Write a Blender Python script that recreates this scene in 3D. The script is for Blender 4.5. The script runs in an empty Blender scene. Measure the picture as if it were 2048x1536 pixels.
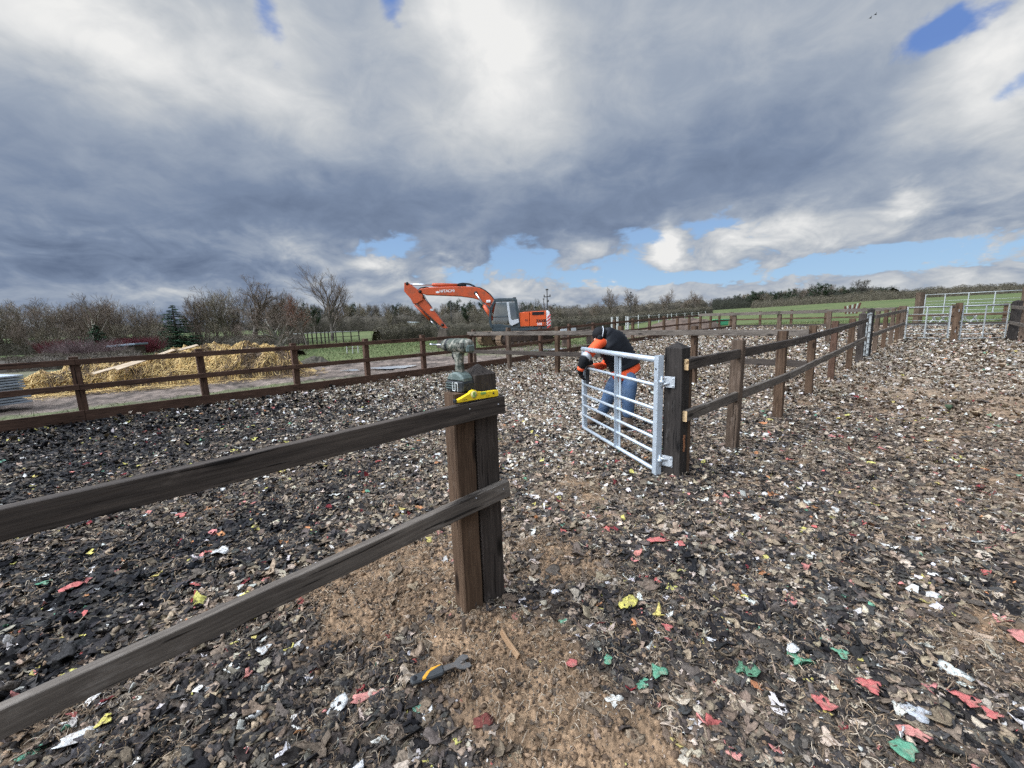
import bpy, math, random
import numpy as np
from mathutils import Vector, Matrix

SC = bpy.context.scene
COL = SC.collection
RNG = random.Random(11)
NR = np.random.default_rng(7)

# ------------------------------------------------------------------ camera
FPX = 820.0
PITCH = math.atan(128 / FPX)
ROLL = 0.032
CAM = Vector((0, 0, 1.5))
cF = Vector((0, math.cos(PITCH), -math.sin(PITCH)))
_R0 = Vector((1, 0, 0)); _U0 = Vector((0, math.sin(PITCH), math.cos(PITCH)))
cR = _R0 * math.cos(ROLL) - _U0 * math.sin(ROLL)
cU = _R0 * math.sin(ROLL) + _U0 * math.cos(ROLL)
cd = bpy.data.cameras.new('camera'); cam = bpy.data.objects.new('camera', cd); COL.objects.link(cam)
cd.sensor_width = 36; cd.lens = 36 * FPX / 2048; cd.clip_end = 4000; cd.clip_start = 0.05
m = Matrix.Identity(4)
for i in range(3):
    m[i][0] = cR[i]; m[i][1] = cU[i]; m[i][2] = -cF[i]; m[i][3] = CAM[i]
cam.matrix_world = m
SC.camera = cam

def ray(px, py):
    return cF * FPX + cR * (px - 1024) - cU * (py - 768)

def sstep(a, b, v):
    t = np.clip((v - a) / (b - a), 0, 1)
    return t * t * (3 - 2 * t)

def terr(x, y):
    """height of the land without its small roughness"""
    x = np.asarray(x, float); y = np.asarray(y, float)
    u = .75 * x + .66 * y
    base = .5 * (1 - np.exp(-np.maximum(0, u - 9) / 14))
    sd = (x + 2.53) * -.7042 + (y - 11.83) * .7100          # metres outside the long boundary fence
    o_ = sstep(.3, 6, sd); base = base * (1 - o_) - .12 * o_
    d = np.hypot(x, y)
    t = sstep(30, 75, d)
    xs = np.minimum(x, 95)
    hill = .043 * 8 * np.log1p(np.exp(np.clip((xs - 12) / 8, -30, 30)))
    return base * (1 - t) + hill * t

def tz(x, y):
    return float(terr(x, y))

def at(px, py, z=0.0):
    v = ray(px, py); return CAM + v * ((z - CAM.z) / v.z)

def atd(px, py, depth):
    return CAM + ray(px, py) * (depth / FPX)

def gt(px, py):
    """where the pixel's ray meets the land"""
    z = 0.0
    for _ in range(40):
        p = at(px, py, z); z = .5 * z + .5 * tz(p.x, p.y)
    return Vector((p.x, p.y, tz(p.x, p.y)))

def dirat(px, y_fwd):
    """ground point in the vertical plane of pixel column px (at the horizon) at y forward metres"""
    py = 640 - ROLL * (px - 1024)
    v = ray(px, py); k = y_fwd / v.y
    x = v.x * k
    return Vector((x, y_fwd, tz(x, y_fwd)))

def top_at(px, py, g):
    """height above g of pixel (px,py), seen at g's horizontal distance"""
    v = ray(px, py); k = math.hypot(g.x, g.y) / math.hypot(v.x, v.y)
    return CAM.z + v.z * k - g.z

# ------------------------------------------------------------------ numpy noise
_PERM = np.random.default_rng(3).permutation(4096)
def _h(ix, iy):
    return _PERM[(_PERM[ix & 4095] + iy) & 4095]
_GA = np.random.default_rng(5).uniform(0, 2 * np.pi, 4096)
_GX, _GY = np.cos(_GA), np.sin(_GA)
def pnoise(x, y):
    x = np.asarray(x, float); y = np.asarray(y, float)
    ix = np.floor(x).astype(np.int64); iy = np.floor(y).astype(np.int64)
    fx = x - ix; fy = y - iy
    u = fx * fx * fx * (fx * (fx * 6 - 15) + 10); v = fy * fy * fy * (fy * (fy * 6 - 15) + 10)
    def g(dx, dy):
        h = _h(ix + dx, iy + dy); return _GX[h] * (fx - dx) + _GY[h] * (fy - dy)
    a = g(0, 0); b = g(1, 0); c = g(0, 1); d = g(1, 1)
    return (a + (b - a) * u) * (1 - v) + (c + (d - c) * u) * v
def fbm(x, y, o=4, gain=.5):
    s = 0; a = 1.0; f = 1.0
    for i in range(o):
        s = s + a * pnoise(x * f + 17.3 * i, y * f - 9.1 * i); a *= gain; f *= 2.03
    return s

# ------------------------------------------------------------------ materials
MATS = {}
def _nt(name):
    mt = bpy.data.materials.new(name); mt.use_nodes = True
    nt = mt.node_tree; nt.nodes.clear()
    out = nt.nodes.new('ShaderNodeOutputMaterial'); b = nt.nodes.new('ShaderNodeBsdfPrincipled')
    nt.links.new(b.outputs[0], out.inputs[0])
    return mt, nt, b
def nd(nt, t, **k):
    n = nt.nodes.new(t)
    for a, v in k.items(): setattr(n, a, v)
    return n
def ramp(nt, stops, interp='LINEAR'):
    r = nd(nt, 'ShaderNodeValToRGB'); e = r.color_ramp.elements; r.color_ramp.interpolation = interp
    while len(e) < len(stops): e.new(.5)
    for q, (p, c) in zip(e, stops):
        q.position = p; q.color = (*c, 1) if len(c) == 3 else c
    return r
def noise(nt, vec, scale, detail=4, rough=.55):
    n = nd(nt, 'ShaderNodeTexNoise'); n.inputs['Scale'].default_value = scale
    n.inputs['Detail'].default_value = detail; n.inputs['Roughness'].default_value = rough
    if vec is not None: nt.links.new(vec, n.inputs['Vector'])
    return n
def bump(nt, b, h, strength, dist):
    bp = nd(nt, 'ShaderNodeBump'); bp.inputs['Strength'].default_value = strength; bp.inputs['Distance'].default_value = dist
    nt.links.new(h, bp.inputs['Height']); nt.links.new(bp.outputs[0], b.inputs['Normal']); return bp

def pm(name, c, rough=.6, metal=0., var=.25, scale=6., bmp=.15, bscale=60., dirt=None, dirt_amt=.4, dscale=3., spec=.35):
    """general painted / fabric / metal surface with mottling, optional dirt and fine bump"""
    mt, nt, b = _nt(name); L = nt.links
    tc = nd(nt, 'ShaderNodeTexCoord'); v = tc.outputs['Object']
    n = noise(nt, v, scale, 6, .6)
    r = ramp(nt, [(.3, tuple(q * (1 - var) for q in c)), (.7, tuple(min(1, q * (1 + var)) for q in c))])
    L.new(n.outputs[0], r.inputs[0]); src = r.outputs[0]
    if dirt:
        n2 = noise(nt, v, dscale, 8, .68)
        r2 = ramp(nt, [(.62 - .3 * dirt_amt, (0, 0, 0)), (.78 - .2 * dirt_amt, (1, 1, 1))]); L.new(n2.outputs[0], r2.inputs[0])
        mx = nd(nt, 'ShaderNodeMix', data_type='RGBA'); L.new(r2.outputs[0], mx.inputs[0]); L.new(src, mx.inputs[6]); mx.inputs[7].default_value = (*dirt, 1)
        src = mx.outputs[2]
    L.new(src, b.inputs['Base Color']); b.inputs['Roughness'].default_value = rough; b.inputs['Metallic'].default_value = metal; b.inputs['Specular IOR Level'].default_value = spec
    if bmp:
        n3 = noise(nt, v, bscale, 5, .6); bump(nt, b, n3.outputs[0], bmp, .01)
    MATS[name] = mt; return mt

def wood(name, dark, light, wear=None, rough=.75, wear_amt=.35, bstr=.5):
    mt, nt, b = _nt(name); L = nt.links
    at_ = nd(nt, 'ShaderNodeAttribute', attribute_name='gr'); v = at_.outputs['Vector']
    # the grain wanders a little along the board
    wd = noise(nt, v, 3.0, 3, .5); ws = nd(nt, 'ShaderNodeVectorMath', operation='MULTIPLY_ADD'); L.new(wd.outputs['Color'], ws.inputs[0]); ws.inputs[1].default_value = (.0, .022, .022); L.new(v, ws.inputs[2]); vw = ws.outputs[0]
    mp = nd(nt, 'ShaderNodeMapping'); mp.inputs['Scale'].default_value = (1.6, 46, 46); L.new(vw, mp.inputs['Vector'])
    n1 = noise(nt, mp.outputs[0], 1.6, 8, .68)
    mp2 = nd(nt, 'ShaderNodeMapping'); mp2.inputs['Scale'].default_value = (1.4, 4.5, 4.5); L.new(v, mp2.inputs['Vector'])
    n2 = noise(nt, mp2.outputs[0], 1.0, 7, .68)
    ad = nd(nt, 'ShaderNodeMath', operation='MULTIPLY_ADD'); L.new(n1.outputs[0], ad.inputs[0]); ad.inputs[1].default_value = .66
    ml = nd(nt, 'ShaderNodeMath', operation='MULTIPLY'); L.new(n2.outputs[0], ml.inputs[0]); ml.inputs[1].default_value = .55
    L.new(ml.outputs[0], ad.inputs[2])
    mid = tuple((a + c) / 2 for a, c in zip(dark, light))
    r = ramp(nt, [(.43, dark), (.59, mid), (.72, light)]); L.new(ad.outputs[0], r.inputs[0]); src = r.outputs[0]
    # short drying cracks along the grain
    mc = nd(nt, 'ShaderNodeMapping'); mc.inputs['Scale'].default_value = (2.2, 60, 60); L.new(vw, mc.inputs['Vector'])
    nc_ = noise(nt, mc.outputs[0], 1.0, 2, .4); rc = ramp(nt, [(.655, (0, 0, 0)), (.69, (1, 1, 1))]); L.new(nc_.outputs[0], rc.inputs[0])
    mcx = nd(nt, 'ShaderNodeMix', data_type='RGBA'); L.new(rc.outputs[0], mcx.inputs[0]); L.new(src, mcx.inputs[6]); mcx.inputs[7].default_value = (*[q * .4 for q in dark], 1); src = mcx.outputs[2]
    # knots
    mk = nd(nt, 'ShaderNodeMapping'); mk.inputs['Scale'].default_value = (3.0, 10, 10); L.new(v, mk.inputs['Vector'])
    vo = nd(nt, 'ShaderNodeTexVoronoi'); vo.inputs['Scale'].default_value = .8; L.new(mk.outputs[0], vo.inputs['Vector'])
    rk = ramp(nt, [(.10, (1, 1, 1)), (.15, (.55, .55, .55)), (.19, (0, 0, 0))]); L.new(vo.outputs['Distance'], rk.inputs[0])
    mx = nd(nt, 'ShaderNodeMix', data_type='RGBA'); L.new(rk.outputs[0], mx.inputs[0]); L.new(src, mx.inputs[6]); mx.inputs[7].default_value = (*[q * .45 for q in dark], 1)
    src = mx.outputs[2]
    if wear:
        n4 = noise(nt, mp2.outputs[0], 4.0, 9, .72)
        r4 = ramp(nt, [(.62 - .15 * wear_amt, (0, 0, 0)), (.85 - .15 * wear_amt, (1, 1, 1))]); L.new(n4.outputs[0], r4.inputs[0])
        mw = nd(nt, 'ShaderNodeMix', data_type='RGBA'); L.new(r4.outputs[0], mw.inputs[0]); L.new(src, mw.inputs[6]); mw.inputs[7].default_value = (*wear, 1)
        src = mw.outputs[2]
    L.new(src, b.inputs['Base Color']); b.inputs['Roughness'].default_value = rough; b.inputs['Specular IOR Level'].default_value = .18
    n5 = noise(nt, mp.outputs[0], 2.4, 6, .65); hm = nd(nt, 'ShaderNodeMath', operation='SUBTRACT'); L.new(n5.outputs[0], hm.inputs[0]); L.new(rc.outputs[0], hm.inputs[1]); bump(nt, b, hm.outputs[0], bstr, .004)
    MATS[name] = mt; return mt

def colmat(name, rough=.85, var=.3, scale=60., bstr=.4, bscale=150., spec=.3):
    """surface whose own colour is stored per piece in the attribute 'Col'"""
    mt, nt, b = _nt(name); L = nt.links
    a = nd(nt, 'ShaderNodeAttribute', attribute_name='Col')
    g = nd(nt, 'ShaderNodeNewGeometry')
    n = noise(nt, g.outputs['Position'], scale, 4, .6)
    r = ramp(nt, [(.3, (1 - var,) * 3), (.7, (1 + var * .6,) * 3)]); L.new(n.outputs[0], r.inputs[0])
    mx = nd(nt, 'ShaderNodeMix', data_type='RGBA', blend_type='MULTIPLY'); mx.inputs[0].default_value = 1
    L.new(a.outputs['Color'], mx.inputs[6]); L.new(r.outputs[0], mx.inputs[7])
    L.new(mx.outputs[2], b.inputs['Base Color']); b.inputs['Roughness'].default_value = rough
    b.inputs['Specular IOR Level'].default_value = spec
    if bstr:
        n2 = noise(nt, g.outputs['Position'], bscale, 4, .6); bump(nt, b, n2.outputs[0], bstr, .003)
    MATS[name] = mt; return mt

# ------------------------------------------------------------------ mesh building
def frame(d, up=None):
    d = Vector(d).normalized()
    up = Vector(up) if up is not None else Vector((0, 0, 1))
    if abs(d.dot(up.normalized())) > .98: up = Vector((1, 0, 0))
    s = d.cross(up).normalized(); t = s.cross(d).normalized()
    return d, s, t

class MB:
    def __init__(self):
        self.v = []; self.f = []; self.m = []; self.g = []; self.sm = []
    def add(self, vs, fs, mat=0, gs=None, smooth=False):
        b = len(self.v)
        vs = [Vector(q) for q in vs]
        self.v += vs; self.g += ([Vector(q) for q in gs] if gs is not None else vs)
        for f in fs:
            self.f.append(tuple(b + i for i in f)); self.m.append(mat); self.sm.append(smooth)
        return b
    def box(self, c, size, mat=0, rot=None, bev=0.0, smooth=False):
        c = Vector(c); sx, sy, sz = [q / 2 for q in size]
        R = rot if rot is not None else Matrix.Identity(3)
        if bev <= 0:
            vs = [Vector((x * sx, y * sy, z * sz)) for z in (-1, 1) for y in (-1, 1) for x in (-1, 1)]
            fs = [(0, 2, 3, 1), (4, 5, 7, 6), (0, 1, 5, 4), (2, 6, 7, 3), (0, 4, 6, 2), (1, 3, 7, 5)]
        else:
            b = min(bev, sx * .9, sy * .9, sz * .9)
            vs = []; idx = {}
            for X in (-1, 1):
                for Y in (-1, 1):
                    for Z in (-1, 1):
                        for k in range(3):
                            p = [X * (sx - b), Y * (sy - b), Z * (sz - b)]
                            p[k] = (sx, sy, sz)[k] * (X, Y, Z)[k]
                            idx[(X, Y, Z, k)] = len(vs); vs.append(Vector(p))
            fs = []
            for k in range(3):
                o = [i for i in range(3) if i != k]
                for s in (-1, 1):
                    q = []
                    for a, c2 in ((-1, -1), (1, -1), (1, 1), (-1, 1)):
                        t = [0, 0, 0]; t[k] = s; t[o[0]] = a; t[o[1]] = c2; q.append(idx[(*t, k)])
                    if (s > 0) != (k != 1): q.reverse()
                    fs.append(tuple(q))
            for k in range(3):
                o = [i for i in range(3) if i != k]
                for a in (-1, 1):
                    for c2 in (-1, 1):
                        t0 = [0, 0, 0]; t0[o[0]] = a; t0[o[1]] = c2
                        ta = list(t0); ta[k] = -1; tb = list(t0); tb[k] = 1
                        fs.append((idx[(*ta, o[0])], idx[(*tb, o[0])], idx[(*tb, o[1])], idx[(*ta, o[1])]))
            for X in (-1, 1):
                for Y in (-1, 1):
                    for Z in (-1, 1):
                        fs.append((idx[(X, Y, Z, 0)], idx[(X, Y, Z, 1)], idx[(X, Y, Z, 2)]))
        self.add([c + R @ q for q in vs], fs, mat, None, smooth)
    def board(self, p0, p1, w, h, up=(0, 0, 1), mat=0, end=None, bev=.004, seg=1, wob=.0, cap=None, seed=None):
        """squared timber from p0 to p1; w across, h along 'up'; its own grain coordinates"""
        p0 = Vector(p0); p1 = Vector(p1); d, s, t = frame(p1 - p0, up); Ln = (p1 - p0).length
        rr = random.Random(seed if seed is not None else RNG.random())
        go = Vector((rr.uniform(0, 50), rr.uniform(0, 50), rr.uniform(0, 50)))
        b = bev; a, c = w / 2, h / 2
        prof = [(-a + b, -c), (a - b, -c), (a, -c + b), (a, c - b), (a - b, c), (-a + b, c), (-a, c - b), (-a, -c + b)]
        vs = []; gs = []; fs = []; n = 8
        for k in range(seg + 1):
            q = k / seg; o = p0 + d * (Ln * q) + s * rr.uniform(-wob, wob) + t * rr.uniform(-wob, wob)
            for x, y in prof:
                vs.append(o + s * x + t * y); gs.append(go + Vector((Ln * q, x, y)))
        for k in range(seg):
            for i in range(n):
                j = (i + 1) % n
                fs.append((k * n + i, k * n + j, (k + 1) * n + j, (k + 1) * n + i))
        self.add(vs, fs, mat, gs)
        em = mat if end is None else end
        e0 = vs[:n]; g0 = [go + Vector((0, x * .3, y * .3)) for x, y in prof]
        self.add(e0, [tuple(range(n - 1, -1, -1))], em, g0)
        e1 = vs[-n:]
        if cap:
            ap = sum(e1, Vector()) / n + d * cap
            self.add(e1 + [ap], [(i, (i + 1) % n, n) for i in range(n)], mat, [gs[-n + i] for i in range(n)] + [go + Vector((Ln + cap, 0, 0))])
        else:
            self.add(e1, [tuple(range(n))], em, g0)
    def tube(self, pts, rad, sides=8, mat=0, caps=True, smooth=True, flat=None):
        pts = [Vector(p) for p in pts]
        if not isinstance(rad, (list, tuple)): rad = [rad] * len(pts)
        vs = []; fs = []; prev = None
        for i, p in enumerate(pts):
            d = (pts[min(i + 1, len(pts) - 1)] - pts[max(i - 1, 0)])
            if d.length < 1e-9: d = Vector((0, 0, 1))
            d.normalize()
            if prev is None: _, s, t = frame(d)
            else:
                s = prev - d * prev.dot(d)
                s = s.normalized() if s.length > 1e-6 else frame(d)[1]
                t = s.cross(d).normalized() * -1
                t = d.cross(s)
            prev = s
            t = d.cross(s)
            for k in range(sides):
                a = 2 * math.pi * k / sides
                vs.append(p + (s * math.cos(a) + t * math.sin(a)) * rad[i])
        for i in range(len(pts) - 1):
            for k in range(sides):
                j = (k + 1) % sides
                fs.append((i * sides + k, i * sides + j, (i + 1) * sides + j, (i + 1) * sides + k))
        if caps:
            fs.append(tuple(range(sides - 1, -1, -1))); fs.append(tuple((len(pts) - 1) * sides + k for k in range(sides)))
        self.add(vs, fs, mat, None, smooth)
    def ell(self, c, r, mat=0, nu=14, nv=9, rot=None, fn=None):
        c = Vector(c); vs = []; fs = []
        R = rot if rot is not None else Matrix.Identity(3)
        for j in range(nv + 1):
            th = math.pi * j / nv
            for i in range(nu):
                ph = 2 * math.pi * i / nu
                q = Vector((math.sin(th) * math.cos(ph), math.sin(th) * math.sin(ph), math.cos(th)))
                k = fn(q) if fn else 1
                vs.append(c + R @ Vector((q.x * r[0] * k, q.y * r[1] * k, q.z * r[2] * k)))
        for j in range(nv):
            for i in range(nu):
                i2 = (i + 1) % nu
                fs.append((j * nu + i, (j + 1) * nu + i, (j + 1) * nu + i2, j * nu + i2))
        self.add(vs, fs, mat, None, True)
    def prism(self, outline, o, ax, ay, thick, mat=0, bev=0.0, side=None):
        """outline (2D, any order) in the plane o + x*ax + y*ay, thickness along ax x ay (centred)"""
        ax = Vector(ax); ay = Vector(ay); n = ax.cross(ay).normalized(); o = Vector(o)
        area = sum(outline[i][0] * outline[(i + 1) % len(outline)][1] - outline[(i + 1) % len(outline)][0] * outline[i][1] for i in range(len(outline)))
        if area < 0: outline = outline[::-1]
        N = len(outline)
        cx = sum(p[0] for p in outline) / N; cy = sum(p[1] for p in outline) / N
        def ring(off, ins):
            r = []
            for i in range(N):
                x, y = outline[i]
                if ins:
                    x0, y0 = outline[i - 1]; x1, y1 = outline[(i + 1) % N]
                    e0 = Vector((x - x0, y - y0)).normalized(); e1 = Vector((x1 - x, y1 - y)).normalized()
                    nn = Vector((-e0.y - e1.y, e0.x + e1.x)); k = nn.length
                    nn = nn / k if k > 1e-6 else Vector((0, 0))
                    x += nn.x * ins; y += nn.y * ins
                r.append(o + ax * x + ay * y + n * off)
            return r
        h = thick / 2
        if bev: rings = [ring(-h, bev), ring(-h + bev, 0), ring(h - bev, 0), ring(h, bev)]
        else: rings = [ring(-h, 0), ring(h, 0)]
        vs = sum(rings, []); fs = []
        for k in range(len(rings) - 1):
            for i in range(N):
                j = (i + 1) % N
                fs.append((k * N + i, k * N + j, (k + 1) * N + j, (k + 1) * N + i))
        sm = side if side is not None else mat
        self.add(vs, fs, sm)
        b = len(self.v) - len(vs)
        self.f.append(tuple(b + i for i in range(N - 1, -1, -1))); self.m.append(mat); self.sm.append(False)
        e = (len(rings) - 1) * N
        self.f.append(tuple(b + e + i for i in range(N))); self.m.append(mat); self.sm.append(False)
    def build(self, name, mats, parent=None, loc=None):
        me = bpy.data.meshes.new(name)
        off = parent['_o'] if (parent is not None and '_o' in parent.keys()) else None
        off = Vector(off) if off is not None else Vector((0, 0, 0))
        if loc is not None and parent is None: off = Vector(loc)
        me.from_pydata([tuple(q - off) for q in self.v], [], self.f)
        if not isinstance(mats, (list, tuple)): mats = [mats]
        for q in mats: me.materials.append(q)
        me.polygons.foreach_set('material_index', self.m)
        me.polygons.foreach_set('use_smooth', self.sm)
        a = me.attributes.new('gr', 'FLOAT_VECTOR', 'POINT')
        a.data.foreach_set('vector', np.array([c for q in self.g for c in q], np.float32))
        me.update()
        o = bpy.data.objects.new(name, me); COL.objects.link(o)
        if parent is not None:
            o.parent = parent
            if '_o' in parent.keys(): o['_o'] = tuple(off)
        elif loc is not None: o.location = off
        return o

def np_mesh(name, V, F, mat, colour=None, smooth=False, parent=None, size=None):
    """big mesh from arrays; F is (n,k)"""
    me = bpy.data.meshes.new(name)
    k = F.shape[1]
    me.vertices.add(len(V)); me.vertices.foreach_set('co', np.ascontiguousarray(V, np.float32).ravel())
    me.loops.add(F.size); me.loops.foreach_set('vertex_index', np.ascontiguousarray(F, np.int32).ravel())
    me.polygons.add(len(F)); me.polygons.foreach_set('loop_start', np.arange(0, F.size, k, dtype=np.int32))
    if smooth: me.polygons.foreach_set('use_smooth', np.ones(len(F), bool))
    me.update(calc_edges=True)
    if colour is not None:
        a = me.attributes.new('Col', 'FLOAT_COLOR', 'POINT')
        c = np.ones((len(V), 4), np.float32); c[:, :colour.shape[1]] = colour
        a.data.foreach_set('color', c.ravel())
    me.materials.append(mat)
    o = bpy.data.objects.new(name, me); COL.objects.link(o)
    if parent is not None: o.parent = parent
    return o

def tag(o, label=None, cat=None, group=None, kind=None):
    if label: o['label'] = label
    if cat: o['category'] = cat
    if group: o['group'] = group
    if kind: o['kind'] = kind
    return o
def thing(name, label, cat, loc=(0, 0, 0), rz=0., group=None):
    """an Empty at the thing's base; parts built in world coordinates are moved into its space (rz must then be 0)"""
    o = bpy.data.objects.new(name, None); COL.objects.link(o); o.empty_display_size = .1
    o.location = loc; o.rotation_euler = (0, 0, rz); tag(o, label, cat, group)
    if rz == 0: o['_o'] = tuple(loc)
    return o
def children(o): return [c for c in COL.objects if c.parent == o]
KIDS = {}
def copy_tree(src, loc, rz=0., scale=(1, 1, 1), label=None, group=None):
    r = src.copy(); COL.objects.link(r); r.location = loc; r.rotation_euler = (0, 0, rz); r.scale = scale
    if label: r['label'] = label
    if group: r['group'] = group
    if src.name not in KIDS: KIDS[src.name] = [(c, children(c)) for c in children(src)]
    for c, gs in KIDS[src.name]:
        k = c.copy(); COL.objects.link(k); k.parent = r
        for g in gs:
            q = g.copy(); COL.objects.link(q); q.parent = k
    return r
def text_mesh(parent, name, body, size, o, ax, ay, mat, ext=.004, shear=0., bold=0.):
    cu = bpy.data.curves.new(name, 'FONT'); cu.body = body; cu.size = size; cu.extrude = ext; cu.shear = shear; cu.offset = bold
    tmp = bpy.data.objects.new(name, cu); COL.objects.link(tmp)
    bpy.context.view_layer.update()
    me = bpy.data.meshes.new_from_object(tmp.evaluated_get(bpy.context.evaluated_depsgraph_get()))
    bpy.data.objects.remove(tmp)
    ax = Vector(ax).normalized(); ay = Vector(ay).normalized(); n = ax.cross(ay)
    off = Vector(parent['_o']) if '_o' in parent.keys() else Vector()
    o = Vector(o) - off
    M = Matrix(((ax.x, ay.x, n.x, o.x), (ax.y, ay.y, n.y, o.y), (ax.z, ay.z, n.z, o.z), (0, 0, 0, 1)))
    me.transform(M); me.materials.clear(); me.materials.append(mat)
    ob = bpy.data.objects.new(name, me); COL.objects.link(ob); ob.parent = parent
    return ob
# ------------------------------------------------------------------ sky, sun
SUN_EL, SUN_AZ = math.radians(38), math.radians(262)     # azimuth clockwise from +Y
w = bpy.data.worlds.new('World'); SC.world = w; w.use_nodes = True
nt = w.node_tree; nt.nodes.clear(); L = nt.links
wo = nd(nt, 'ShaderNodeOutputWorld'); bg = nd(nt, 'ShaderNodeBackground'); L.new(bg.outputs[0], wo.inputs[0])
bg.inputs['Strength'].default_value = .1
sky = nd(nt, 'ShaderNodeTexSky'); sky.sky_type = 'NISHITA'; sky.sun_disc = False
sky.sun_elevation = SUN_EL; sky.sun_rotation = SUN_AZ; sky.air_density = 1.0; sky.dust_density = .4; sky.ozone_density = 2.0
tc = nd(nt, 'ShaderNodeTexCoord'); D = tc.outputs['Generated']
def M_(op, a, b=None, c=None, clamp=False):
    n = nd(nt, 'ShaderNodeMath', operation=op); n.use_clamp = clamp
    for i, q in enumerate((a, b, c)):
        if q is None: continue
        if isinstance(q, (int, float)): n.inputs[i].default_value = q
        else: L.new(q, n.inputs[i])
    return n.outputs[0]
def VM(op, a, b=None):
    n = nd(nt, 'ShaderNodeVectorMath', operation=op)
    for i, q in enumerate((a, b)):
        if q is None: continue
        if isinstance(q, (tuple, list)): n.inputs[i].default_value = q
        else: L.new(q, n.inputs[i])
    return n
def MIX(f, a, b):
    n = nd(nt, 'ShaderNodeMix', data_type='RGBA')
    for i, q in ((0, f), (6, a), (7, b)):
        if isinstance(q, tuple): n.inputs[i].default_value = (*q, 1)
        elif isinstance(q, (int, float)): n.inputs[i].default_value = q
        else: L.new(q, n.inputs[i])
    return n.outputs[2]
sp = nd(nt, 'ShaderNodeSeparateXYZ'); L.new(D, sp.inputs[0])
X, Y, Z = sp.outputs
az = M_('ARCTAN2', X, Y); el = M_('ARCSINE', Z)
cb = nd(nt, 'ShaderNodeCombineXYZ'); L.new(az, cb.inputs[0]); L.new(el, cb.inputs[1])
# cloud-base plane coordinates (flattened towards the horizon)
pz = M_('ADD', M_('MAXIMUM', Z, 0.0), .38)
pl = VM('DIVIDE', D); cz = nd(nt, 'ShaderNodeCombineXYZ')
for i in range(3): L.new(pz, cz.inputs[i])
L.new(cz.outputs[0], pl.inputs[1]); P = pl.outputs[0]
n1 = noise(nt, P, 2.2, 6, .56); n1.inputs['Distortion'].default_value = .35
n2 = noise(nt, P, 7.0, 6, .6); n2.inputs['Distortion'].default_value = .5
wp = noise(nt, P, 1.9, 4, .58); wp2 = noise(nt, P, 9.0, 4, .62)
wv = VM('SCALE', VM('SUBTRACT', wp.outputs['Color'], (.5, .5, .5)).outputs[0]); wv.inputs[3].default_value = .26
wv2 = VM('SCALE', VM('SUBTRACT', wp2.outputs['Color'], (.5, .5, .5)).outputs[0]); wv2.inputs[3].default_value = .10
Q = VM('ADD', VM('ADD', cb.outputs[0], wv.outputs[0]).outputs[0], wv2.outputs[0]).outputs[0]
# smaller warp low in the sky where the clouds are far away
wlow = VM('SCALE', wv.outputs[0]); L.new(M_('MULTIPLY', M_('ADD', el, .03, clamp=True), 1.9, clamp=True), wlow.inputs[3])
wl2 = VM('SCALE', wv2.outputs[0]); wl2.inputs[3].default_value = .55
Q = VM('ADD', VM('ADD', cb.outputs[0], wlow.outputs[0]).outputs[0], wl2.outputs[0]).outputs[0]
def azel(px, py):
    v = ray(px, py).normalized(); return math.atan2(v.x, v.y), math.asin(v.z)
def blob(px, py, sx, sy):
    """soft lump of weather in a fixed direction of the sky; sx, sy half-sizes in degrees"""
    a, e = azel(px, py)
    kx, ky = 1 / math.radians(sx), 1 / math.radians(sy)
    q = nd(nt, 'ShaderNodeVectorMath', operation='MULTIPLY_ADD'); L.new(Q, q.inputs[0])
    q.inputs[1].default_value = (kx, ky, 0); q.inputs[2].default_value = (-a * kx, -e * ky, 0); s = q.outputs[0]
    return M_('POWER', .3679, VM('DOT_PRODUCT', s, s).outputs['Value'])
def field(base, items):
    acc = base
    for (px, py, sx, sy, a) in items:
        acc = M_('MULTIPLY_ADD', blob(px, py, sx, sy), a, acc)
    return acc
# brightness of the cloud (0 slate .. 1 white)
BR = field(M_('MULTIPLY_ADD', M_('SUBTRACT', n1.outputs[0], .5), .42, .575), [
    (130, 25, 13, 4.5, .36), (330, 70, 9, 5, .10), (985, 45, 6, 8, .36), (1090, 150, 5, 7, .14), (960, 210, 9, 7, .16), (590, 150, 6, 6, .20), (1640, 30, 9, 7, .12),
    (520, 340, 22, 6, -.07), (700, 425, 26, 4, -.26), (230, 470, 22, 5, -.10), (1300, 400, 14, 5, -.24), (1560, 330, 10, 7, -.17), (1080, 470, 8, 4, -.16),
    (120, 560, 14, 4, -.20), (420, 560, 14, 4, -.16), (1990, 60, 3, 3, .15), (1900, 200, 5, 2.6, .18), (1960, 110, 3, 2, .18), (2040, 210, 3, 4, .28),
    (1340, 490, 2.2, 2.2, .58), (1540, 460, 6, 2.2, .40), (1440, 500, 5, 1.6, .16), (1180, 500, 4, 1.8, .22), (1820, 400, 1.8, 1.4, .42),
    (1800, 470, 11, 3, -.06), (560, 500, 5, 1.4, .22), (750, 520, 3, 1.7, .42), (300, 592, 5, 1.4, .30), (890, 535, 2.2, 1.1, .24), (900, 500, 5, 1.5, -.16),
    (1050, 580, 30, 1.6, .14), (1900, 560, 12, 1.6, .16), (1230, 560, 3, 1.2, .1), (1000, 330, 14, 6, .04)])
lowm = nd(nt, 'ShaderNodeMapRange'); lowm.interpolation_type = 'SMOOTHSTEP'; L.new(el, lowm.inputs[0]); lowm.inputs[1].default_value = .27; lowm.inputs[2].default_value = .10
lq = VM('MULTIPLY', cb.outputs[0], (10.0, 18.0, 1.0)).outputs[0]
n3 = noise(nt, lq, 1.0, 6, .58); n3.inputs['Distortion'].default_value = .7
lowd = M_('MULTIPLY', M_('SUBTRACT', n3.outputs[0], .5), lowm.outputs[0])
BR = M_('MULTIPLY_ADD', M_('SUBTRACT', n2.outputs[0], .5), .36, BR)
BR = M_('MULTIPLY_ADD', lowd, 1.0, BR)
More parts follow.
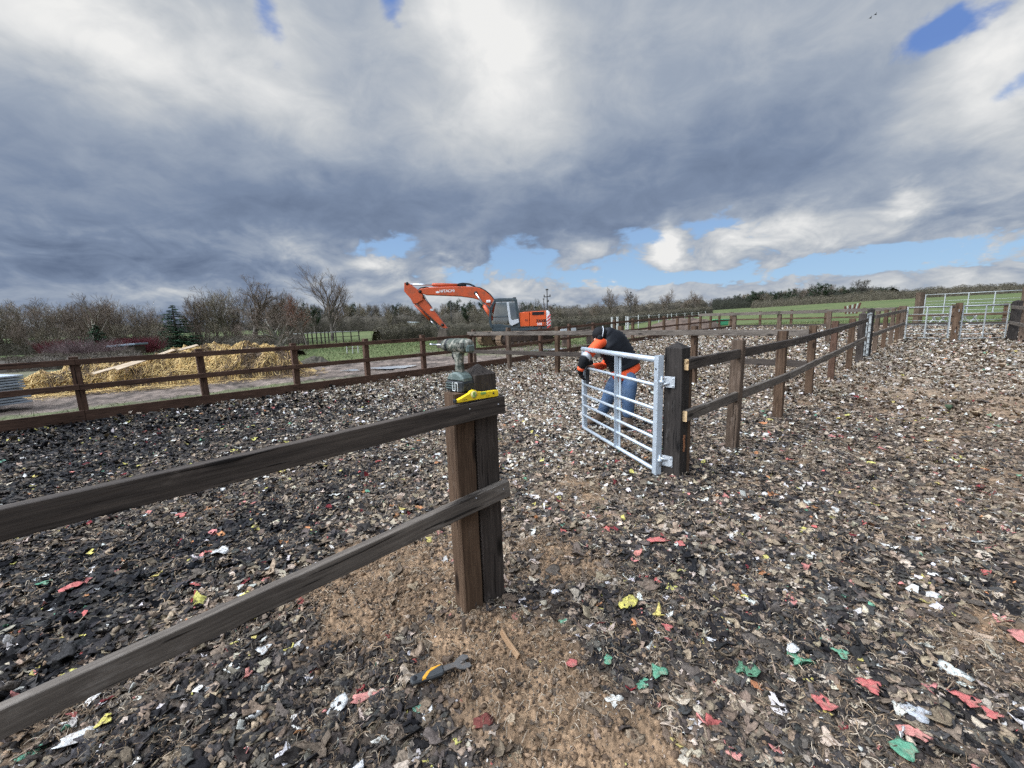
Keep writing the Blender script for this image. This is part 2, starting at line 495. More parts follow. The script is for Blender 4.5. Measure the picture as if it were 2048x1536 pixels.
# cover (1 cloud .. 0 clear)
CV = field(M_('MULTIPLY_ADD', M_('SUBTRACT', n2.outputs[0], .5), .9, 1.06), [
    (545, 12, 2.6, 2.6, -.60), (838, 0, 2.2, 2.0, -.6), (1880, 52, 3.2, 2.2, -.80), (1800, 95, 3.5, 1.6, -.32), (2048, 170, 1.5, 1.5, -.42),
    (800, 500, 6, 1.5, -.75), (960, 545, 9, 1.7, -.72), (770, 480, 4, 1.2, -.5), (1260, 520, 4, 1.5, -.8), (1440, 448, 4, 1.1, -.8), (1290, 470, 3, 1.4, -.75),
    (1060, 515, 4, 2, -.6), (1330, 560, 8, 1.0, -.78), (1600, 535, 12, 1.1, -.72), (1880, 505, 12, 1.3, -.82), (1180, 552, 6, 1.1, -.75), (1010, 500, 3, 2, -.5),
    (230, 545, 24, 6, .55), (1190, 500, 2.6, 1.4, .7), (905, 510, 4, 1.2, .6), (1000, 595, 40, .9, .35), (760, 530, 2.5, 1.6, .5)])
CV = M_('MULTIPLY_ADD', lowd, 2.6, CV)
CVr = nd(nt, 'ShaderNodeMapRange'); CVr.interpolation_type = 'SMOOTHSTEP'; L.new(CV, CVr.inputs[0])
CVr.inputs[1].default_value = .36; CVr.inputs[2].default_value = .78
crmp = ramp(nt, [(.08, (.118, .160, .250)), (.34, (.205, .263, .375)), (.54, (.335, .390, .480)), (.74, (.55, .58, .615)), (.98, (.86, .86, .85))])
L.new(BR, crmp.inputs[0])
cl = VM('SCALE', crmp.outputs[0]); cl.inputs[3].default_value = 10.0
# brightness added to the unseen sky high up, left and behind, to light the scene
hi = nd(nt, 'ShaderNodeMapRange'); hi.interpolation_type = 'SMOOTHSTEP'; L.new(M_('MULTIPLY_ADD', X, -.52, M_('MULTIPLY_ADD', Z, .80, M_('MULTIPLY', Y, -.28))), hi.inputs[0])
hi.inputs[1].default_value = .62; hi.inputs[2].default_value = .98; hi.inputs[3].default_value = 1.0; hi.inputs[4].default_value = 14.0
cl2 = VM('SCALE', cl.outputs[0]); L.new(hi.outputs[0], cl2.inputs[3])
skc = MIX(sstep(0, 1, .35) * 1.0, sky.outputs[0], (.9, 2.4, 7.2))
tint = nd(nt, 'ShaderNodeMapRange'); L.new(el, tint.inputs[0]); tint.inputs[1].default_value = .02; tint.inputs[2].default_value = .40
skc = MIX(tint.outputs[0], (4.0, 6.2, 8.6), (1.5, 2.7, 6.2))
skc = MIX(.12, skc, sky.outputs[0])
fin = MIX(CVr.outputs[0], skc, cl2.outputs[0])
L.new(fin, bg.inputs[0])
w.cycles.sampling_method = 'MANUAL'; w.cycles.sample_map_resolution = 256

sl = bpy.data.lights.new('sun', 'SUN'); sl.energy = 1.5; sl.angle = math.radians(16); sl.color = (1.0, .95, .87)
so = bpy.data.objects.new('sun', sl); COL.objects.link(so)
sd = Vector((math.sin(SUN_AZ) * math.cos(SUN_EL), math.cos(SUN_AZ) * math.cos(SUN_EL), math.sin(SUN_EL)))
so.rotation_euler = sd.to_track_quat('Z', 'Y').to_euler(); so.location = (0, 0, 30)
SC.view_settings.view_transform = 'Standard'; SC.view_settings.look = 'None'; SC.view_settings.exposure = 0.0; SC.view_settings.gamma = 1.0
SC.render.engine = 'CYCLES'
SC.cycles.max_bounces = 6; SC.cycles.diffuse_bounces = 3; SC.cycles.glossy_bounces = 3; SC.cycles.transparent_max_bounces = 8
SC.cycles.sample_clamp_indirect = 6
SC.cycles.use_denoising = False
# ------------------------------------------------------------------ land
# the riding arena is a rectangle turned 45 degrees; its edge fence runs through these points
FL0 = Vector((-2.53, 11.83)); FLD = Vector((1.22, 1.21)).normalized()       # long side
CORNER = FL0 + FLD * 26.6
FRD = Vector((1, -1)).normalized()                                            # far short side
NL = Vector((-FLD.y, FLD.x))                                                  # outward
def arena_in(x, y):
    """signed distance inside the arena (positive inside)"""
    a = -((x - FL0.x) * NL.x + (y - FL0.y) * NL.y)
    b = -((x - CORNER.x) * FLD.x + (y - CORNER.y) * FLD.y)
    return np.minimum(a, b)

def gs(x, y, cx, cy, r):
    return np.exp(-((x - cx) ** 2 + (y - cy) ** 2) / (r * r))
def spot(x, y, px, py, r):
    g = at(px, py); return gs(x, y, g.x, g.y, r)
def sand_mask(x, y):
    """bare trodden sand among the shreds, 0..1"""
    s = .55 * fbm(x * 1.1 + 3, y * 1.1, 4) + .42 * fbm(x * 3.3, y * 3.3 + 7, 3)
    s = s + .95 * spot(x, y, 800, 1180, .36) + .70 * spot(x, y, 690, 1130, .34) + .85 * spot(x, y, 1120, 1430, .34) + .62 * spot(x, y, 1000, 1300, .28) + .38 * spot(x, y, 1130, 1150, .35)
    s = s + .35 * spot(x, y, 620, 1310, .22) + .42 * spot(x, y, 1180, 1010, .55) + .25 * spot(x, y, 1080, 1120, .4) + .4 * spot(x, y, 560, 1190, .2) + .2 * spot(x, y, 1180, 930, .45) + .45 * spot(x, y, 1290, 1520, .2) + .35 * spot(x, y, 2020, 1320, .35)
    s = s + .42 * spot(x, y, 1960, 800, 2.4) + .2 * spot(x, y, 1800, 720, 3.5)
    s = s - .35 * spot(x, y, 350, 1150, .8) - .25 * spot(x, y, 1500, 1150, .9) - .3 * spot(x, y, 250, 900, 3) - .25 * spot(x, y, 1250, 1420, .3) - .2 * spot(x, y, 1700, 1350, .5)
    return np.clip(sstep(.08, .62, s), 0, 1)
def dark_mask(x, y):
    """how much of the shred is black rubber, 0..1"""
    a = arena_in(x, y)
    s = .42 * fbm(x * .9 + 40, y * .9 - 11, 4) + .30 * fbm(x * 2.7, y * 2.7 + 30, 2)
    s = s + .75 * np.exp(-(np.maximum(a, 0) / 3.0) ** 2) * sstep(12.0, 8, np.hypot(x, y)) * sstep(.5, -1.5, x)
    s = s + .55 * spot(x, y, 330, 1130, .75) + .25 * spot(x, y, 150, 1000, 1.2) + .28 * spot(x, y, 200, 1500, .5) + .24 * spot(x, y, 1500, 1180, .6) + .25 * spot(x, y, 1250, 1400, .3) + .15 * spot(x, y, 1850, 1150, .8) + .2 * spot(x, y, 1450, 1000, .8)
    s = s + .22 * sstep(2.0, -3.0, x) * sstep(12, 6, y)
    s = s - .46 * sstep(5.5, 10.5, y) - .27 * sstep(3.0, 6.5, x) + .02
    return np.clip(.36 + s, 0.03, .97)
def rough_h(x, y):
    d = np.hypot(x, y)
    f = sstep(14, 5, d)
    s = sand_mask(x, y)
    h = .022 * fbm(x * 1.6, y * 1.6, 3) + .012 * fbm(x * 5, y * 5, 3) * f
    clod = np.abs(fbm(x * 15, y * 15 + 5, 4, .6))
    h = h + (.014 + .012 * s) * (clod - .2) * f + .005 * fbm(x * 55, y * 55, 3, .6) * sstep(6, 3, d)
    pb = 0
    for px, py, r, a in ((955, 1235, .16, .028), (1352, 955, .2, .035), (820, 1200, .28, .022), (1000, 1290, .1, .018)):
        pb = pb + a * spot(x, y, px, py, r)
    return h + pb
def arena_z(x, y):
    return terr(x, y) + rough_h(x, y)

nr_, na_ = 620, 820
rad = np.concatenate([np.exp(np.linspace(math.log(.5), math.log(32), nr_)), np.exp(np.linspace(math.log(34), math.log(1500), 70))])
ang = np.concatenate([np.linspace(-math.pi, -1.15, 40)[:-1], np.linspace(-1.15, 1.15, na_), np.linspace(1.15, math.pi, 40)[1:-1]])
RR, AA = np.meshgrid(rad, ang, indexing='ij')
GXx = RR * np.sin(AA); GYy = RR * np.cos(AA)
inside = arena_in(GXx, GYy)
Zt = terr(GXx, GYy)
Zin = Zt + rough_h(GXx, GYy)
dd = np.hypot(GXx, GYy)
Zout = Zt - .05 + .035 * fbm(GXx * .8, GYy * .8, 4) * sstep(40, 20, dd) + .05 * fbm(GXx * 3, GYy * 3, 4) * sstep(28, 16, dd) + .25 * fbm(GXx * .03, GYy * .03, 2) * sstep(60, 160, dd)
GZ = np.where(inside > 0, Zin, Zout)
nR, nA = RR.shape
V = np.stack([GXx.ravel(), GYy.ravel(), GZ.ravel()], 1)
ii = np.arange(nR - 1)[:, None] * nA; jj = np.arange(nA)[None, :]; j2 = (jj + 1) % nA
F = np.stack([(ii + jj).ravel(), (ii + nA + jj).ravel(), (ii + nA + j2).ravel(), (ii + j2).ravel()], 1)
c0 = np.zeros((1, 3)); V = np.vstack([V, [[0, 0, 0]]])
tri = np.stack([np.arange(nA), (np.arange(nA) + 1) % nA, np.full(nA, len(V) - 1)], 1)
# colour of the land by what it is: arena base, trodden mud, pasture
x, y = V[:, 0], V[:, 1]
ins = arena_in(x, y); s_ = sand_mask(x, y); k_ = dark_mask(x, y)
sandc = np.array([.245, .158, .092]); darkc = np.array([.040, .034, .029]); palec = np.array([.42, .36, .285])
t = fbm(x * 9, y * 9, 3)[:, None]
brn = np.array([.150, .106, .072]); base = sandc * (s_[:, None]) + (1 - s_[:, None]) * (darkc * k_[:, None] + brn * (1 - k_[:, None]))
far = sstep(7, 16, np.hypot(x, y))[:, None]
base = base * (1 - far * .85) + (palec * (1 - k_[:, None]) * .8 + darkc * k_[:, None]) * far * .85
base = base * (1 + .5 * t)
mud = np.array([.138, .106, .085]) * np.clip(1 + .9 * fbm(x * .9, y * .9, 4)[:, None] + 1.0 * fbm(x * 5, y * 5, 4)[:, None], .3, 2.2)
gr1 = np.array([.070, .100, .030]); gr2 = np.array([.120, .134, .050])
gm = np.clip(.5 + .7 * fbm(x * .11, y * .11, 3) + .35 * fbm(x * .7, y * .7, 3), 0, 1)[:, None]
grass = gr1 * (1 - gm) + gr2 * gm
aL = -ins
u2 = (x - FL0.x) * FLD.x + (y - FL0.y) * FLD.y                # along the long side
mudband = sstep(9.5, 7.0, aL + 1.6 * fbm(x * .35, y * .35, 3) - .10 * np.maximum(0, -u2 - 1)) * sstep(9, 5, u2 + 2 * fbm(x * .3, y * .3, 2))
strip = sstep(.9, 1.5, aL) * sstep(3.0, 2.2, aL + .8 * fbm(x * .8, y * .8, 3)) * sstep(0, -3.5, u2)
mudband = np.clip(mudband * (1 - .75 * strip), 0, 1)
mudband = np.maximum(mudband, .8 * sstep(-14, -26, x) * sstep(30, 16, y) )
exc = np.exp(-(((x - 2) / 7) ** 2 + ((y - 24) / 3.5) ** 2)); mudband = np.maximum(mudband, sstep(.25, .7, exc + .3 * fbm(x * .5, y * .5, 3)))
outc = grass * (1 - mudband[:, None]) + mud * mudband[:, None]
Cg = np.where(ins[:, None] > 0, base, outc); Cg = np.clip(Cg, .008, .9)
gmat, gnt, gb = _nt('ground_soil'); gl = gnt.links
ga = nd(gnt, 'ShaderNodeAttribute', attribute_name='Col'); gg = nd(gnt, 'ShaderNodeNewGeometry')
g1 = noise(gnt, gg.outputs['Position'], 45, 6, .68); g2 = noise(gnt, gg.outputs['Position'], 2.2, 6, .65)
gr_ = ramp(gnt, [(.28, (.45,) * 3), (.72, (1.5,) * 3)]); gl.new(g1.outputs[0], gr_.inputs[0])
gr2_ = ramp(gnt, [(.3, (.72,) * 3), (.7, (1.25,) * 3)]); gl.new(g2.outputs[0], gr2_.inputs[0])
ma = nd(gnt, 'ShaderNodeMix', data_type='RGBA', blend_type='MULTIPLY'); ma.inputs[0].default_value = 1; gl.new(ga.outputs['Color'], ma.inputs[6]); gl.new(gr_.outputs[0], ma.inputs[7])
mb_ = nd(gnt, 'ShaderNodeMix', data_type='RGBA', blend_type='MULTIPLY'); mb_.inputs[0].default_value = 1; gl.new(ma.outputs[2], mb_.inputs[6]); gl.new(gr2_.outputs[0], mb_.inputs[7])
gl.new(mb_.outputs[2], gb.inputs['Base Color']); gb.inputs['Roughness'].default_value = .9; gb.inputs['Specular IOR Level'].default_value = .25
bump(gnt, gb, g1.outputs[0], .7, .012)
me = bpy.data.meshes.new('ground')
nq = F.size; allv = np.concatenate([F.ravel(), tri.ravel()])
me.vertices.add(len(V)); me.vertices.foreach_set('co', V.astype(np.float32).ravel())
me.loops.add(len(allv)); me.loops.foreach_set('vertex_index', allv.astype(np.int32))
me.polygons.add(len(F) + len(tri))
me.polygons.foreach_set('loop_start', np.concatenate([np.arange(0, nq, 4), nq + np.arange(0, tri.size, 3)]).astype(np.int32))
me.polygons.foreach_set('use_smooth', np.ones(len(F) + len(tri), bool))
me.update(calc_edges=True)
a = me.attributes.new('Col', 'FLOAT_COLOR', 'POINT'); cc = np.ones((len(V), 4), np.float32); cc[:, :3] = Cg; a.data.foreach_set('color', cc.ravel())
me.materials.append(gmat)
ground = bpy.data.objects.new('ground', me); COL.objects.link(ground); tag(ground, kind='structure')
del RR, AA, GXx, GYy, GZ, Zin, Zout, V, F, Cg

# ------------------------------------------------------------------ shredded carpet and rubber on the arena
def flake_template(n_out, rings, seed, crumple, aspect, jag=.17):
    r = np.random.default_rng(seed)
    pts = [(0, 0, 0)]
    th = np.sort(np.linspace(0, 2 * np.pi, n_out, endpoint=False) + r.uniform(-.25, .25, n_out) * 2 * np.pi / n_out * 1.4)
    ro = np.clip(r.uniform(.62, 1.1) + .32 * np.sin(np.arange(n_out) * 2 * np.pi / n_out * r.integers(2, 4) + r.uniform(0, 6)) + r.normal(0, jag, n_out), .28, 1.35)
    for k in range(1, rings + 1):
        q = k / rings
        for i in range(n_out):
            rr = ro[i] * q if k == rings else q * (.6 + .4 * ro[i]) * r.uniform(.85, 1.15)
            pts.append((rr * math.cos(th[i]) * aspect, rr * math.sin(th[i]) / aspect, 0))
    P = np.array(pts)
    bend = r.normal(0, crumple, 3); ph = r.uniform(0, 6, 2)
    P[:, 2] = bend[0] * P[:, 0] ** 2 + bend[1] * P[:, 1] ** 2 + bend[2] * P[:, 0] * P[:, 1] + crumple * .45 * np.sin(3.3 * P[:, 0] + ph[0]) * np.cos(3.7 * P[:, 1] + ph[1]) + r.normal(0, .045 + crumple * .2, len(P))
    f = []
    for i in range(n_out): f.append((0, 1 + i, 1 + (i + 1) % n_out))
    for k in range(1, rings):
        b0 = 1 + (k - 1) * n_out; b1 = 1 + k * n_out
        for i in range(n_out):
            j = (i + 1) % n_out
            f.append((b0 + i, b1 + i, b1 + j)); f.append((b0 + i, b1 + j, b0 + j))
    return P, np.array(f)
def thicken(P, f, t):
    """closed flake: a second skin t below the first and a rim"""
    n = len(P); Q = P.copy(); Q[:, 2] -= t; Q[:, :2] *= .97
    e = {}
    for tri_ in f:
        for a_, b_ in ((0, 1), (1, 2), (2, 0)):
            k = (tri_[a_], tri_[b_])
            if (k[1], k[0]) in e: e.pop((k[1], k[0]))
            else: e[k] = 1
    rim = []
    for a_, b_ in e: rim += [(b_, a_, a_ + n), (b_, a_ + n, b_ + n)]
    return np.vstack([P, Q]), np.vstack([f, f[:, ::-1] + n, np.array(rim)])
def lump_template(seed):
    r = np.random.default_rng(seed)
    t = (1 + 5 ** .5) / 2
    v = np.array([(-1, t, 0), (1, t, 0), (-1, -t, 0), (1, -t, 0), (0, -1, t), (0, 1, t), (0, -1, -t), (0, 1, -t), (t, 0, -1), (t, 0, 1), (-t, 0, -1), (-t, 0, 1)], float)
    v /= np.linalg.norm(v[0]); f = [(0, 11, 5), (0, 5, 1), (0, 1, 7), (0, 7, 10), (0, 10, 11), (1, 5, 9), (5, 11, 4), (11, 10, 2), (10, 7, 6), (7, 1, 8), (3, 9, 4), (3, 4, 2), (3, 2, 6), (3, 6, 8), (3, 8, 9), (4, 9, 5), (2, 4, 11), (6, 2, 10), (8, 6, 7), (9, 8, 1)]
    v = v * r.uniform(.55, 1.15, (12, 1)) * np.array([1, r.uniform(.6, 1), r.uniform(.4, .75)])
    return v, np.array(f)
def subdiv_lump(seed):
    v, f = lump_template(seed); r = np.random.default_rng(seed + 99)
    cache = {}; V_ = [tuple(q) for q in v]; nf = []
    def mid(a_, b_):
        k = (min(a_, b_), max(a_, b_))
        if k not in cache:
            q = (np.array(V_[a_]) + np.array(V_[b_])) / 2 * r.uniform(.93, 1.25); V_.append(tuple(q)); cache[k] = len(V_) - 1
        return cache[k]
    for a_, b_, c_ in f:
        x1, x2, x3 = mid(a_, b_), mid(b_, c_), mid(c_, a_)
        nf += [(a_, x1, x3), (b_, x2, x1), (c_, x3, x2), (x1, x2, x3)]
    return np.array(V_), np.array(nf)

T_NEAR = [thicken(*flake_template(12, 3, 100 + i, .22, 1 + .25 * (i % 3)), .10 + .05 * (i % 3)) for i in range(14)]
T_NEARL = [subdiv_lump(300 + i) for i in range(8)]
T_MID = [flake_template(9, 2, 200 + i, .28, 1 + .25 * (i % 3)) for i in range(14)]
T_MIDL = [lump_template(400 + i) for i in range(6)]
T_FAR = [flake_template(6, 1, 500 + i, .5, 1.1) for i in range(10)]

PAL = np.array([[.010, .010, .012], [.022, .021, .022], [.050, .047, .045], [.095, .080, .066], [.17, .128, .092], [.30, .225, .155], [.44, .365, .28], [.63, .60, .55],
                [.46, .115, .10], [.54, .21, .18], [.12, .28, .18], [.54, .47, .14], [.45, .20, .09], [.16, .02, .025]])
def pick_colour(n, dark, pale, nr):
    """probability per palette entry from how dark / pale the patch is"""
    w_ = np.zeros((n, len(PAL)))
    mid = 1 - np.abs(2 * dark - 1)
    w_[:, 0] = .9 * dark ** 1.6; w_[:, 1] = 1.25 * dark ** 1.2; w_[:, 2] = .25 + .6 * dark; w_[:, 3] = .46 + .25 * mid
    w_[:, 4] = .85 * (1 - dark) + .16; w_[:, 5] = .85 * (1 - dark) + .07 + .35 * pale; w_[:, 6] = .42 * (1 - dark) + .04 + 1.1 * pale; w_[:, 7] = .10 * (1 - dark) + .036 + .42 * pale
    w_[:, 8] = .006; w_[:, 9] = .014; w_[:, 10] = .008; w_[:, 11] = .016; w_[:, 12] = .009; w_[:, 13] = .008
    w_[:, 8:] *= 1.0 - .5 * pale[:, None]
    cw = np.cumsum(w_, 1); q = nr.random(n)[:, None] * cw[:, -1:]
    i = (q > cw).sum(1)
    c = PAL[np.minimum(i, len(PAL) - 1)] * nr.uniform(.72, 1.28, (n, 1)) * nr.uniform(.95, 1.05, (n, 3))
    return i, c
def bake(tmpl, pos, scale, yaw, tilt, tdir, colour, flat):
    """instances of a template baked into arrays"""
    P, f = tmpl; n = len(pos)
    ca, sa = np.cos(yaw), np.sin(yaw)
    X = P[None, :, 0] * scale[:, None]; Y = P[None, :, 1] * scale[:, None]; Z = P[None, :, 2] * scale[:, None] * flat[:, None]
    x1 = X * ca[:, None] - Y * sa[:, None]; y1 = X * sa[:, None] + Y * ca[:, None]
    # tilt about a horizontal axis
    ax, ay = np.cos(tdir)[:, None], np.sin(tdir)[:, None]; ct, st = np.cos(tilt)[:, None], np.sin(tilt)[:, None]
    d_ = x1 * ax + y1 * ay; cx_ = ay * Z; cy_ = -ax * Z; cz_ = ax * y1 - ay * x1
    x2 = x1 * ct + cx_ * st + ax * d_ * (1 - ct); y2 = y1 * ct + cy_ * st + ay * d_ * (1 - ct); z2 = Z * ct + cz_ * st
    V_ = np.stack([x2 + pos[:, None, 0], y2 + pos[:, None, 1], z2 + pos[:, None, 2]], 2).reshape(-1, 3)
    F_ = (f[None] + (np.arange(n) * len(P))[:, None, None]).reshape(-1, 3)
    C_ = np.repeat(colour, len(P), 0)
    return V_, F_, C_
POSTS_XY = []
def scatter(r0, r1, dens, tm, tl, smin, smax, lump, lift, seed, az=None, sandkeep=.07):
    nr = np.random.default_rng(seed); az = az or (1.32 if r1 < 9 else 1.06)
    n = int(dens * az * (r1 * r1 - r0 * r0))
    r = np.sqrt(nr.uniform(r0 * r0, r1 * r1, n)); a_ = nr.uniform(-az, az, n)
    x = r * np.sin(a_); y = r * np.cos(a_)
    keep = (arena_in(x, y) > .06) & (nr.random(n) < 1 - (1 - sandkeep) * sand_mask(x, y))
    x, y = x[keep], y[keep]; n = len(x)
    dk = dark_mask(x, y); s_ = sand_mask(x, y)
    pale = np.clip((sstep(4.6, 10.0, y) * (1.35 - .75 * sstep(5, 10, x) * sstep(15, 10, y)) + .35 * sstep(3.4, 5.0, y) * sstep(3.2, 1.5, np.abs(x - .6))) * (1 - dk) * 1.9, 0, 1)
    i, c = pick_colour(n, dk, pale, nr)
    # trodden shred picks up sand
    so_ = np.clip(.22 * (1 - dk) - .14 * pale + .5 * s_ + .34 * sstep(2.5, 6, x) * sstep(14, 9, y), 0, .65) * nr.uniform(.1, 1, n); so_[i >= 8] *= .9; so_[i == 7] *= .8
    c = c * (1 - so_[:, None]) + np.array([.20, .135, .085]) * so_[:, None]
    sc = nr.uniform(0, 1, n) ** 1.8 * (smax - smin) + smin
    sc = np.where(i >= 7, sc * 1.08, sc)
    z = arena_z(x, y) + sc * lift * nr.uniform(.0, 1.0, n)
    pos = np.stack([x, y, z], 1)
    tilt = np.abs(nr.normal(0, .30, n)); tilt = np.where(nr.random(n) < .07, nr.uniform(.6, 1.4, n), tilt)
    td = nr.uniform(0, 6.283, n); yaw = nr.uniform(0, 6.283, n); fl = nr.uniform(.4, 1.3, n)
    which = nr.integers(0, 1000, n); isl = (nr.random(n) < lump) & (i < 7)
    Vs, Fs, Cs = [], [], []; off = 0
    for kind, T in ((False, tm), (True, tl)):
        if not T: continue
        for t_ in range(len(T)):
            m_ = (isl == kind) & (which % len(T) == t_) if tl else (which % len(T) == t_)
            if not m_.any(): continue
            k = .72 if kind else 1.0
            v_, f_, c_ = bake(T[t_], pos[m_], sc[m_] * k, yaw[m_], tilt[m_], td[m_], c[m_], fl[m_])
            Vs.append(v_); Fs.append(f_ + off); Cs.append(c_); off += len(v_)
    return np.vstack(Vs), np.vstack(Fs), np.vstack(Cs)
def clods(r0, r1, dens, seed, smin, smax, T):
    """crumbs of damp sand lying where the sand shows"""
    nr = np.random.default_rng(seed); az = 1.02; n = int(dens * az * (r1 * r1 - r0 * r0))
    r = np.sqrt(nr.uniform(r0 * r0, r1 * r1, n)); a_ = nr.uniform(-az, az, n); x = r * np.sin(a_); y = r * np.cos(a_)
    k = nr.random(n) < (.06 + .94 * sand_mask(x, y)) * np.clip(.55 + 1.1 * fbm(x * 4, y * 4, 3), .05, 1); x, y = x[k], y[k]; n = len(x)
    sc = smin + (smax - smin) * nr.uniform(0, 1, n) ** 3; pos = np.stack([x, y, arena_z(x, y) + sc * .15], 1)
    c = np.array([[.238, .153, .090], [.175, .112, .067], [.285, .19, .118], [.115, .076, .049]])[nr.integers(0, 4, n)] * nr.uniform(.75, 1.2, (n, 1))
    w_ = nr.integers(0, len(T), n); Vs, Fs, Cs = [], [], []; off = 0
    for t_ in range(len(T)):
        m_ = w_ == t_
        v_, f_, c_ = bake(T[t_], pos[m_], sc[m_], nr.uniform(0, 6.283, m_.sum()), np.abs(nr.normal(0, .6, m_.sum())), nr.uniform(0, 6.283, m_.sum()), c[m_], np.ones(m_.sum()))
        Vs.append(v_); Fs.append(f_ + off); Cs.append(c_); off += len(v_)
    return np.vstack(Vs), np.vstack(Fs), np.vstack(Cs)
def fibres(r0, r1, dens, seed, lmin, lmax, wd):
    """thin curled strands of tan carpet yarn"""
    nr = np.random.default_rng(seed); az = 1.02
    n = int(dens * az * (r1 * r1 - r0 * r0))
    r = np.sqrt(nr.uniform(r0 * r0, r1 * r1, n)); a_ = nr.uniform(-az, az, n); x = r * np.sin(a_); y = r * np.cos(a_)
    k = (fbm(x * 2.2 + 9, y * 2.2, 3) + .25 * sand_mask(x, y) > -.05) & (arena_in(x, y) > .05); x, y = x[k], y[k]; n = len(x)
    h = nr.uniform(0, 6.283, n); Ls = nr.uniform(lmin, lmax, n); cur = nr.normal(0, 1.3, n)
    S = 5; V_ = np.zeros((n, S, 2, 3)); cx_, cy_ = x.copy(), y.copy(); z0 = arena_z(x, y)
    hump = nr.uniform(.004, .02, n)
    for s in range(S):
        q = s / (S - 1); hh = h + cur * q * 2
        zz = z0 + .004 + hump * math.sin(math.pi * q)
        nx, ny = -np.sin(hh), np.cos(hh)
        for e_, sg in ((0, -1), (1, 1)):
            V_[:, s, e_, 0] = cx_ + nx * wd * sg; V_[:, s, e_, 1] = cy_ + ny * wd * sg; V_[:, s, e_, 2] = zz + (.0015 if e_ else 0)
        cx_ = cx_ + np.cos(hh) * Ls / S; cy_ = cy_ + np.sin(hh) * Ls / S
    f = []
    for s in range(S - 1):
        f += [(2 * s, 2 * s + 1, 2 * s + 2), (2 * s + 1, 2 * s + 3, 2 * s + 2)]
    F_ = (np.array(f)[None] + (np.arange(n) * S * 2)[:, None, None]).reshape(-1, 3)
    cb_ = np.array([[.30, .21, .13], [.20, .14, .09], [.42, .34, .25], [.10, .075, .055]])[nr.integers(0, 4, n)] * nr.uniform(.7, 1.2, (n, 1))
    return V_.reshape(-1, 3), F_, np.repeat(cb_, S * 2, 0)
chipmat = colmat('shredded_carpet', rough=.92, var=.5, scale=95, bstr=.8, bscale=240, spec=.2)
parts_ = [scatter(.7, 2.6, 3300, T_NEAR, T_NEARL, .006, .031, .10, .34, 1),
          scatter(.7, 3.2, 150, T_NEAR, T_NEARL, .026, .050, .02, .34, 11), scatter(.7, 2.8, 3000, T_MIDL, T_MIDL, .003, .010, .5, .4, 12, sandkeep=.75),
          scatter(2.6, 4.6, 2700, T_MID, T_MIDL, .007, .033, .28, .36, 2),
          scatter(4.6, 8, 1700, T_MID, T_MIDL, .009, .034, .26, .42, 3),
          scatter(8, 13, 1050, T_FAR, T_MIDL, .012, .036, .2, .7, 4, sandkeep=.3),
          scatter(13, 20, 480, T_FAR, None, .018, .045, .0, .8, 5, sandkeep=.4),
          scatter(20, 36, 190, T_FAR, None, .026, .06, .0, .8, 6, sandkeep=.5),
          clods(.7, 3.2, 5200, 31, .003, .020, T_MIDL), clods(.7, 3.2, 70, 32, .010, .024, T_NEARL), fibres(.7, 2.8, 2600, 21, .02, .075, .0010), fibres(2.8, 6, 900, 22, .03, .11, .0018)]
off = 0; VV, FF, CC = [], [], []
for v_, f_, c_ in parts_:
    VV.append(v_); FF.append(f_ + off); CC.append(c_); off += len(v_)
chips = np_mesh('carpet_shreds', np.vstack(VV), np.vstack(FF), chipmat, np.vstack(CC))
tag(chips, 'shredded black, tan and white carpet and rubber covering the arena', 'arena surfacing', kind='stuff')
del VV, FF, CC, parts_
# ------------------------------------------------------------------ timber fences
W_DARK = wood('creosoted_timber', (.020, .015, .012), (.075, .060, .050), wear=(.12, .10, .085), wear_amt=.35)
W_BROWN = wood('brown_timber', (.035, .020, .012), (.125, .078, .048), wear=(.16, .12, .09), wear_amt=.3)
W_RED = wood('red_brown_timber', (.042, .023, .015), (.120, .068, .046), wear=(.17, .11, .08), wear_amt=.25)
W_GREY = wood('weathered_timber', (.045, .030, .021), (.145, .102, .072), wear=(.20, .15, .115), wear_amt=.4)
W_RAIL = wood('grey_brown_rail', (.024, .019, .016), (.085, .068, .055), wear=(.14, .115, .095), wear_amt=.35)
W_RAILL = wood('pale_grey_rail', (.055, .045, .037), (.165, .138, .112), wear=(.23, .20, .17), wear_amt=.45)
W_BLACK = wood('black_gatepost', (.012, .010, .009), (.042, .035, .030), wear=(.10, .095, .09), wear_amt=.28)
W_CUT = wood('fresh_cut_end', (.42, .26, .12), (.66, .47, .26), bstr=.2)
M_NAIL = pm('nail_steel', (.55, .55, .56), .4, .8, .1, bmp=0)
M_GALV = pm('galvanised_steel', (.47, .52, .56), .42, .35, .12, scale=14, bmp=.05, dirt=(.36, .36, .37), dirt_amt=.15)
M_GALVD = pm('dull_galvanised', (.46, .48, .49), .55, .35, .15, scale=20, bmp=.05, dirt=(.22, .20, .18), dirt_amt=.3)
M_WHITE_GATE = pm('pale_gate_paint', (.36, .375, .365), .5, .2, .08, bmp=.03, dirt=(.35, .33, .30), dirt_amt=.2)
M_SCAR = wood('bare_wood_scar', (.20, .07, .03), (.42, .20, .10), bstr=.3)

def lean(g, px_top, py_top):
    """top of a post whose foot is at g: as high as the picture shows, leaning only a little"""
    h = top_at(px_top, py_top, g)
    return h

def nails(mb, pts, n, mat):
    for p in pts:
        d, s, t = frame(n)
        mb.tube([Vector(p), Vector(p) + d * .003], .0035, 6, mat)

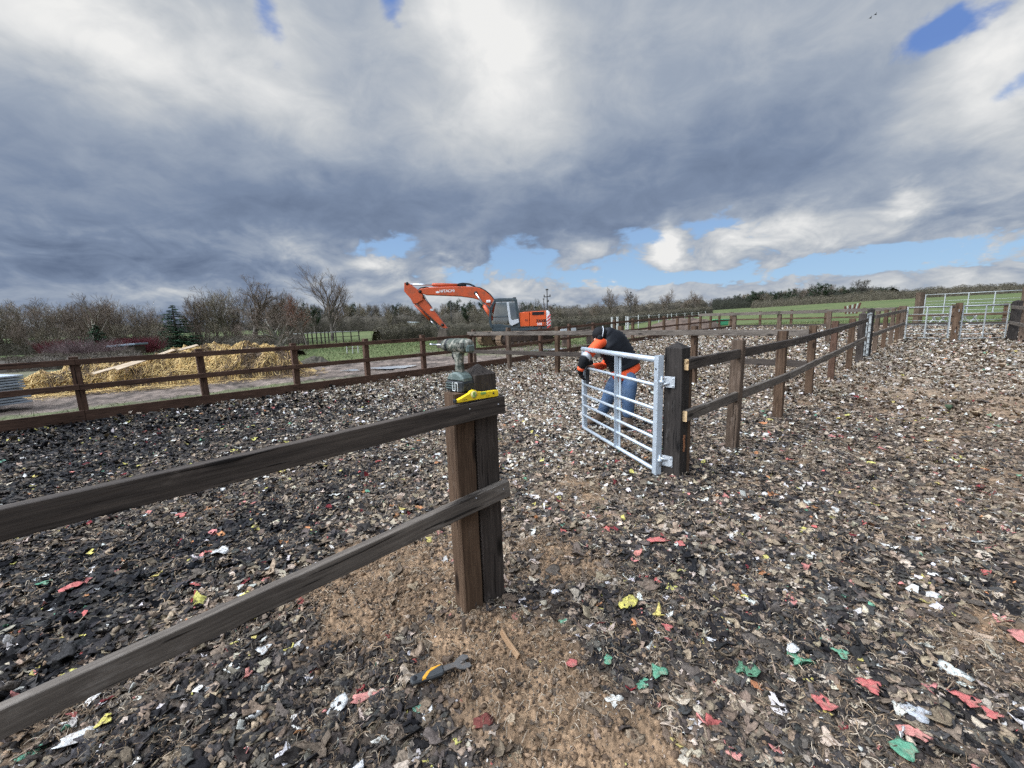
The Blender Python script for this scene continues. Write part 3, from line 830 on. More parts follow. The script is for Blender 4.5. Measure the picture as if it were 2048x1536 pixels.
# ---- 1. the near fence with the double post
RD = (Vector((-1.26, .885, 0)) - Vector((-.10, 1.775, 0))).normalized()       # along the rails, away from the post
RN = Vector((-RD.y, RD.x, 0)) if Vector((-RD.y, RD.x, 0)).y < 0 else Vector((RD.y, -RD.x, 0))   # towards the camera side
f1 = thing('post_and_rail_fence', 'dark two-rail timber fence ending in a double post under the cordless drill', 'fence', (-.2, 1.95, tz(-.2, 1.95)))
N0 = at(931, 1240); N0.z = 0                              # near corner of the fence post
PA, PB = .112, .132
pa = N0 - RD * (PA / 2) - RN * .05                        # fence post (the drill stands on it)
pb_ = N0 - RD * (PA + .012 + PB / 2) - RN * (PB / 2 + .002)
TOP_A = 1.165; TOP_B = 1.24; RZ0 = 1.086
mb = MB(); mb.board(pa + Vector((0, 0, -.3)), pa + Vector((0, 0, TOP_A)), PA, .10, up=RN, bev=.007, seg=6, wob=.002, seed=4); post_a = mb.build('post', [W_BROWN], f1)
mb = MB(); mb.board(pb_ + Vector((0, 0, -.3)), pb_ + Vector((-.004, .0, TOP_B)), PB, PB, up=RN, bev=.006, seg=6, wob=.0015, cap=.050, seed=5); mb.build('gate_post', [W_DARK], f1)
def rail1(z0, z1, hgt, seed, mat, xr):
    th = .040
    a = N0 - RD * xr + RN * (th / 2 + .002); b = N0 + RD * 2.6 + RN * (th / 2 + .002)
    a.z = z0; b.z = z0 + (z1 - z0) * (2.6 + xr) / (1.47 + xr)
    mb = MB(); mb.board(a, b, th, hgt, up=(0, 0, 1), bev=.0025, seg=8, wob=.002, seed=seed)
    nails(mb, [a + RD * .04 + RN * (th / 2) + Vector((0, 0, .006)), a + RD * .205 + RN * (th / 2) + Vector((0, 0, .008))], RN, 1)
    return mb.build('rail', [mat, M_NAIL], f1)
rail1(RZ0, 1.008, .087, 21, W_RAIL, PA + .012 + PB + .010)
rail1(.640, .462, .086, 33, W_RAILL, PA + .012 + PB + .022)

# ---- 2. the gate and its hinge post, and the fence running back from it
f2 = thing('post_and_rail_fence', 'two-rail timber fence running back from the black gate hinge post to the small gate', 'fence', (1.55, 3.72, 0))
hp = Vector((1.495, 3.672, 0))
Hd = Vector((1, 1, 0)).normalized(); Hn = Vector((1, -1, 0)).normalized()      # along the fence / towards the alley
HPX = Vector((math.cos(.33), math.sin(.33), 0)); 
hh = top_at(1350, 697, gt(1350, 958))
HS = .165
mb = MB(); mb.board(hp + Vector((0, 0, -.3)), hp + Vector((.004, .01, hh)), HS, HS, up=Hn, bev=.006, seg=6, wob=.001, cap=.055, seed=9)
gp = mb.build('gate_post', [W_BLACK], f2)
# bare patch on the alley face
mb = MB(); c = hp + Hn * (HS / 2 + .0015) - Hd * .0 + Vector((0, 0, .335)); 
o_ = [(-.018, -.075), (.012, -.08), (.024, -.03), (.016, .03), (.026, .07), (-.008, .085), (-.02, .03), (-.012, -.02)]
mb.prism(o_, c, Hd, (0, 0, 1), .004, 0); mb.build('bare_patch', [M_SCAR], gp)
posts2 = [(1378, 1372, 690, 955, .075, W_BROWN), (1463, 1476, 680, 895, .115, W_GREY), (1555, 1562, 662, 833, .115, W_BROWN), (1617, 1627, 651, 789, .110, W_BROWN), (1661, 1670, 642, 760, .110, W_RED), (1697, 1703, 637, 739, .110, W_BROWN)]
pw_pts = []
base0 = hp.copy()
for i, (px, ptx, ty, by, wd, mt) in enumerate(posts2):
    if i == 0:
        g = hp + Hd * .132 + Hn * .022; h = 1.10
    else:
        g = gt(px, by); h = top_at(px, ty, g)
    pw_pts.append(g)
    mb = MB(); mb.board(g + Vector((0, 0, -.3)), g + Vector((RNG.uniform(-.02, .02), RNG.uniform(-.02, .02), h)), wd, wd * (1 if i else 1.45), up=Hn, bev=.006, seg=4, wob=.002, seed=40 + i)
    mb.build('post', [mt], f2)
gA = gt(1717, 723); hA = top_at(1720, 628, gA)
mb = MB(); mb.board(gA + Vector((0, 0, -.3)), gA + Vector((0, 0, hA)), .15, .15, up=Hn, bev=.006, cap=.05, seed=50); mb.build('gate_post', [W_DARK], f2)
def rails_along(parent, pts, zs, th, hg, side, mats, brk=2, first_end=None, over0=.0, over1=.0, wob=.002, name='rail', sd=100):
    """rails nailed to the faces of the posts; boards butt at every brk-th post"""
    for zi, z in enumerate(zs):
        k = 0
        while k < len(pts) - 1:
            e = min(k + brk, len(pts) - 1)
            a = pts[k].copy(); b = pts[e].copy(); d = (b - a); d.z = 0; d.normalize()
            off = Vector((d.y, -d.x, 0)) * side
            A = a + off; B = b + off
            A.z = pts[k].z + z; B.z = pts[e].z + z
            if k == 0: A = A - d * over0
            else: A = A + d * .003
            if e == len(pts) - 1: B = B + d * over1
            else: B = B - d * .003
            mb = MB(); mb.board(A, B, th, hg, bev=.004, seg=4, wob=wob, end=(1 if (first_end and k == 0) else None), seed=sd + zi * 17 + k)
            mb.build(name, [mats[zi % len(mats)], first_end or mats[0]], parent)
            k = e
line2 = [hp + Hd * .02] + pw_pts[1:] + [gA]
for q in line2: pass
rails_along(f2, line2, (1.065, .60), .045, .098, .098, [W_RAIL, W_RAILL], brk=2, first_end=W_CUT, over0=.055, sd=61)

# ---- 3. short run of fence past the small gate, up to the double gates
gB = gt(1751, 705); gB = gA + (gB - gA).normalized() * 1.05
gB.z = tz(gB.x, gB.y)
gC = gt(1798, 680)
f3 = thing('post_and_rail_fence', 'short two-rail fence between the small upright gate and the pair of wide pale gates', 'fence', gB)
hB = 1.3
mb = MB(); mb.board(gB + Vector((0, 0, -.3)), gB + Vector((0, 0, hB)), .15, .15, up=Hn, cap=.05, seed=51); mb.build('gate_post', [W_BLACK], f3)
pts3 = [gB]
for q, mt in ((.18, W_GREY), (.42, W_BROWN), (.66, W_GREY), (.86, W_BROWN)):
    g = gB.lerp(gC, q); g.z = tz(g.x, g.y); pts3.append(g)
    mb = MB(); mb.board(g + Vector((0, 0, -.3)), g + Vector((0, 0, 1.22)), .11, .11, up=Hn, bev=.005, seed=53); mb.build('post', [mt], f3)
pts3.append(gC)
hC = top_at(1798, 612, gC)
mb = MB(); mb.board(gC + Vector((0, 0, -.3)), gC + Vector((0, 0, hC)), .2, .2, up=Hn, bev=.006, seed=52); mb.build('gate_post', [W_GREY], f3)
rails_along(f3, pts3, (1.10, .62), .045, .10, .10, [W_RAILL, W_RAILL], brk=5, sd=71)

# ---- 4. posts of the double gates and the run of fence coming back on the alley's other side
gD = gt(1905, 683); gE = gt(2022, 681)
hD = top_at(1912, 606, gD); hE = top_at(2029, 603, gE)
f4 = thing('gate_post', 'leaning brown timber gate post standing between the two wide pale gates', 'gate post', gD)
mb = MB(); mb.board(gD + Vector((0, 0, -.3)), gD + Vector((.09, .02, hD)), .17, .17, up=FLD.to_3d(), bev=.008, seg=5, wob=.006, seed=81); mb.build('post', [W_BROWN], f4)
for zz in (.35, 1.05):
    mb = MB(); mb.box(gD + Vector((.07 * zz / hD, -.02, zz)) - FLD.to_3d() * .09, (.10, .012, .09), rot=Matrix.Rotation(.78, 3, 'Z'), bev=.003); mb.build('hinge_plate', [M_GALVD], f4)
f5 = thing('post_and_rail_fence', 'two-rail fence starting at the thick black post beside the wide pale gates', 'fence', gE)
mb = MB(); mb.board(gE + Vector((0, 0, -.3)), gE + Vector((0.03, 0, hE)), .22, .22, up=Hn, bev=.008, cap=.05, seed=82); mb.build('gate_post', [W_BLACK], f5)
pts5 = [gE]
for k in range(1, 6):
    g = gE - Hd * (.9 * k if k < 2 else .9 + 1.7 * (k - 1)) + Hn * .1; g.z = tz(g.x, g.y); pts5.append(g)
    mb = MB(); mb.board(g + Vector((0, 0, -.3)), g + Vector((0, 0, 1.22)), .115, .115, up=Hn, bev=.005, seed=83 + k); mb.build('post', [W_GREY if k != 2 else W_BROWN], f5)
rails_along(f5, pts5, (1.10, .60), .045, .10, .09, [W_RAILL, W_RAILL], brk=2, sd=91)

# ---- 5. cross fence across the arena
f6 = thing('post_and_rail_fence', 'two-rail fence crossing the arena behind the man, with nothing on its far side but pale shred', 'fence', gt(1387, 768))
f6['label'] = 'weathered two-rail cross fence running behind the bending man'
pts6 = []
for px, ty, by, mt in ((1020, 655, 737, W_GREY), (1115, 653, 745, W_BROWN), (1240, 652, 756, W_BROWN), (1387, 652, 768, W_BROWN)):
    g = gt(px, by); pts6.append(g); h = top_at(px, ty, g)
    mb = MB(); mb.board(g + Vector((0, 0, -.3)), g + Vector((RNG.uniform(-.02, .02), 0, h)), .115, .115, up=FLD.to_3d(), bev=.006, seg=4, wob=.003, seed=110 + px); mb.build('post', [mt], f6)
e6 = pw_pts[3] + Hn * -.05; e6.z = tz(e6.x, e6.y)
s6 = FL0 + FLD * 1.75; s6 = Vector((s6.x, s6.y, tz(s6.x, s6.y)))
line6 = [s6] + pts6 + [e6]
rails_along(f6, line6, (1.115, .56), .045, .115, .085, [W_RAILL, W_RAIL], brk=3, sd=121)
# spare post beside the boundary fence
g = gt(949, 728); 
mb = MB(); mb.board(g + Vector((0, 0, -.3)), g + Vector((.01, 0, top_at(947, 659, g))), .12, .12, up=FLD.to_3d(), bev=.006, seg=4, wob=.003, seed=131); mb.build('post', [W_GREY], f6)

# ---- 6. second cross fence, one top rail
f7 = thing('post_and_rail_fence', 'one-rail cross fence on pale square posts across the far part of the arena', 'fence', gt(1556, 680))
pts7 = []
for px, ty, by in ((1467, 630, 678), (1556, 626, 680), (1654, 623, 684)):
    g = gt(px, by); pts7.append(g)
    mb = MB(); mb.board(g + Vector((0, 0, -.3)), g + Vector((0, 0, top_at(px, ty, g))), .15, .15, up=FLD.to_3d(), bev=.006, seg=3, wob=.003, seed=140 + px); mb.build('post', [W_GREY], f7)
d7 = (pts7[1] - pts7[2]); d7.z = 0
a7 = pts7[0] + (pts7[0] - pts7[1]) * .9; a7.z = tz(a7.x, a7.y); b7 = pts7[2].lerp(gC, .9); b7.z = tz(b7.x, b7.y)
rails_along(f7, [a7] + pts7 + [b7], (1.16,), .05, .13, .10, [W_RAILL], brk=2, sd=151)

# ---- 7. the boundary fence along the long side and round the far corner
f8 = thing('post_and_rail_fence', 'long red-brown boundary fence with a kick board along the straw heap side of the arena', 'fence', (FL0.x, FL0.y, 0))
pts8 = []
for k in range(-6, 15):
    q = FL0 + FLD * (1.72 * k); g = Vector((q.x, q.y, tz(q.x, q.y))); pts8.append(g)
cor = Vector((CORNER.x, CORNER.y, tz(CORNER.x, CORNER.y)))
pts8.append(cor)
for i, g in enumerate(pts8):
    w_ = .12 if i < len(pts8) - 1 else .2
    mb = MB(); mb.board(g + Vector((0, 0, -.35)), g + Vector((RNG.uniform(-.02, .02), RNG.uniform(-.02, .02), 1.13 + RNG.uniform(-.02, .03))), w_, w_, up=NL.to_3d(), bev=.005, seg=2, wob=.002, seed=200 + i)
    mb.build('post', [W_RED if i < 12 else W_BROWN], f8)
rails_along(f8, pts8, (1.03, .60), .045, .095, .083, [W_RED, W_RED], brk=2, sd=211)
rails_along(f8, pts8, (.10,), .045, .20, .084, [W_RED], brk=2, name='kick_board', sd=231)
f9 = thing('post_and_rail_fence', 'dark boundary fence along the far end of the arena in front of the green field', 'fence', cor)
pts9 = [cor]
for k in range(1, 9):
    q = CORNER + FRD * (1.86 * k); pts9.append(Vector((q.x, q.y, tz(q.x, q.y))))
for i, g in enumerate(pts9[1:]):
    mb = MB(); mb.board(g + Vector((0, 0, -.35)), g + Vector((0, 0, 1.15 + RNG.uniform(-.02, .03))), .14, .14, up=NL.to_3d(), bev=.005, seed=250 + i); mb.build('post', [W_BROWN], f9)
rails_along(f9, pts9, (1.06, .60), .05, .10, .10, [W_DARK, W_BROWN], brk=2, sd=261)
rails_along(f9, pts9, (.10,), .05, .22, .10, [W_DARK], brk=2, name='kick_board', sd=281)

# ------------------------------------------------------------------ tubular gates
def bar_gate(name, label, cat, A, B, h, z0, bars, mat, r_top=.028, r_bar=.016, mids=(.5,), stile=(.05, .05), group=None, hstile=None, hinge_extra=.06, bw=.045):
    """A hinge end, B free end (points on the ground)"""
    A = Vector(A); B = Vector(B); d = (B - A); Ln = math.hypot(d.x, d.y); d = d / d.length; up = Vector((0, 0, 1))
    o = thing(name, label, cat, A)
    zA = Vector((0, 0, z0))
    n = d.cross(up).normalized()
    for i, q in enumerate(bars):
        mb = MB(); r = r_top if i == 0 else (r_bar * 1.25 if i == len(bars) - 1 else r_bar)
        mb.tube([A + zA + up * (h * q), B + zA + up * (h * q)], r, 10); mb.build('rail', [mat], o)
    hs = hstile or stile
    mb = MB(); mb.board(A + zA - up * hinge_extra, A + zA + up * (h + r_top + .012), hs[0], hs[1], up=d, bev=.004); s1 = mb.build('hinge_stile', [mat], o)
    mb = MB(); mb.board(B + zA - up * .01, B + zA + up * (h + r_top * .9), stile[0] * .25, stile[1], up=d, bev=.002)
    mb.board(B + zA - up * .01 - d * stile[1] * .5 + n * stile[0] * .5, B + zA + up * (h + r_top * .9) - d * stile[1] * .5 + n * stile[0] * .5, stile[0], .006, up=d, bev=.001)
    mb.build('closing_stile', [mat], o)
    for q in mids:
        P = A.lerp(B, q)
        mb = MB(); mb.board(P + zA + n * (r_bar + .004), P + zA + up * (h + r_top * .3) + n * (r_bar + .004), .010, bw, up=d, bev=.001)
        mb.board(P + zA - n * (r_bar - .004) + d * .024, P + zA + up * (h - r_top * .5) - n * (r_bar - .004) + d * .024, bw, .006, up=d, bev=.001)
        mb.build('brace', [mat], o)
    return o, d, n
GA = at(1313, 938, .07); GA.z = 0
GB = at(1166, 852, .07); GB.z = 0
g1, gd, gn = bar_gate('field_gate', 'galvanised seven-bar gate hanging half open on the black hinge post', 'gate', GA, GB, 1.045, .055,
                      (1.0, .775, .56, .425, .295, .165, .0), M_GALV, mids=(.44,), stile=(.05, .05), hstile=(.062, .062), hinge_extra=.03)
# drilled hole and hinges (eye on the gate, plate on the post)
mb = MB(); c = GA + Vector((0, 0, 1.02)); nn = gn if gn.y < 0 else -gn
mb.tube([c + nn * .0315 + gd * -.002, c + nn * .033 + gd * -.002], .011, 12, 0); mb.build('drilled_hole', [pm('dark_void', (.02, .02, .022), .8, bmp=0)], g1)
pn = Vector((hp - GA)); pn.z = 0; pn.normalize()
pdir = -Hd
for zz, flip in ((.905, 1), (.165, -1)):
    mb = MB(); e = GA + Vector((0, 0, zz)) + (hp - GA) * .10 + Vector((0, -.03, 0))
    fc = hp - Hd * (HS / 2 + .004) - Hn * .0
    mb.tube([GA + Vector((0, 0, zz)) + nn * .03, e + Vector((0, 0, 0))], .011, 8)
    mb.tube([e + Vector((0, 0, -.014)), e + Vector((0, 0, .014))], .021, 12)
    mb.tube([e + Vector((0, 0, -.05)), e + Vector((0, 0, .05))], .010, 8)
    mb.build('hinge_eye', [M_GALV], g1)
    mb = MB(); pc = fc + Vector((0, 0, zz)) - Hn * .030
    mb.prism([(-.05, -.05), (.05, -.05), (.05, .05), (-.05, .05)], pc - Hd * .0, Hn, (0, 0, 1), .006, 0, bev=.0015)
    for u_ in (-.034, .034):
        for v_ in (-.034, .034):
            b0 = pc + Hn * u_ + Vector((0, 0, v_)); mb.tube([b0, b0 - Hd * .010], .0075, 6)
    mb.tube([pc - Hd * .003 + Vector((0, 0, -.01 * flip)), e + Vector((0, 0, -.026 * flip))], .011, 8)
    mb.build('hinge_plate', [M_GALVD], gp)
# small upright gate seen nearly end on
dAB = (gB - gA); dAB.z = 0; dAB.normalize()
sA = gA + dAB * .13 - Hn * .02; sB = gB - dAB * .13 + Hn * .02
bar_gate('field_gate', 'narrow white-looking upright gate seen almost edge on along the receding fence', 'gate', sB, sA, 1.08, .10, (1, .76, .56, .42, .28, .14, 0), M_WHITE_GATE, mids=(.5,), stile=(.05, .05), r_top=.024, r_bar=.016)
# pair of wide gates
vC = (gD - gC); vC.z = 0; vC.normalize()
bar_gate('field_gate', 'pale seven-bar gate filling the gap before the leaning brown post', 'gate', gC + vC * .16, gD - vC * .14, 1.10, .10, (1, .77, .56, .42, .28, .14, 0), M_WHITE_GATE, mids=(.47,), r_top=.019, r_bar=.010, bw=.03, stile=(.04, .04))
vE = (gE - gD); vE.z = 0; vE.normalize()
bar_gate('field_gate', 'pale seven-bar gate between the leaning brown post and the thick black post', 'gate', gD + vE * .17, gE - vE * .17, 1.10, .10, (1, .77, .56, .42, .28, .14, 0), M_WHITE_GATE, mids=(.5,), r_top=.019, r_bar=.010, bw=.03, stile=(.04, .04))
# long gate in the field beyond
q0 = dirat(1849, 27.5); q1 = dirat(2046, 24.0)
g9, _, _ = bar_gate('field_gate', 'long pale gate standing in the green field beyond the boundary fence', 'gate', q0, q1, 1.25, .55, (1, .66, .5, .34, .17, 0), M_WHITE_GATE, mids=(.22, .47, .73), r_top=.024, r_bar=.013)
q2 = dirat(1838, 27.7); mb = MB(); mb.board(q2 + Vector((0, 0, -.3)), q2 + Vector((0, 0, 1.98)), .34, .34, bev=.02, seg=3, wob=.01, seed=5); o = mb.build('gate_post', [W_GREY], None, q2)
tag(o, 'stout grey post at the hinge end of the long gate in the field', 'gate post')
q3 = dirat(2052, 23.9); mb = MB(); mb.board(q3 + Vector((0, 0, -.3)), q3 + Vector((0, 0, 1.98)), .30, .30, bev=.02, seg=3, wob=.01, seed=6); o = mb.build('gate_post', [W_GREY], None, q3)
tag(o, 'stout grey post at the latch end of the long gate in the field', 'gate post')
# ------------------------------------------------------------------ excavator
M_ORANGE = pm('orange_machine_paint', (.50, .085, .028), .42, 0, .12, scale=3, bmp=.04, dirt=(.30, .075, .035), dirt_amt=.42, dscale=2.2)
M_ORANGEP = pm('orange_panel_paint', (.66, .105, .028), .38, 0, .06, scale=3, bmp=.03, dirt=(.42, .12, .06), dirt_amt=.15, dscale=2.2)
M_CAB = pm('cab_dark_paint', (.045, .060, .066), .4, 0, .15, bmp=.03, dirt=(.13, .12, .10), dirt_amt=.2)
M_BLK = pm('black_rubber', (.013, .013, .014), .6, 0, .3, bmp=.05)
M_CHROME = pm('steel_rod', (.62, .63, .65), .22, .9, .05, bmp=0)
M_TRK = pm('rusty_track_steel', (.19, .125, .072), .75, .1, .35, scale=9, bmp=.3, dirt=(.12, .085, .06), dirt_amt=.55)
M_UND = pm('muddy_undercarriage', (.065, .046, .035), .8, 0, .4, scale=6, bmp=.4, dirt=(.11, .075, .05), dirt_amt=.5)
M_BKT = pm('worn_bucket_steel', (.12, .095, .075), .6, .3, .35, bmp=.2, dirt=(.17, .13, .10), dirt_amt=.4)
M_WHT = pm('white_paint', (.74, .74, .72), .45, 0, .06, bmp=.02, dirt=(.45, .42, .38), dirt_amt=.12)
M_REDP = pm('red_chevron', (.55, .05, .045), .45, 0, .1, bmp=0)
M_TRIM = pm('pale_grey_trim', (.52, .54, .55), .45, 0, .08, bmp=.02, dirt=(.3, .29, .27), dirt_amt=.15)
M_SEAT = pm('seat_fabric', (.05, .05, .055), .8)
mt, gnt_, gb_ = _nt('window_glass')
gtr = nd(gnt_, 'ShaderNodeBsdfTransparent'); gtr.inputs[0].default_value = (.62, .68, .68, 1)
ggl = nd(gnt_, 'ShaderNodeBsdfGlossy'); ggl.inputs['Roughness'].default_value = .03
gfr = nd(gnt_, 'ShaderNodeFresnel'); gfr.inputs[0].default_value = 1.55
gmx = nd(gnt_, 'ShaderNodeMixShader'); gma = nd(gnt_, 'ShaderNodeMath', operation='ADD'); gma.inputs[1].default_value = .24; gnt_.links.new(gfr.outputs[0], gma.inputs[0])
gnt_.links.new(gma.outputs[0], gmx.inputs[0]); gnt_.links.new(gtr.outputs[0], gmx.inputs[1]); gnt_.links.new(ggl.outputs[0], gmx.inputs[2])
gnt_.links.new(gmx.outputs[0], [n for n in gnt_.nodes if n.type == 'OUTPUT_MATERIAL'][0].inputs[0]); M_GLASS = mt

def PY(px, py, Yp):
    v = ray(px, py); return CAM + v * (Yp / v.y)
def K3(cx, cy, Yp): return PY(790 + cx / 6.206, 550 + cy / 6.206, Yp)
EX = Vector((1, 0, 0)); EZ = Vector((0, 0, 1))
eg = K3(1500, 862, 26.6); ez0 = tz(0, 27) - .03
ex = thing('excavator', 'orange tracked excavator with white lettering parked on the field behind the fence', 'excavator', (.6, 27.3, ez0))
def plate(name, pts, Yp, th, mat, bev=.02, parent=None, side=None):
    q = [K3(a, b, Yp) for a, b in pts]
    mb = MB(); mb.prism([(p.x, p.z) for p in q], (0, Yp, 0), EX, EZ, th, 0, bev); return mb.build(name, mat, parent or ex)
YB = 27.45
boom = plate('boom', [(295, 190), (330, 172), (420, 157), (560, 150), (700, 147), (850, 145), (950, 147), (1010, 155), (1060, 168), (1105, 190), (1140, 215), (1205, 275), (1250, 340), (1290, 430), (1310, 540), (1250, 560), (1215, 470), (1185, 405), (1120, 355), (1060, 320), (1010, 300), (960, 287), (820, 268), (600, 258), (390, 250), (320, 225)], YB, .52, M_ORANGE, .04)
K = lambda a, b, dy=0: K3(a, b, YB + dy)
text_mesh(boom, 'lettering', 'HITACHI', .25, K(552, 219, -.268), EX + Vector((0, 0, .02)), EZ, M_WHT, .004, bold=.004)
boom['_o'] = ex['_o']
for o in children(boom):                                   # the boom's own space is the machine's
    pass
mb = MB(); mb.prism([(-.10, -.05), (0, -.07), (.10, -.05), (.12, .02), (0, .07), (-.12, .02)], K(528, 212, -.266), EX, EZ, .012); mb.build('emblem', M_WHT, boom)
arm = plate('arm', [(128, 98), (150, 92), (172, 104), (230, 150), (285, 185), (345, 240), (372, 300), (470, 420), (545, 515), (600, 590), (655, 660), (610, 662), (560, 625), (430, 505), (330, 430), (240, 357), (205, 295), (150, 240), (125, 205)], YB, .36, M_ORANGE, .03)
mb = MB()
for dy in (-.24, .24):
    mb.prism([(p.x, p.z) for p in [K(a, b) for a, b in [(128, 98), (172, 104), (285, 185), (350, 250), (355, 310), (290, 350), (238, 360), (205, 295), (125, 205)]]], (0, YB + dy, 0), EX, EZ, .05, 0, .01)
mb.build('arm_side_plate', M_ORANGE, arm)
mb = MB(); mb.tube([K(150, 105, -.30), K(150, 105, .30)], .10, 12); mb.build('pin', M_BLK, arm)
mb = MB(); mb.tube([K(590, 620, -.22), K(590, 620, .22)], .10, 12); mb.build('pin', M_BLK, arm)
mb = MB(); mb.tube([K(310, 205, -.30), K(310, 205, .30)], .11, 12); mb.build('pin', M_BLK, boom)
mb = MB(); mb.tube([K(1003, 225, -.30), K(1003, 225, .30)], .12, 12); mb.build('pin', M_BLK, boom)
mb = MB(); mb.tube([K(465, 122), K(480, 122), K(800, 130)], [.10, .12, .12], 12); mb.build('hydraulic_cylinder', M_ORANGE, ex)
mb = MB(); mb.tube([K(180, 117), K(475, 122)], .055, 8); mb.build('piston_rod', M_CHROME, ex)
mb = MB(); mb.box(K(832, 138), (.55, .3, .26), bev=.05); mb.build('cylinder_bracket', M_BLK, ex)
for dy in (-.34, .34):
    mb = MB(); mb.tube([K(1005, 230, dy), K(1112, 388, dy)], .055, 8); mb.build('piston_rod', M_CHROME, ex)
    mb = MB(); mb.tube([K(1105, 378, dy), K(1215, 560, dy)], .125, 12); mb.build('hydraulic_cylinder', M_ORANGE, ex)
for pts, r in (([(775, 128), (790, 108), (840, 100), (920, 108), (975, 128), (1000, 150)], .035), ([(770, 122), (800, 112), (860, 112), (930, 122), (985, 148)], .03),
               ([(1000, 150), (1060, 160), (1120, 192), (1180, 240), (1245, 325)], .04), ([(420, 157), (380, 148), (320, 158), (288, 185), (300, 225), (350, 260), (375, 300)], .035),
               ([(400, 156), (340, 165), (300, 190), (310, 240), (362, 275)], .03), ([(360, 250), (400, 320), (455, 395)], .022)):
    mb = MB(); mb.tube([K(a, b, -.2) for a, b in pts], r, 6); mb.build('hose', M_BLK, ex)
mb = MB(); mb.tube([K(250, 366, -.02), K(430, 555, -.02)], .09, 10); mb.build('hydraulic_cylinder', M_ORANGE, ex)
mb = MB(); mb.tube([K(430, 555), K(525, 650)], .045, 8); mb.build('piston_rod', M_CHROME, ex)
mb = MB(); mb.tube([K(262, 350, -.25), K(440, 530, -.25), (K(520, 615, -.2))], .025, 6); mb.build('hose', M_BLK, ex)
mb = MB()
for dy in (-.2, .2): mb.tube([K(500, 610, dy), K(545, 665, dy), K(640, 690, dy)], .05, 8)
mb.tube([K(545, 665, -.25), K(545, 665, .25)], .07, 8); mb.build('bucket_linkage', M_BLK, ex)
bk = MB()
prof_o = [(568, 655), (652, 678), (662, 770), (648, 870), (600, 925), (540, 918)]
prof_i = [(548, 905), (590, 900), (628, 850), (640, 770), (632, 700), (575, 690)]
pp = [K(a, b) for a, b in prof_o + prof_i]
bk.prism([(p.x, p.z) for p in pp], (0, YB, 0), EX, EZ, 1.15, 0, .01)
for dy in (-.56, .56):
    pq = [K(a, b) for a, b in prof_o + [(545, 760)]]
    bk.prism([(p.x, p.z) for p in pq], (0, YB + dy, 0), EX, EZ, .04)
for k in range(5):
    bk.box(K(540, 922, -.46 + .23 * k), (.22, .09, .07), bev=.02)
bk.build('bucket', M_BKT, ex)
mb = MB(); mb.box(K(1160, 328, -.30), (.28, .1, .16), bev=.02); mb.build('work_lamp', M_WHT, boom)
mb = MB(); mb.box(K(458, 432, -.2), (.2, .02, .14), bev=.005); mb.build('plate', M_TRIM, arm)
# cab
YC0, YC1 = 26.05, 27.05
def bar(mb, a, b, Yp, w=.09, d=.09, mat=0):
    p, q = K3(*a, Yp), K3(*b, Yp); mb.board(p, q, w, d, up=(0, 1, 0), mat=mat, bev=.015)
mb = MB()
for Yp in (YC0, YC1):
    sc_ = [(1240, 322), (1212, 372), (1190, 440), (1180, 520), (1184, 600), (1204, 652)]
    for a, b in zip(sc_, sc_[1:]): bar(mb, a, b, Yp, .16, .13)
    bar(mb, (1232, 322), (1512, 316), Yp, .13, .16); bar(mb, (1500, 318), (1542, 648), Yp, .16, .16); bar(mb, (1395, 325), (1425, 560), Yp, .08, .10)
    bar(mb, (1222, 522), (1400, 516), Yp, .05, .07)
mb.build('cab_frame', M_CAB, ex)
def panel(name, pts, Yp, th, mat, bev=.01):
    return plate(name, pts, Yp, th, mat, bev)
mb = MB(); q = [K3(a, b, (YC0 + YC1) / 2) for a, b in [(1228, 300), (1300, 292), (1480, 292), (1512, 305), (1515, 325), (1232, 328)]]
mb.prism([(p.x, p.z) for p in q], (0, (YC0 + YC1) / 2, 0), EX, EZ, YC1 - YC0 + .12, 0, .03); mb.build('cab_roof', M_CAB, ex)
mb = MB(); q = [K3(a, b, (YC0 + YC1) / 2) for a, b in [(1196, 615), (1300, 610), (1420, 628), (1545, 590), (1548, 660), (1205, 668)]]
mb.prism([(p.x, p.z) for p in q], (0, (YC0 + YC1) / 2, 0), EX, EZ, YC1 - YC0 + .06, 0, .02); mb.build('cab_floor', M_CAB, ex)
for nm, pts in (('door_window', [(1250, 345), (1385, 338), (1400, 512), (1218, 516)]), ('door_window', [(1215, 530), (1402, 522), (1415, 605), (1225, 615)]), ('rear_window', [(1412, 340), (1500, 338), (1525, 540), (1440, 560)])):
    plate(nm, pts, YC0 + .01, .012, M_GLASS, 0)
    plate(nm, pts, YC1 - .01, .012, M_GLASS, 0)
panel('cab_trim', [(1386, 338), (1414, 336), (1424, 420), (1440, 545), (1455, 562), (1535, 545), (1541, 588), (1450, 632), (1425, 612), (1412, 560), (1398, 440)], YC0 - .10, .06, M_TRIM, .015)
mb = MB(); s0 = K3(1370, 520, 26.5); mb.box(s0, (.5, .5, .14), bev=.04); mb.box(s0 + Vector((.26, 0, .38)), (.14, .46, .75), bev=.05, rot=Matrix.Rotation(-.15, 3, 'Y')); mb.box(s0 + Vector((-.35, -.25, -.02)), (.3, .14, .4), bev=.03); mb.build('seat', M_SEAT, ex)
mb = MB(); mb.tube([K3(1245, 560, 26.5), K3(1275, 470, 26.5)], .025, 6); mb.box(K3(1282, 455, 26.5), (.04, .5, .26), bev=.02, rot=Matrix.Rotation(.3, 3, 'Y')); mb.build('control_console', M_SEAT, ex)
mb = MB(); mb.tube([K3(1445, 312, 26.4), K3(1445, 296, 26.4)], .06, 8); mb.build('roof_beacon', M_BLK, ex)
mb = MB(); mb.tube([K3(1482, 312, 26.6), K3(1482, 286, 26.6)], .03, 6); mb.box(K3(1482, 288, 26.6), (.22, .2, .12), bev=.03); mb.build('mirror', M_BLK, ex)
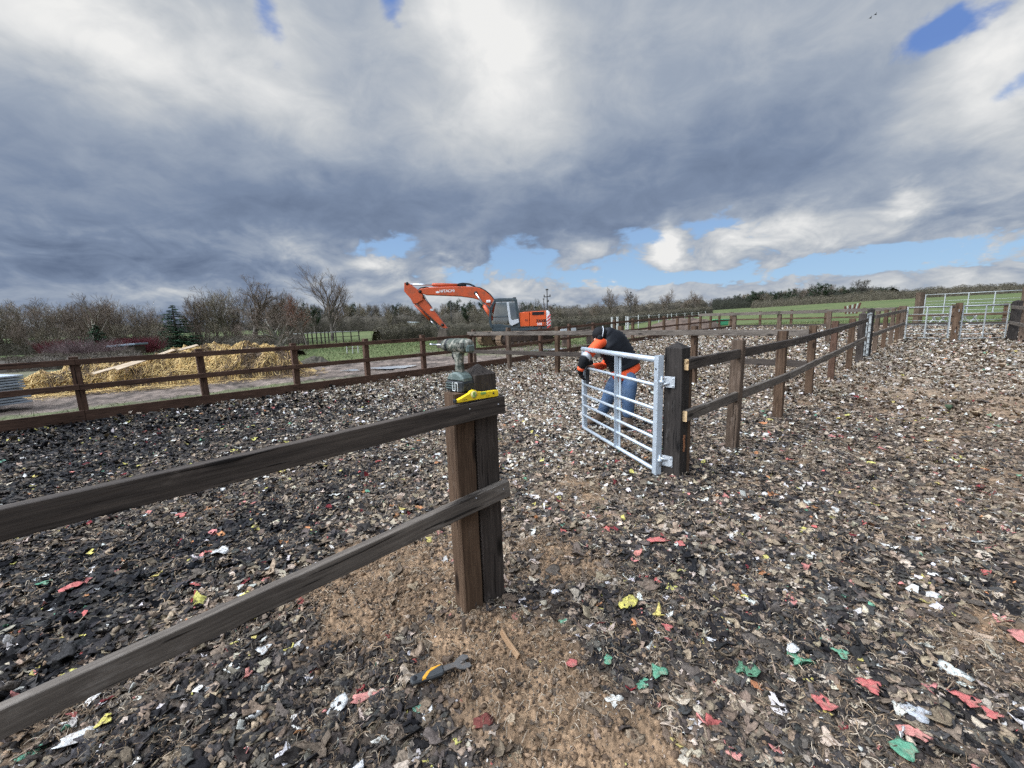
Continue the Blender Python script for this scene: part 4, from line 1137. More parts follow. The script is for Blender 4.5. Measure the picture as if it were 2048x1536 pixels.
mb = MB(); mb.tube([K3(1208, 380, 25.95), K3(1185, 355, 25.8), K3(1183, 470, 25.8)], .02, 6); mb.build('grab_rail', M_BLK, ex)
# engine house and counterweight
YH0, YH1 = 26.0, 28.7
def house(name, pts, mat, bev=.03, y0=YH0, y1=YH1):
    Ym = (y0 + y1) / 2; q = [K3(a, b, y0) for a, b in pts]
    mb = MB(); mb.prism([(p.x, p.z) for p in q], (0, Ym, 0), EX, EZ, y1 - y0, 0, bev); return mb.build(name, mat, ex)
house('engine_cover', [(1552, 468), (1590, 460), (1668, 456), (1669, 636), (1552, 640)], M_ORANGEP)
h2 = house('engine_cover', [(1673, 456), (1876, 443), (1880, 632), (1673, 636)], M_ORANGEP)
h2['_o'] = ex['_o']
mb = MB()
for k in range(5): 
    a, b = K3(1702, 463 + 8 * k, YH0 - .005), K3(1848, 456 + 8 * k, YH0 - .005); mb.board(a, b, .03, .035, bev=.004)
mb.build('louvre', M_BLK, h2)
text_mesh(h2, 'lettering', 'ZAXIS', .235, K3(1752, 586, YH0 - .003), EX, EZ, M_BLK, .004, bold=.012)
text_mesh(h2, 'lettering', '210', .20, K3(1765, 622, YH0 - .003), EX, EZ, M_WHT, .004, bold=.010)
text_mesh(h2, 'lettering', 'LC', .16, K3(1832, 622, YH0 - .003), EX, EZ, M_BLK, .004, bold=.006)
mb = MB()
for cx in (1622, 1640): mb.box(K3(cx, 560, YH0 - .005), (.05, .03, .12), bev=.01)
mb.build('door_latch', M_BLK, ex)
house('hood', [(1610, 458), (1640, 440), (1860, 430), (1870, 446)], M_UND, .02, 26.3, 28.4)
cw = house('counterweight', [(1878, 442), (1900, 440), (1922, 460), (1932, 510), (1938, 632), (1886, 634)], M_WHT, .05, YH0 - .02, YH1)
cw['_o'] = ex['_o']
for k in range(4):
    y0_ = 500 + 42 * k
    pts = [(1888, y0_ + 22), (1928, y0_ - 18), (1932, y0_ + 2), (1889, y0_ + 42)]
    q = [K3(a, b, YH0 - .03) for a, b in pts]
    mb = MB(); mb.prism([(p.x, p.z) for p in q], (0, YH0 - .032, 0), EX, EZ, .014); mb.build('chevron', M_REDP, cw)
house('platform', [(1205, 668), (1548, 660), (1890, 640), (1892, 690), (1210, 700)], M_CAB, .02)
house('counterweight_base', [(1560, 692), (1890, 690), (1885, 715), (1560, 720)], M_UND, .02, 26.6, 28.2)
# undercarriage, turned against the upper works
uc = K3(1500, 862, 27.3); uc.z = ez0
th_ = math.radians(33); td_ = Vector((-math.cos(th_), -math.sin(th_), 0)); tn = Vector((math.sin(th_), -math.cos(th_), 0))
mb = MB(); mb.box(uc + Vector((0, 0, .62)), (1.8, 1.5, .5), rot=Matrix.Rotation(th_, 3, 'Z'), bev=.05); mb.tube([uc + Vector((0, 0, .8)), uc + Vector((0, 0, 1.05))], .7, 20)
for s in (-1, 1): mb.board(uc + td_ * .4 * s + Vector((0, 0, .7)), uc + td_ * 1.1 * s + tn * 1.1 + Vector((0, 0, .5)), .4, .3); mb.board(uc + td_ * .4 * s + Vector((0, 0, .7)), uc + td_ * 1.1 * s - tn * 1.1 + Vector((0, 0, .5)), .4, .3)
mb.build('chassis', M_UND, ex)
for sgn in (1, -1):
    o0 = uc + tn * (1.2 * sgn) + Vector((0, 0, .47))
    LH, R_ = 1.65, .44
    def stad(u):                                             # point and direction on the track loop
        per = 4 * LH + 2 * math.pi * R_; s = (u % 1) * per
        if s < 2 * LH: return Vector((-LH + s, -R_)), Vector((1, 0))
        s -= 2 * LH
        if s < math.pi * R_: a = -math.pi / 2 + s / R_; return Vector((LH + R_ * math.cos(a), R_ * math.sin(a))), Vector((-math.sin(a), math.cos(a)))
        s -= math.pi * R_
        if s < 2 * LH: return Vector((LH - s, R_)), Vector((-1, 0))
        s -= 2 * LH; a = math.pi / 2 + s / R_; return Vector((-LH + R_ * math.cos(a), R_ * math.sin(a))), Vector((-math.sin(a), math.cos(a)))
    mb = MB(); ol = []
    for k in range(46):
        p, d = stad(k / 46); ol.append((p.x * .985, p.y * .93))
        P3 = o0 + td_ * p.x + EZ * p.y; d3 = td_ * d.x + EZ * d.y
        mb.board(P3 - d3 * .085, P3 + d3 * .085, .60, .05, up=td_ * d.y - EZ * d.x, bev=.008)
        out = td_ * d.y - EZ * d.x
        mb.board(P3 + out * .035 - d3 * .015, P3 + out * .035 + d3 * .015, .60, .03, up=out, bev=.003)
    mb.prism(ol, o0, td_, EZ, .36, 0)
    tr = mb.build('track', M_TRK, ex); tr['_o'] = ex['_o']
    mb = MB()
    for a_, r in ((LH, .36), (-LH, .36)): mb.tube([o0 + td_ * a_ + tn * (.19 * sgn), o0 + td_ * a_ + tn * (.25 * sgn)], r, 18)
    for k in range(6): mb.tube([o0 + td_ * (-1.2 + .48 * k) - EZ * .26 + tn * (.16 * sgn), o0 + td_ * (-1.2 + .48 * k) - EZ * .26 + tn * (.26 * sgn)], .12, 10)
    mb.box(o0 + tn * (.16 * sgn), (2.7, .12, .34), rot=Matrix.Rotation(th_, 3, 'Z'), bev=.03)
    mb.build('track_roller', M_UND, tr)
# ------------------------------------------------------------------ the man at the gate
def skin(name, nodes, edges, mat, parent, sub=2, root=0, smooth=True, mats=None, squash=None):
    me = bpy.data.meshes.new(name)
    off = Vector(parent['_o']) if parent is not None and '_o' in parent.keys() else Vector()
    me.from_pydata([tuple(Vector(p) - off) for p, r in nodes], edges, []); me.update()
    o = bpy.data.objects.new(name, me); COL.objects.link(o)
    md = o.modifiers.new('skin', 'SKIN'); md.use_smooth_shade = True; md.branch_smoothing = .6
    for i, (p, r) in enumerate(nodes):
        sv = me.skin_vertices[0].data[i]
        sv.radius = r if isinstance(r, tuple) else (r, r); sv.use_root = (i == root)
    ms = o.modifiers.new('sub', 'SUBSURF'); ms.levels = sub; ms.render_levels = sub
    bpy.context.view_layer.update()
    m2 = bpy.data.meshes.new_from_object(o.evaluated_get(bpy.context.evaluated_depsgraph_get()))
    o.modifiers.clear(); o.data = m2; m2.name = name
    m2.materials.clear(); m2.materials.append(mat)
    m2.polygons.foreach_set('use_smooth', np.ones(len(m2.polygons), bool))
    if parent is not None:
        o.parent = parent
        if '_o' in parent.keys(): o['_o'] = tuple(off)
    return o
M_SKIN = pm('skin', (.46, .25, .17), .55, 0, .08, bmp=.02)
M_GILET = pm('black_quilted_nylon', (.009, .010, .013), .55, 0, .3, bmp=.05, spec=.25)
M_HIVIS = pm('orange_hi_vis', (.84, .10, .025), .7, 0, .08, bmp=.08, bscale=25)
M_JEAN = pm('blue_denim', (.060, .105, .185), .85, 0, .35, scale=5, bmp=.2, bscale=30, dirt=(.13, .18, .25), dirt_amt=.45, dscale=6)
M_BOOT = pm('muddy_boot_leather', (.080, .052, .034), .8, 0, .3, bmp=.2, dirt=(.15, .11, .08), dirt_amt=.5)
M_GLOVE = pm('black_glove', (.011, .011, .012), .8, 0, .3, bmp=.15, spec=.2)
M_REFL = pm('silver_reflective_tape', (.52, .54, .56), .35, .3, .05, bmp=.02)
M_TOOLB = pm('black_tool_plastic', (.02, .02, .021), .5, 0, .2, bmp=.05)
def P7(cx, cy, Yp): return PY(1130 + cx / 6.4, 640 + cy / 6.4, Yp)
fN = gt(1130 + 790 / 6.4, 640 + 1345 / 6.4); fF = gt(1130 + 545 / 6.4, 640 + 1300 / 6.4)
fN = Vector((1.50, 5.28, 0)); fF = Vector((1.20, 5.60, 0))
pe = thing('person', 'man in black gilet, orange hi-vis jacket and jeans bending over the gate end', 'person', (1.36, 5.45, 0))
YP = 5.45
pel = P7(775, 660, YP); hipN = P7(845, 700, 5.33); hipF = P7(665, 715, 5.52)
knN = P7(810, 965, 5.28); knF = P7(570, 960, 5.50)
anN = Vector((fN.x + .02, fN.y, .11)); anF = Vector((fF.x + .02, fF.y, .11))
waist = P7(745, 560, 5.46); mid = P7(685, 440, 5.46); chest = P7(600, 315, 5.45); neck0 = P7(525, 195, 5.43); neck1 = P7(480, 180, 5.40); head = P7(425, 200, 5.38); headt = P7(392, 238, 5.36)
shN = P7(445, 285, 5.30); shF = P7(635, 335, 5.54)
elN = P7(250, 500, 5.14); wrN = P7(195, 640, 5.18); haN = P7(205, 700, 5.24)
elF = P7(500, 590, 5.66); wrF = P7(320, 605, 5.34); haF = P7(285, 595, 5.28)
toeN = Vector((fN.x - .20, fN.y + .03, .035)); toeF = Vector((fF.x - .20, fF.y + .05, .035))
nodes = [(pel, .11), (waist, .11), (mid, .115), (chest, .115), (neck0, .07), (neck1, .056), (head, .082), (headt, .070),
         (shN, .055), (elN, .045), (wrN, .032), (haN, .03), (shF, .055), (elF, .045), (wrF, .032), (haF, .03),
         (hipN, .095), (knN, .064), (anN, .045), (toeN, .034), (hipF, .095), (knF, .064), (anF, .045), (toeF, .034)]
edges = [(0, 1), (1, 2), (2, 3), (3, 4), (4, 5), (5, 6), (6, 7), (3, 8), (8, 9), (9, 10), (10, 11), (3, 12), (12, 13), (13, 14), (14, 15), (0, 16), (16, 17), (17, 18), (18, 19), (0, 20), (20, 21), (21, 22), (22, 23)]
# fingers curled round the gate stile and the tool
def fingers(base_i, palm, dirv, curl, side):
    d = Vector(dirv).normalized(); c = Vector(curl).normalized(); s = Vector(side).normalized()
    for k, ln in enumerate((.068, .076, .072, .058)):
        b = palm + s * (.013 - .010 * k) * 1.6 + d * .03
        i = len(nodes)
        nodes.append((b + d * ln * .35, .0095)); nodes.append((b + d * ln * .6 + c * ln * .3, .009)); nodes.append((b + d * ln * .55 + c * ln * .65, .008))
        edges.extend([(base_i, i), (i, i + 1), (i + 1, i + 2)])
    i = len(nodes); b = palm + s * .03
    nodes.append((b + d * .012, .011)); nodes.append((b + d * .03 + c * .035, .0095)); edges.extend([(base_i, i), (i, i + 1)])
fingers(11, haN, (.3, .3, -1), (1, .2, .1), (0, -1, 0))
fingers(15, haF, (-1, -.2, -.15), (.1, -1, -.3), (0, 0, 1))
body = skin('body', nodes, edges, M_SKIN, pe, 2); 
def fat(i, k=1.0, add=.0):
    p, r = nodes[i]; return (p, (r[0] * k + add, r[1] * k + add) if isinstance(r, tuple) else r * k + add)
def lp(a, b, t): return a.lerp(b, t)
# jeans
jn = [(pel, .165), fat(16, 1.2, .015), (lp(hipN, knN, .5), .116), fat(17, 1.25, .018), (lp(knN, anN, .55), .082), (lp(knN, anN, .86), .080), fat(20, 1.2, .015), (lp(hipF, knF, .5), .116), fat(21, 1.25, .018), (lp(knF, anF, .55), .082), (lp(knF, anF, .86), .080), (lp(pel, waist, .5), .15)]
skin('jeans', jn, [(0, 1), (1, 2), (2, 3), (3, 4), (4, 5), (0, 6), (6, 7), (7, 8), (8, 9), (9, 10), (0, 11)], M_JEAN, pe, 2)
# jacket: hem below the gilet and both sleeves
jk = [(lp(chest, shN, .55), .072), (shN, .074), (lp(shN, elN, .5), .069), (lp(shN, elN, .93), .062)]
skin('sleeve', jk, [(0, 1), (1, 2), (2, 3)], M_HIVIS, pe, 2)
skin('sleeve', [(lp(shF, elF, .5), .055), (elF, .060), (lp(elF, wrF, .5), .055), (lp(elF, wrF, .85), .048)], [(0, 1), (1, 2), (2, 3)], M_HIVIS, pe, 2)
# gilet with quilted rolls: its radius swells and narrows along the back
def loft(name, rings, mat, parent, n=30, quilt=0):
    """closed garment through oval rings (centre, half width across, half depth, across axis)"""
    C_ = [Vector(r[0]) for r in rings]; vs = []; fs = []
    for i, (c, ra, rb, ac) in enumerate(rings):
        t = (C_[min(i + 1, len(C_) - 1)] - C_[max(i - 1, 0)]).normalized(); x = Vector(ac); x = (x - t * x.dot(t)).normalized(); y = t.cross(x)
        for k in range(n):
            a_ = 2 * math.pi * k / n; cx, sy = math.cos(a_), math.sin(a_)
            cx = math.copysign(abs(cx) ** .82, cx); sy = math.copysign(abs(sy) ** .82, sy)
            f = 1 + .012 * math.sin(3 * a_ + i * 1.7) + .010 * math.sin(7 * a_ + i * 2.9)
            vs.append(Vector(c) + x * ra * cx * f + y * rb * sy * f)
    for i in range(len(rings) - 1):
        for k in range(n):
            j = (k + 1) % n; fs.append((i * n + k, i * n + j, (i + 1) * n + j, (i + 1) * n + k))
    fs.append(tuple(range(n - 1, -1, -1))); fs.append(tuple((len(rings) - 1) * n + k for k in range(n)))
    mb = MB(); mb.add(vs, fs, 0, None, True); return mb.build(name, mat, parent)
AH = (.90, .32, .02); AS = (.80, .58, .06)
def ax_mix(t): return tuple(a * (1 - t) + b * t for a, b in zip(AH, AS))
loft('jacket_hem', [(P7(800, 705, 5.44), .188, .145, AH), (P7(792, 690, 5.44), .198, .152, AH), (P7(775, 640, 5.45), .200, .152, AH), (P7(752, 585, 5.45), .198, .150, AH)], M_HIVIS, pe)
keys = [(P7(778, 622, 5.45), .213, .163), (P7(745, 550, 5.46), .212, .158), (P7(688, 440, 5.46), .216, .158), (P7(612, 325, 5.45), .226, .158), (P7(572, 262, 5.44), .212, .145), (P7(540, 212, 5.43), .150, .115), (P7(515, 178, 5.42), .098, .09), (P7(500, 150, 5.41), .092, .086)]
rg = []; cnt = (4, 6, 6, 4, 3, 2, 1)
for i in range(len(keys) - 1):
    for k in range(cnt[i]):
        t = k / cnt[i]; c = keys[i][0].lerp(keys[i + 1][0], t); ra = keys[i][1] * (1 - t) + keys[i + 1][1] * t; rb = keys[i][2] * (1 - t) + keys[i + 1][2] * t
        q = 1.03 if len(rg) % 2 else .962
        rg.append((c, ra * q, rb * q, ax_mix(min(1, (i + t) / 4))))
rg.append((*keys[-1][:3], AS))
loft('gilet', rg, M_GILET, pe)
mb = MB(); mb.tube([P7(690, 215, 5.48), P7(640, 172, 5.46), P7(570, 148, 5.44), P7(510, 142, 5.42)], [.03, .055, .06, .045], 12); mb.build('hood', M_GILET, pe)
# reflective band, black forearm cuff, gloves, boots, cap, ear defenders
b0, b1 = lp(shN, elN, .80), lp(shN, elN, .96)
mb = MB(); mb.tube([b0, b1], [.069, .068], 16); mb.build('reflective_band', M_REFL, pe)
skin('sleeve_end', [(lp(shN, elN, .93), .070), (elN, .076), (lp(elN, wrN, .5), .062), (lp(elN, wrN, .85), .05)], [(0, 1), (1, 2), (2, 3)], M_GLOVE, pe, 2)
mb = MB(); mb.tube([lp(elN, wrN, .82), lp(elN, wrN, 1.02)], [.047, .044], 14); mb.build('cuff', M_HIVIS, pe)
gl_n = [(lp(wrN, haN, -.2), .042), (wrN, .044), (haN, .047)]
gl_e = [(0, 1), (1, 2)]
nb = len(nodes)
for q in range(4):
    i0 = 24 + q * 3
    gl_n += [(nodes[i0][0], .0135), (nodes[i0 + 1][0], .0125), (nodes[i0 + 2][0], .0115)]; k = len(gl_n); gl_e += [(2, k - 3), (k - 3, k - 2), (k - 2, k - 1)]
gl_n += [(nodes[36][0], .0145), (nodes[37][0], .0125)]; k = len(gl_n); gl_e += [(2, k - 2), (k - 2, k - 1)]
skin('glove', gl_n, gl_e, M_GLOVE, pe, 1)
for an, toe, kn in ((anN, toeN, knN), (anF, toeF, knF)):
    h = an + Vector((.06, 0, -.055))
    skin('boot', [(lp(kn, an, .68), .064), (lp(kn, an, .9), .066), (an, .062), (h, .05), (lp(an, toe, .55) + Vector((0, 0, -.015)), (.052, .05)), (toe + Vector((-.02, 0, .012)), (.046, .042))], [(0, 1), (1, 2), (2, 3), (2, 4), (4, 5)], M_BOOT, pe, 2)
    mb = MB(); d = (toe - h); d.z = 0; d.normalize(); mb.board(h + Vector((.03, 0, -.045 - (h.z - .052))) , Vector((toe.x - .06, toe.y, .012)), .10, .026, bev=.008); mb.build('boot_sole', M_BLK, pe)
hv = (headt - head).normalized()
mb = MB(); mb.ell(head + Vector((.02, 0, .02)), (.100, .092, .096), nu=16, nv=10); mb.build('cap', M_GLOVE, pe)
mb = MB(); mb.ell(lp(head, headt, 1.35) + Vector((0, -.03, 0)), (.018, .016, .022)); mb.build('nose', M_SKIN, body)
mb = MB(); mb.tube([head + Vector((.03, -.115, -.01)), head + Vector((.05, -.08, .075)), head + Vector((.06, 0, .118)), head + Vector((.05, .08, .075)), head + Vector((.03, .115, -.01))], .006, 8); mb.build('headband', M_TRIM, pe)
mb = MB(); mb.ell(head + Vector((.0, -.108, -.03)), (.036, .022, .045)); mb.ell(head + Vector((.0, .108, -.03)), (.036, .022, .045)); mb.build('ear_muff', M_GLOVE, pe)
# the driver he holds, upright at the gate stile
tp = lp(haF, haN, .25)
dt = thing('power_tool', 'black hand tool held upright against the free end of the half-open gate', 'power tool', P7(288, 850, 5.22))
mb = MB(); mb.tube([P7(290, 610, 5.24), P7(290, 700, 5.24), P7(288, 790, 5.23), P7(286, 858, 5.22)], [.030, .024, .020, .016], 12); mb.build('handle', M_TOOLB, dt)
mb = MB(); mb.tube([P7(235, 545, 5.22), P7(270, 548, 5.23), P7(345, 545, 5.26)], [.020, .036, .034], 12); mb.build('tool_head', M_TOOLB, dt)

# ------------------------------------------------------------------ cordless drill on the post
M_CAMO = pm('muddy_olive_plastic', (.050, .060, .045), .65, 0, .45, scale=30, bmp=.5, bscale=90, dirt=(.40, .37, .30), dirt_amt=.50, dscale=34)
M_TEAL = pm('grey_green_plastic', (.105, .135, .120), .55, 0, .2, scale=20, bmp=.12, bscale=90, dirt=(.34, .32, .27), dirt_amt=.3, dscale=10)
M_BATT = pm('black_battery_plastic', (.016, .018, .019), .5, 0, .25, bmp=.1, dirt=(.12, .11, .09), dirt_amt=.22, dscale=14)
M_DIRTW = pm('scuffed_white_mark', (.62, .62, .58), .6, 0, .15, scale=30, bmp=.05)
topA = pa + Vector((0, 0, TOP_A))
dc = topA - RD * .022 - RN * .018
dx = Vector((-.74, .67, 0)).normalized(); dy_ = Vector((-dx.y, dx.x, 0)); dz = Vector((0, 0, 1))
dr = thing('cordless_drill', 'mud-spattered olive cordless drill standing on its battery on top of the fence post', 'drill', tuple(dc))
def D3(a, b, c): return dc + dx * a + dy_ * b + dz * c
def dprism(name, pts, th, mat, bev, par=None, off=0):
    mb = MB(); mb.prism(pts, D3(0, off, 0), dx, dz, th, 0, bev); return mb.build(name, mat, par or dr)
bat = dprism('battery', [(-.058, .0), (.052, .0), (.062, .012), (.064, .046), (.055, .054), (-.062, .054), (-.066, .044), (-.066, .008)], .078, M_BATT, .007)
bat['_o'] = dr['_o']
mb = MB()
for sg in (-1, 1):
    for z in (.018, .030, .042): mb.board(D3(-.02, sg * .0395, z), D3(.060, sg * .0395, z), .004, .004, bev=.001)
mb.build('rib', M_TEAL, bat)
mb = MB()
for sg in (-1,):
    for x in (-.030, -.012, .006): mb.board(D3(x, .0405, .006), D3(x, .0405, .048), .005, .0035, up=dx, bev=.001)
    mb.board(D3(-.030, .0405, .046), D3(-.012, .0405, .046), .0035, .004, bev=.001); mb.board(D3(-.012, .0405, .008), D3(.006, .0405, .008), .0035, .004, bev=.001)
    for x in (-.030, -.012, .006): mb.board(D3(x, -.0405, .006), D3(x, -.0405, .048), .005, .0035, up=dx, bev=.001)
    mb.board(D3(-.030, -.0405, .046), D3(-.012, -.0405, .046), .0035, .004, bev=.001); mb.board(D3(-.012, -.0405, .008), D3(.006, -.0405, .008), .0035, .004, bev=.001)
mb.build('white_mark', M_DIRTW, bat)
dprism('foot', [(-.062, .054), (.056, .054), (.055, .070), (.040, .086), (.010, .096), (-.020, .096), (-.050, .082), (-.062, .068)], .070, M_TEAL, .009)
hd = dprism('handle', [(-.026, .090), (.016, .090), (.020, .105), (.018, .140), (.026, .176), (.036, .196), (-.044, .200), (-.034, .176), (-.026, .140)], .038, M_CAMO, .012)
mb = MB(); mb.tube([D3(.026, 0, .158), D3(.037, 0, .172), D3(.036, 0, .188)], [.008, .010, .007], 10); mb.build('trigger', M_BATT, dr)
prof = [(-.092, .012), (-.090, .024), (-.080, .031), (-.055, .034), (-.02, .035), (.02, .034), (.05, .033), (.066, .030), (.068, .027)]
mb = MB(); mb.tube([D3(a, 0, .222 - .03 * 0) for a, r in prof], [r for a, r in prof], 20); bd = mb.build('motor_body', M_CAMO, dr); bd['_o'] = dr['_o']
mb = MB()
for k in range(5):
    for sg in (-1, 1): mb.board(D3(-.075 + .011 * k, sg * .0335, .213), D3(-.075 + .011 * k, sg * .0315, .238), .003, .005, up=dx, bev=.0008)
mb.build('vent_slot', M_BATT, bd)
mb = MB(); mb.box(D3(-.086, 0, .210), (.022, .05, .040), rot=Matrix((dx, dy_, dz)).transposed(), bev=.008); mb.build('end_cap', M_TEAL, bd)
mb = MB(); mb.tube([D3(.068, 0, .222), D3(.075, 0, .222), D3(.088, 0, .222), D3(.089, 0, .222), D3(.104, 0, .222), D3(.118, 0, .222)], [.029, .031, .030, .025, .024, .013], 16); mb.build('chuck', M_CAMO, dr)
for k in range(1): 
    mb = MB(); mb.tube([D3(.05, 0, .222), D3(.064, 0, .222)], [.0345, .0335], 20); mb.build('clutch_ring', M_BATT, dr)
mb = MB(); mb.tube([D3(.115, 0, .222), D3(.205, 0, .224)], .0045, 8); mb.tube([D3(.205, 0, .224), D3(.212, 0, .224), D3(.222, 0, .2245)], [.0045, .006, .0035], 8); mb.build('drill_bit', M_CHROME, dr)
bpy.context.view_layer.update()

# ------------------------------------------------------------------ spirit level on the rail
M_YEL = pm('yellow_level_paint', (.86, .60, .02), .4, 0, .06, bmp=.03, dirt=(.40, .29, .06), dirt_amt=.22, dscale=20)
M_VIAL = pm('green_vial', (.25, .42, .10), .15, 0, .05, bmp=0)
lx = -RD; ly = Vector((0, 0, 1))
lo = N0 + RN * .026 + RD * .002; lo = Vector((lo.x, lo.y, RZ0 + .0445))
lv = thing('spirit_level', 'small yellow spirit level resting on the top rail against the double post', 'spirit level', tuple(lo))
lvb = MB(); lvb.prism([(0, 0), (.232, 0), (.236, .004), (.236, .030), (.222, .033), (.150, .033), (.118, .038), (.104, .047), (.092, .050), (.080, .047), (.066, .036), (.012, .017), (0, .014)], lo, lx, ly, .020, 0, .003)
lb = lvb.build('level_body', M_YEL, lv); lb['_o'] = lv['_o']
ln = lx.cross(ly).normalized(); ln = ln if ln.dot(RN) > 0 else -ln
mb = MB(); c = lo + lx * .092 + ly * .028
mb.tube([c + ln * .008, c + ln * .0125], .0165, 20); mb.build('vial_ring', pm('pale_yellow_rim', (.80, .70, .30), .4, bmp=0), lb)
mb = MB(); mb.board(c + ln * .0130 - ly * .012, c + ln * .0130 + ly * .012, .004, .012, up=lx, bev=.001); mb.build('vial', M_VIAL, lb)
mb = MB(); c2 = lo + lx * .145 + ly * .027; mb.board(c2 - lx * .015 + ln * .009, c2 + lx * .015 + ln * .009, .006, .012, up=ly, bev=.001); mb.build('vial', M_VIAL, lb)
mb = MB(); c3 = lo + lx * .205 + ly * .018; mb.tube([c3 + ln * .0095, c3 + ln * .0108], .0055, 10); mb.build('hole', MATS['dark_void'], lb)
mb = MB()
for k, (a, h) in enumerate(((.028, .004), (.036, .006), (.040, .004), (.047, .006), (.052, .005), (.165, .005), (.172, .004), (.178, .006))):
    mb.box(lo + lx * a + ly * .010 + ln * .0106, (.0018, .001, h), rot=Matrix((lx, ln, ly)).transposed())
mb.build('printed_mark', M_BATT, lb)
mb = MB(); mb.box(lo + lx * -.005 + ly * .009, (.012, .021, .018), rot=Matrix((lx, ln, ly)).transposed(), bev=.003); mb.build('end_cap', M_BATT, lb)

# ------------------------------------------------------------------ adjustable wrench on the ground
w0 = gt(822, 1378); w1 = gt(940, 1332)
def gz(v, up=0): return Vector((v.x, v.y, float(arena_z(v.x, v.y)) + up))
w0 = gz(w0, .030); w1 = gz(w1, .036)
wx = (w1 - w0).normalized(); wn = Vector((.10, -.30, 1)).normalized(); wy = wn.cross(wx).normalized(); wn = wx.cross(wy)
WL = (w1 - w0).length
M_WST = pm('grimy_wrench_steel', (.13, .12, .11), .5, .5, .25, bmp=.1, dirt=(.2, .15, .11), dirt_amt=.4, dscale=20)
M_GRIP = pm('dark_grip_rubber', (.05, .052, .052), .6, 0, .2, bmp=.1, dirt=(.16, .13, .1), dirt_amt=.2, dscale=18)
M_GRIPO = pm('orange_grip_rubber', (.72, .34, .03), .6, 0, .12, bmp=.05)
wr = thing('adjustable_wrench', 'adjustable wrench with a black and orange grip lying on the shreds by the double post', 'wrench', tuple(w0))
def wprism(name, pts, th, mat, bev=.002, zo=0):
    mb = MB(); mb.prism([(a * WL, b * WL) for a, b in pts], w0 + wn * zo, wx, wy, th, 0, bev); return mb.build(name, mat, wr)
wprism('shank', [(.45, -.05), (.74, -.042), (.80, -.095), (.91, -.135), (1.0, -.115), (.99, -.05), (.93, -.028), (.92, .012), (.97, .03), (.985, .085), (.90, .125), (.80, .09), (.74, .045), (.45, .05)], .013, M_WST)
wprism('movable_jaw', [(.85, .03), (.92, .008), (.992, .028), (.985, .07), (.90, .085)], .016, M_WST, .001)
wprism('grip', [(.0, -.04), (.03, -.065), (.10, -.07), (.22, -.075), (.36, -.085), (.50, -.085), (.545, -.06), (.545, .06), (.50, .085), (.36, .085), (.22, .075), (.10, .07), (.03, .065), (.0, .04)], .024, M_GRIP, .006)
wprism('orange_inlay', [(.17, -.068), (.24, -.066), (.33, .01), (.50, .045), (.53, .06), (.50, .079), (.36, .079), (.27, .05), (.18, -.02)], .0262, M_GRIPO, .004)
mb = MB(); c = w0 + wx * (.065 * WL) + wn * .0126; mb.tube([c - wn * .001, c + wn * .001], .010, 14); mb.build('hanging_hole', MATS['dark_void'], wr)
mb = MB(); c = w0 + wx * (.87 * WL) - wy * .002; mb.tube([c - wx * .010 + wn * .008, c + wx * .010 + wn * .008], .005, 8); mb.build('knurl', M_WST, wr)
# splinters of timber
M_SPL = wood('split_wood', (.22, .12, .06), (.50, .34, .20), bstr=.4)
a, b = gz(gt(1003, 1284), .035), gz(gt(1037, 1322), .022)
mb = MB(); mb.board(a, b, .012, .030, up=(.4, -.3, .8), bev=.003, seg=3, wob=.002); o = mb.build('wood_splinter', M_SPL, None, tuple(a)); tag(o, 'pale split of timber lying in the mud at the foot of the double post', 'splinter')
a = gz(gt(929, 1272), -.02); mb = MB(); mb.board(a, a + Vector((-.004, .02, .085)), .020, .016, bev=.003, seg=2, wob=.001); o = mb.build('wood_peg', W_GREY, None, tuple(a)); tag(o, 'short grey wooden peg standing in the mud before the double post', 'peg')
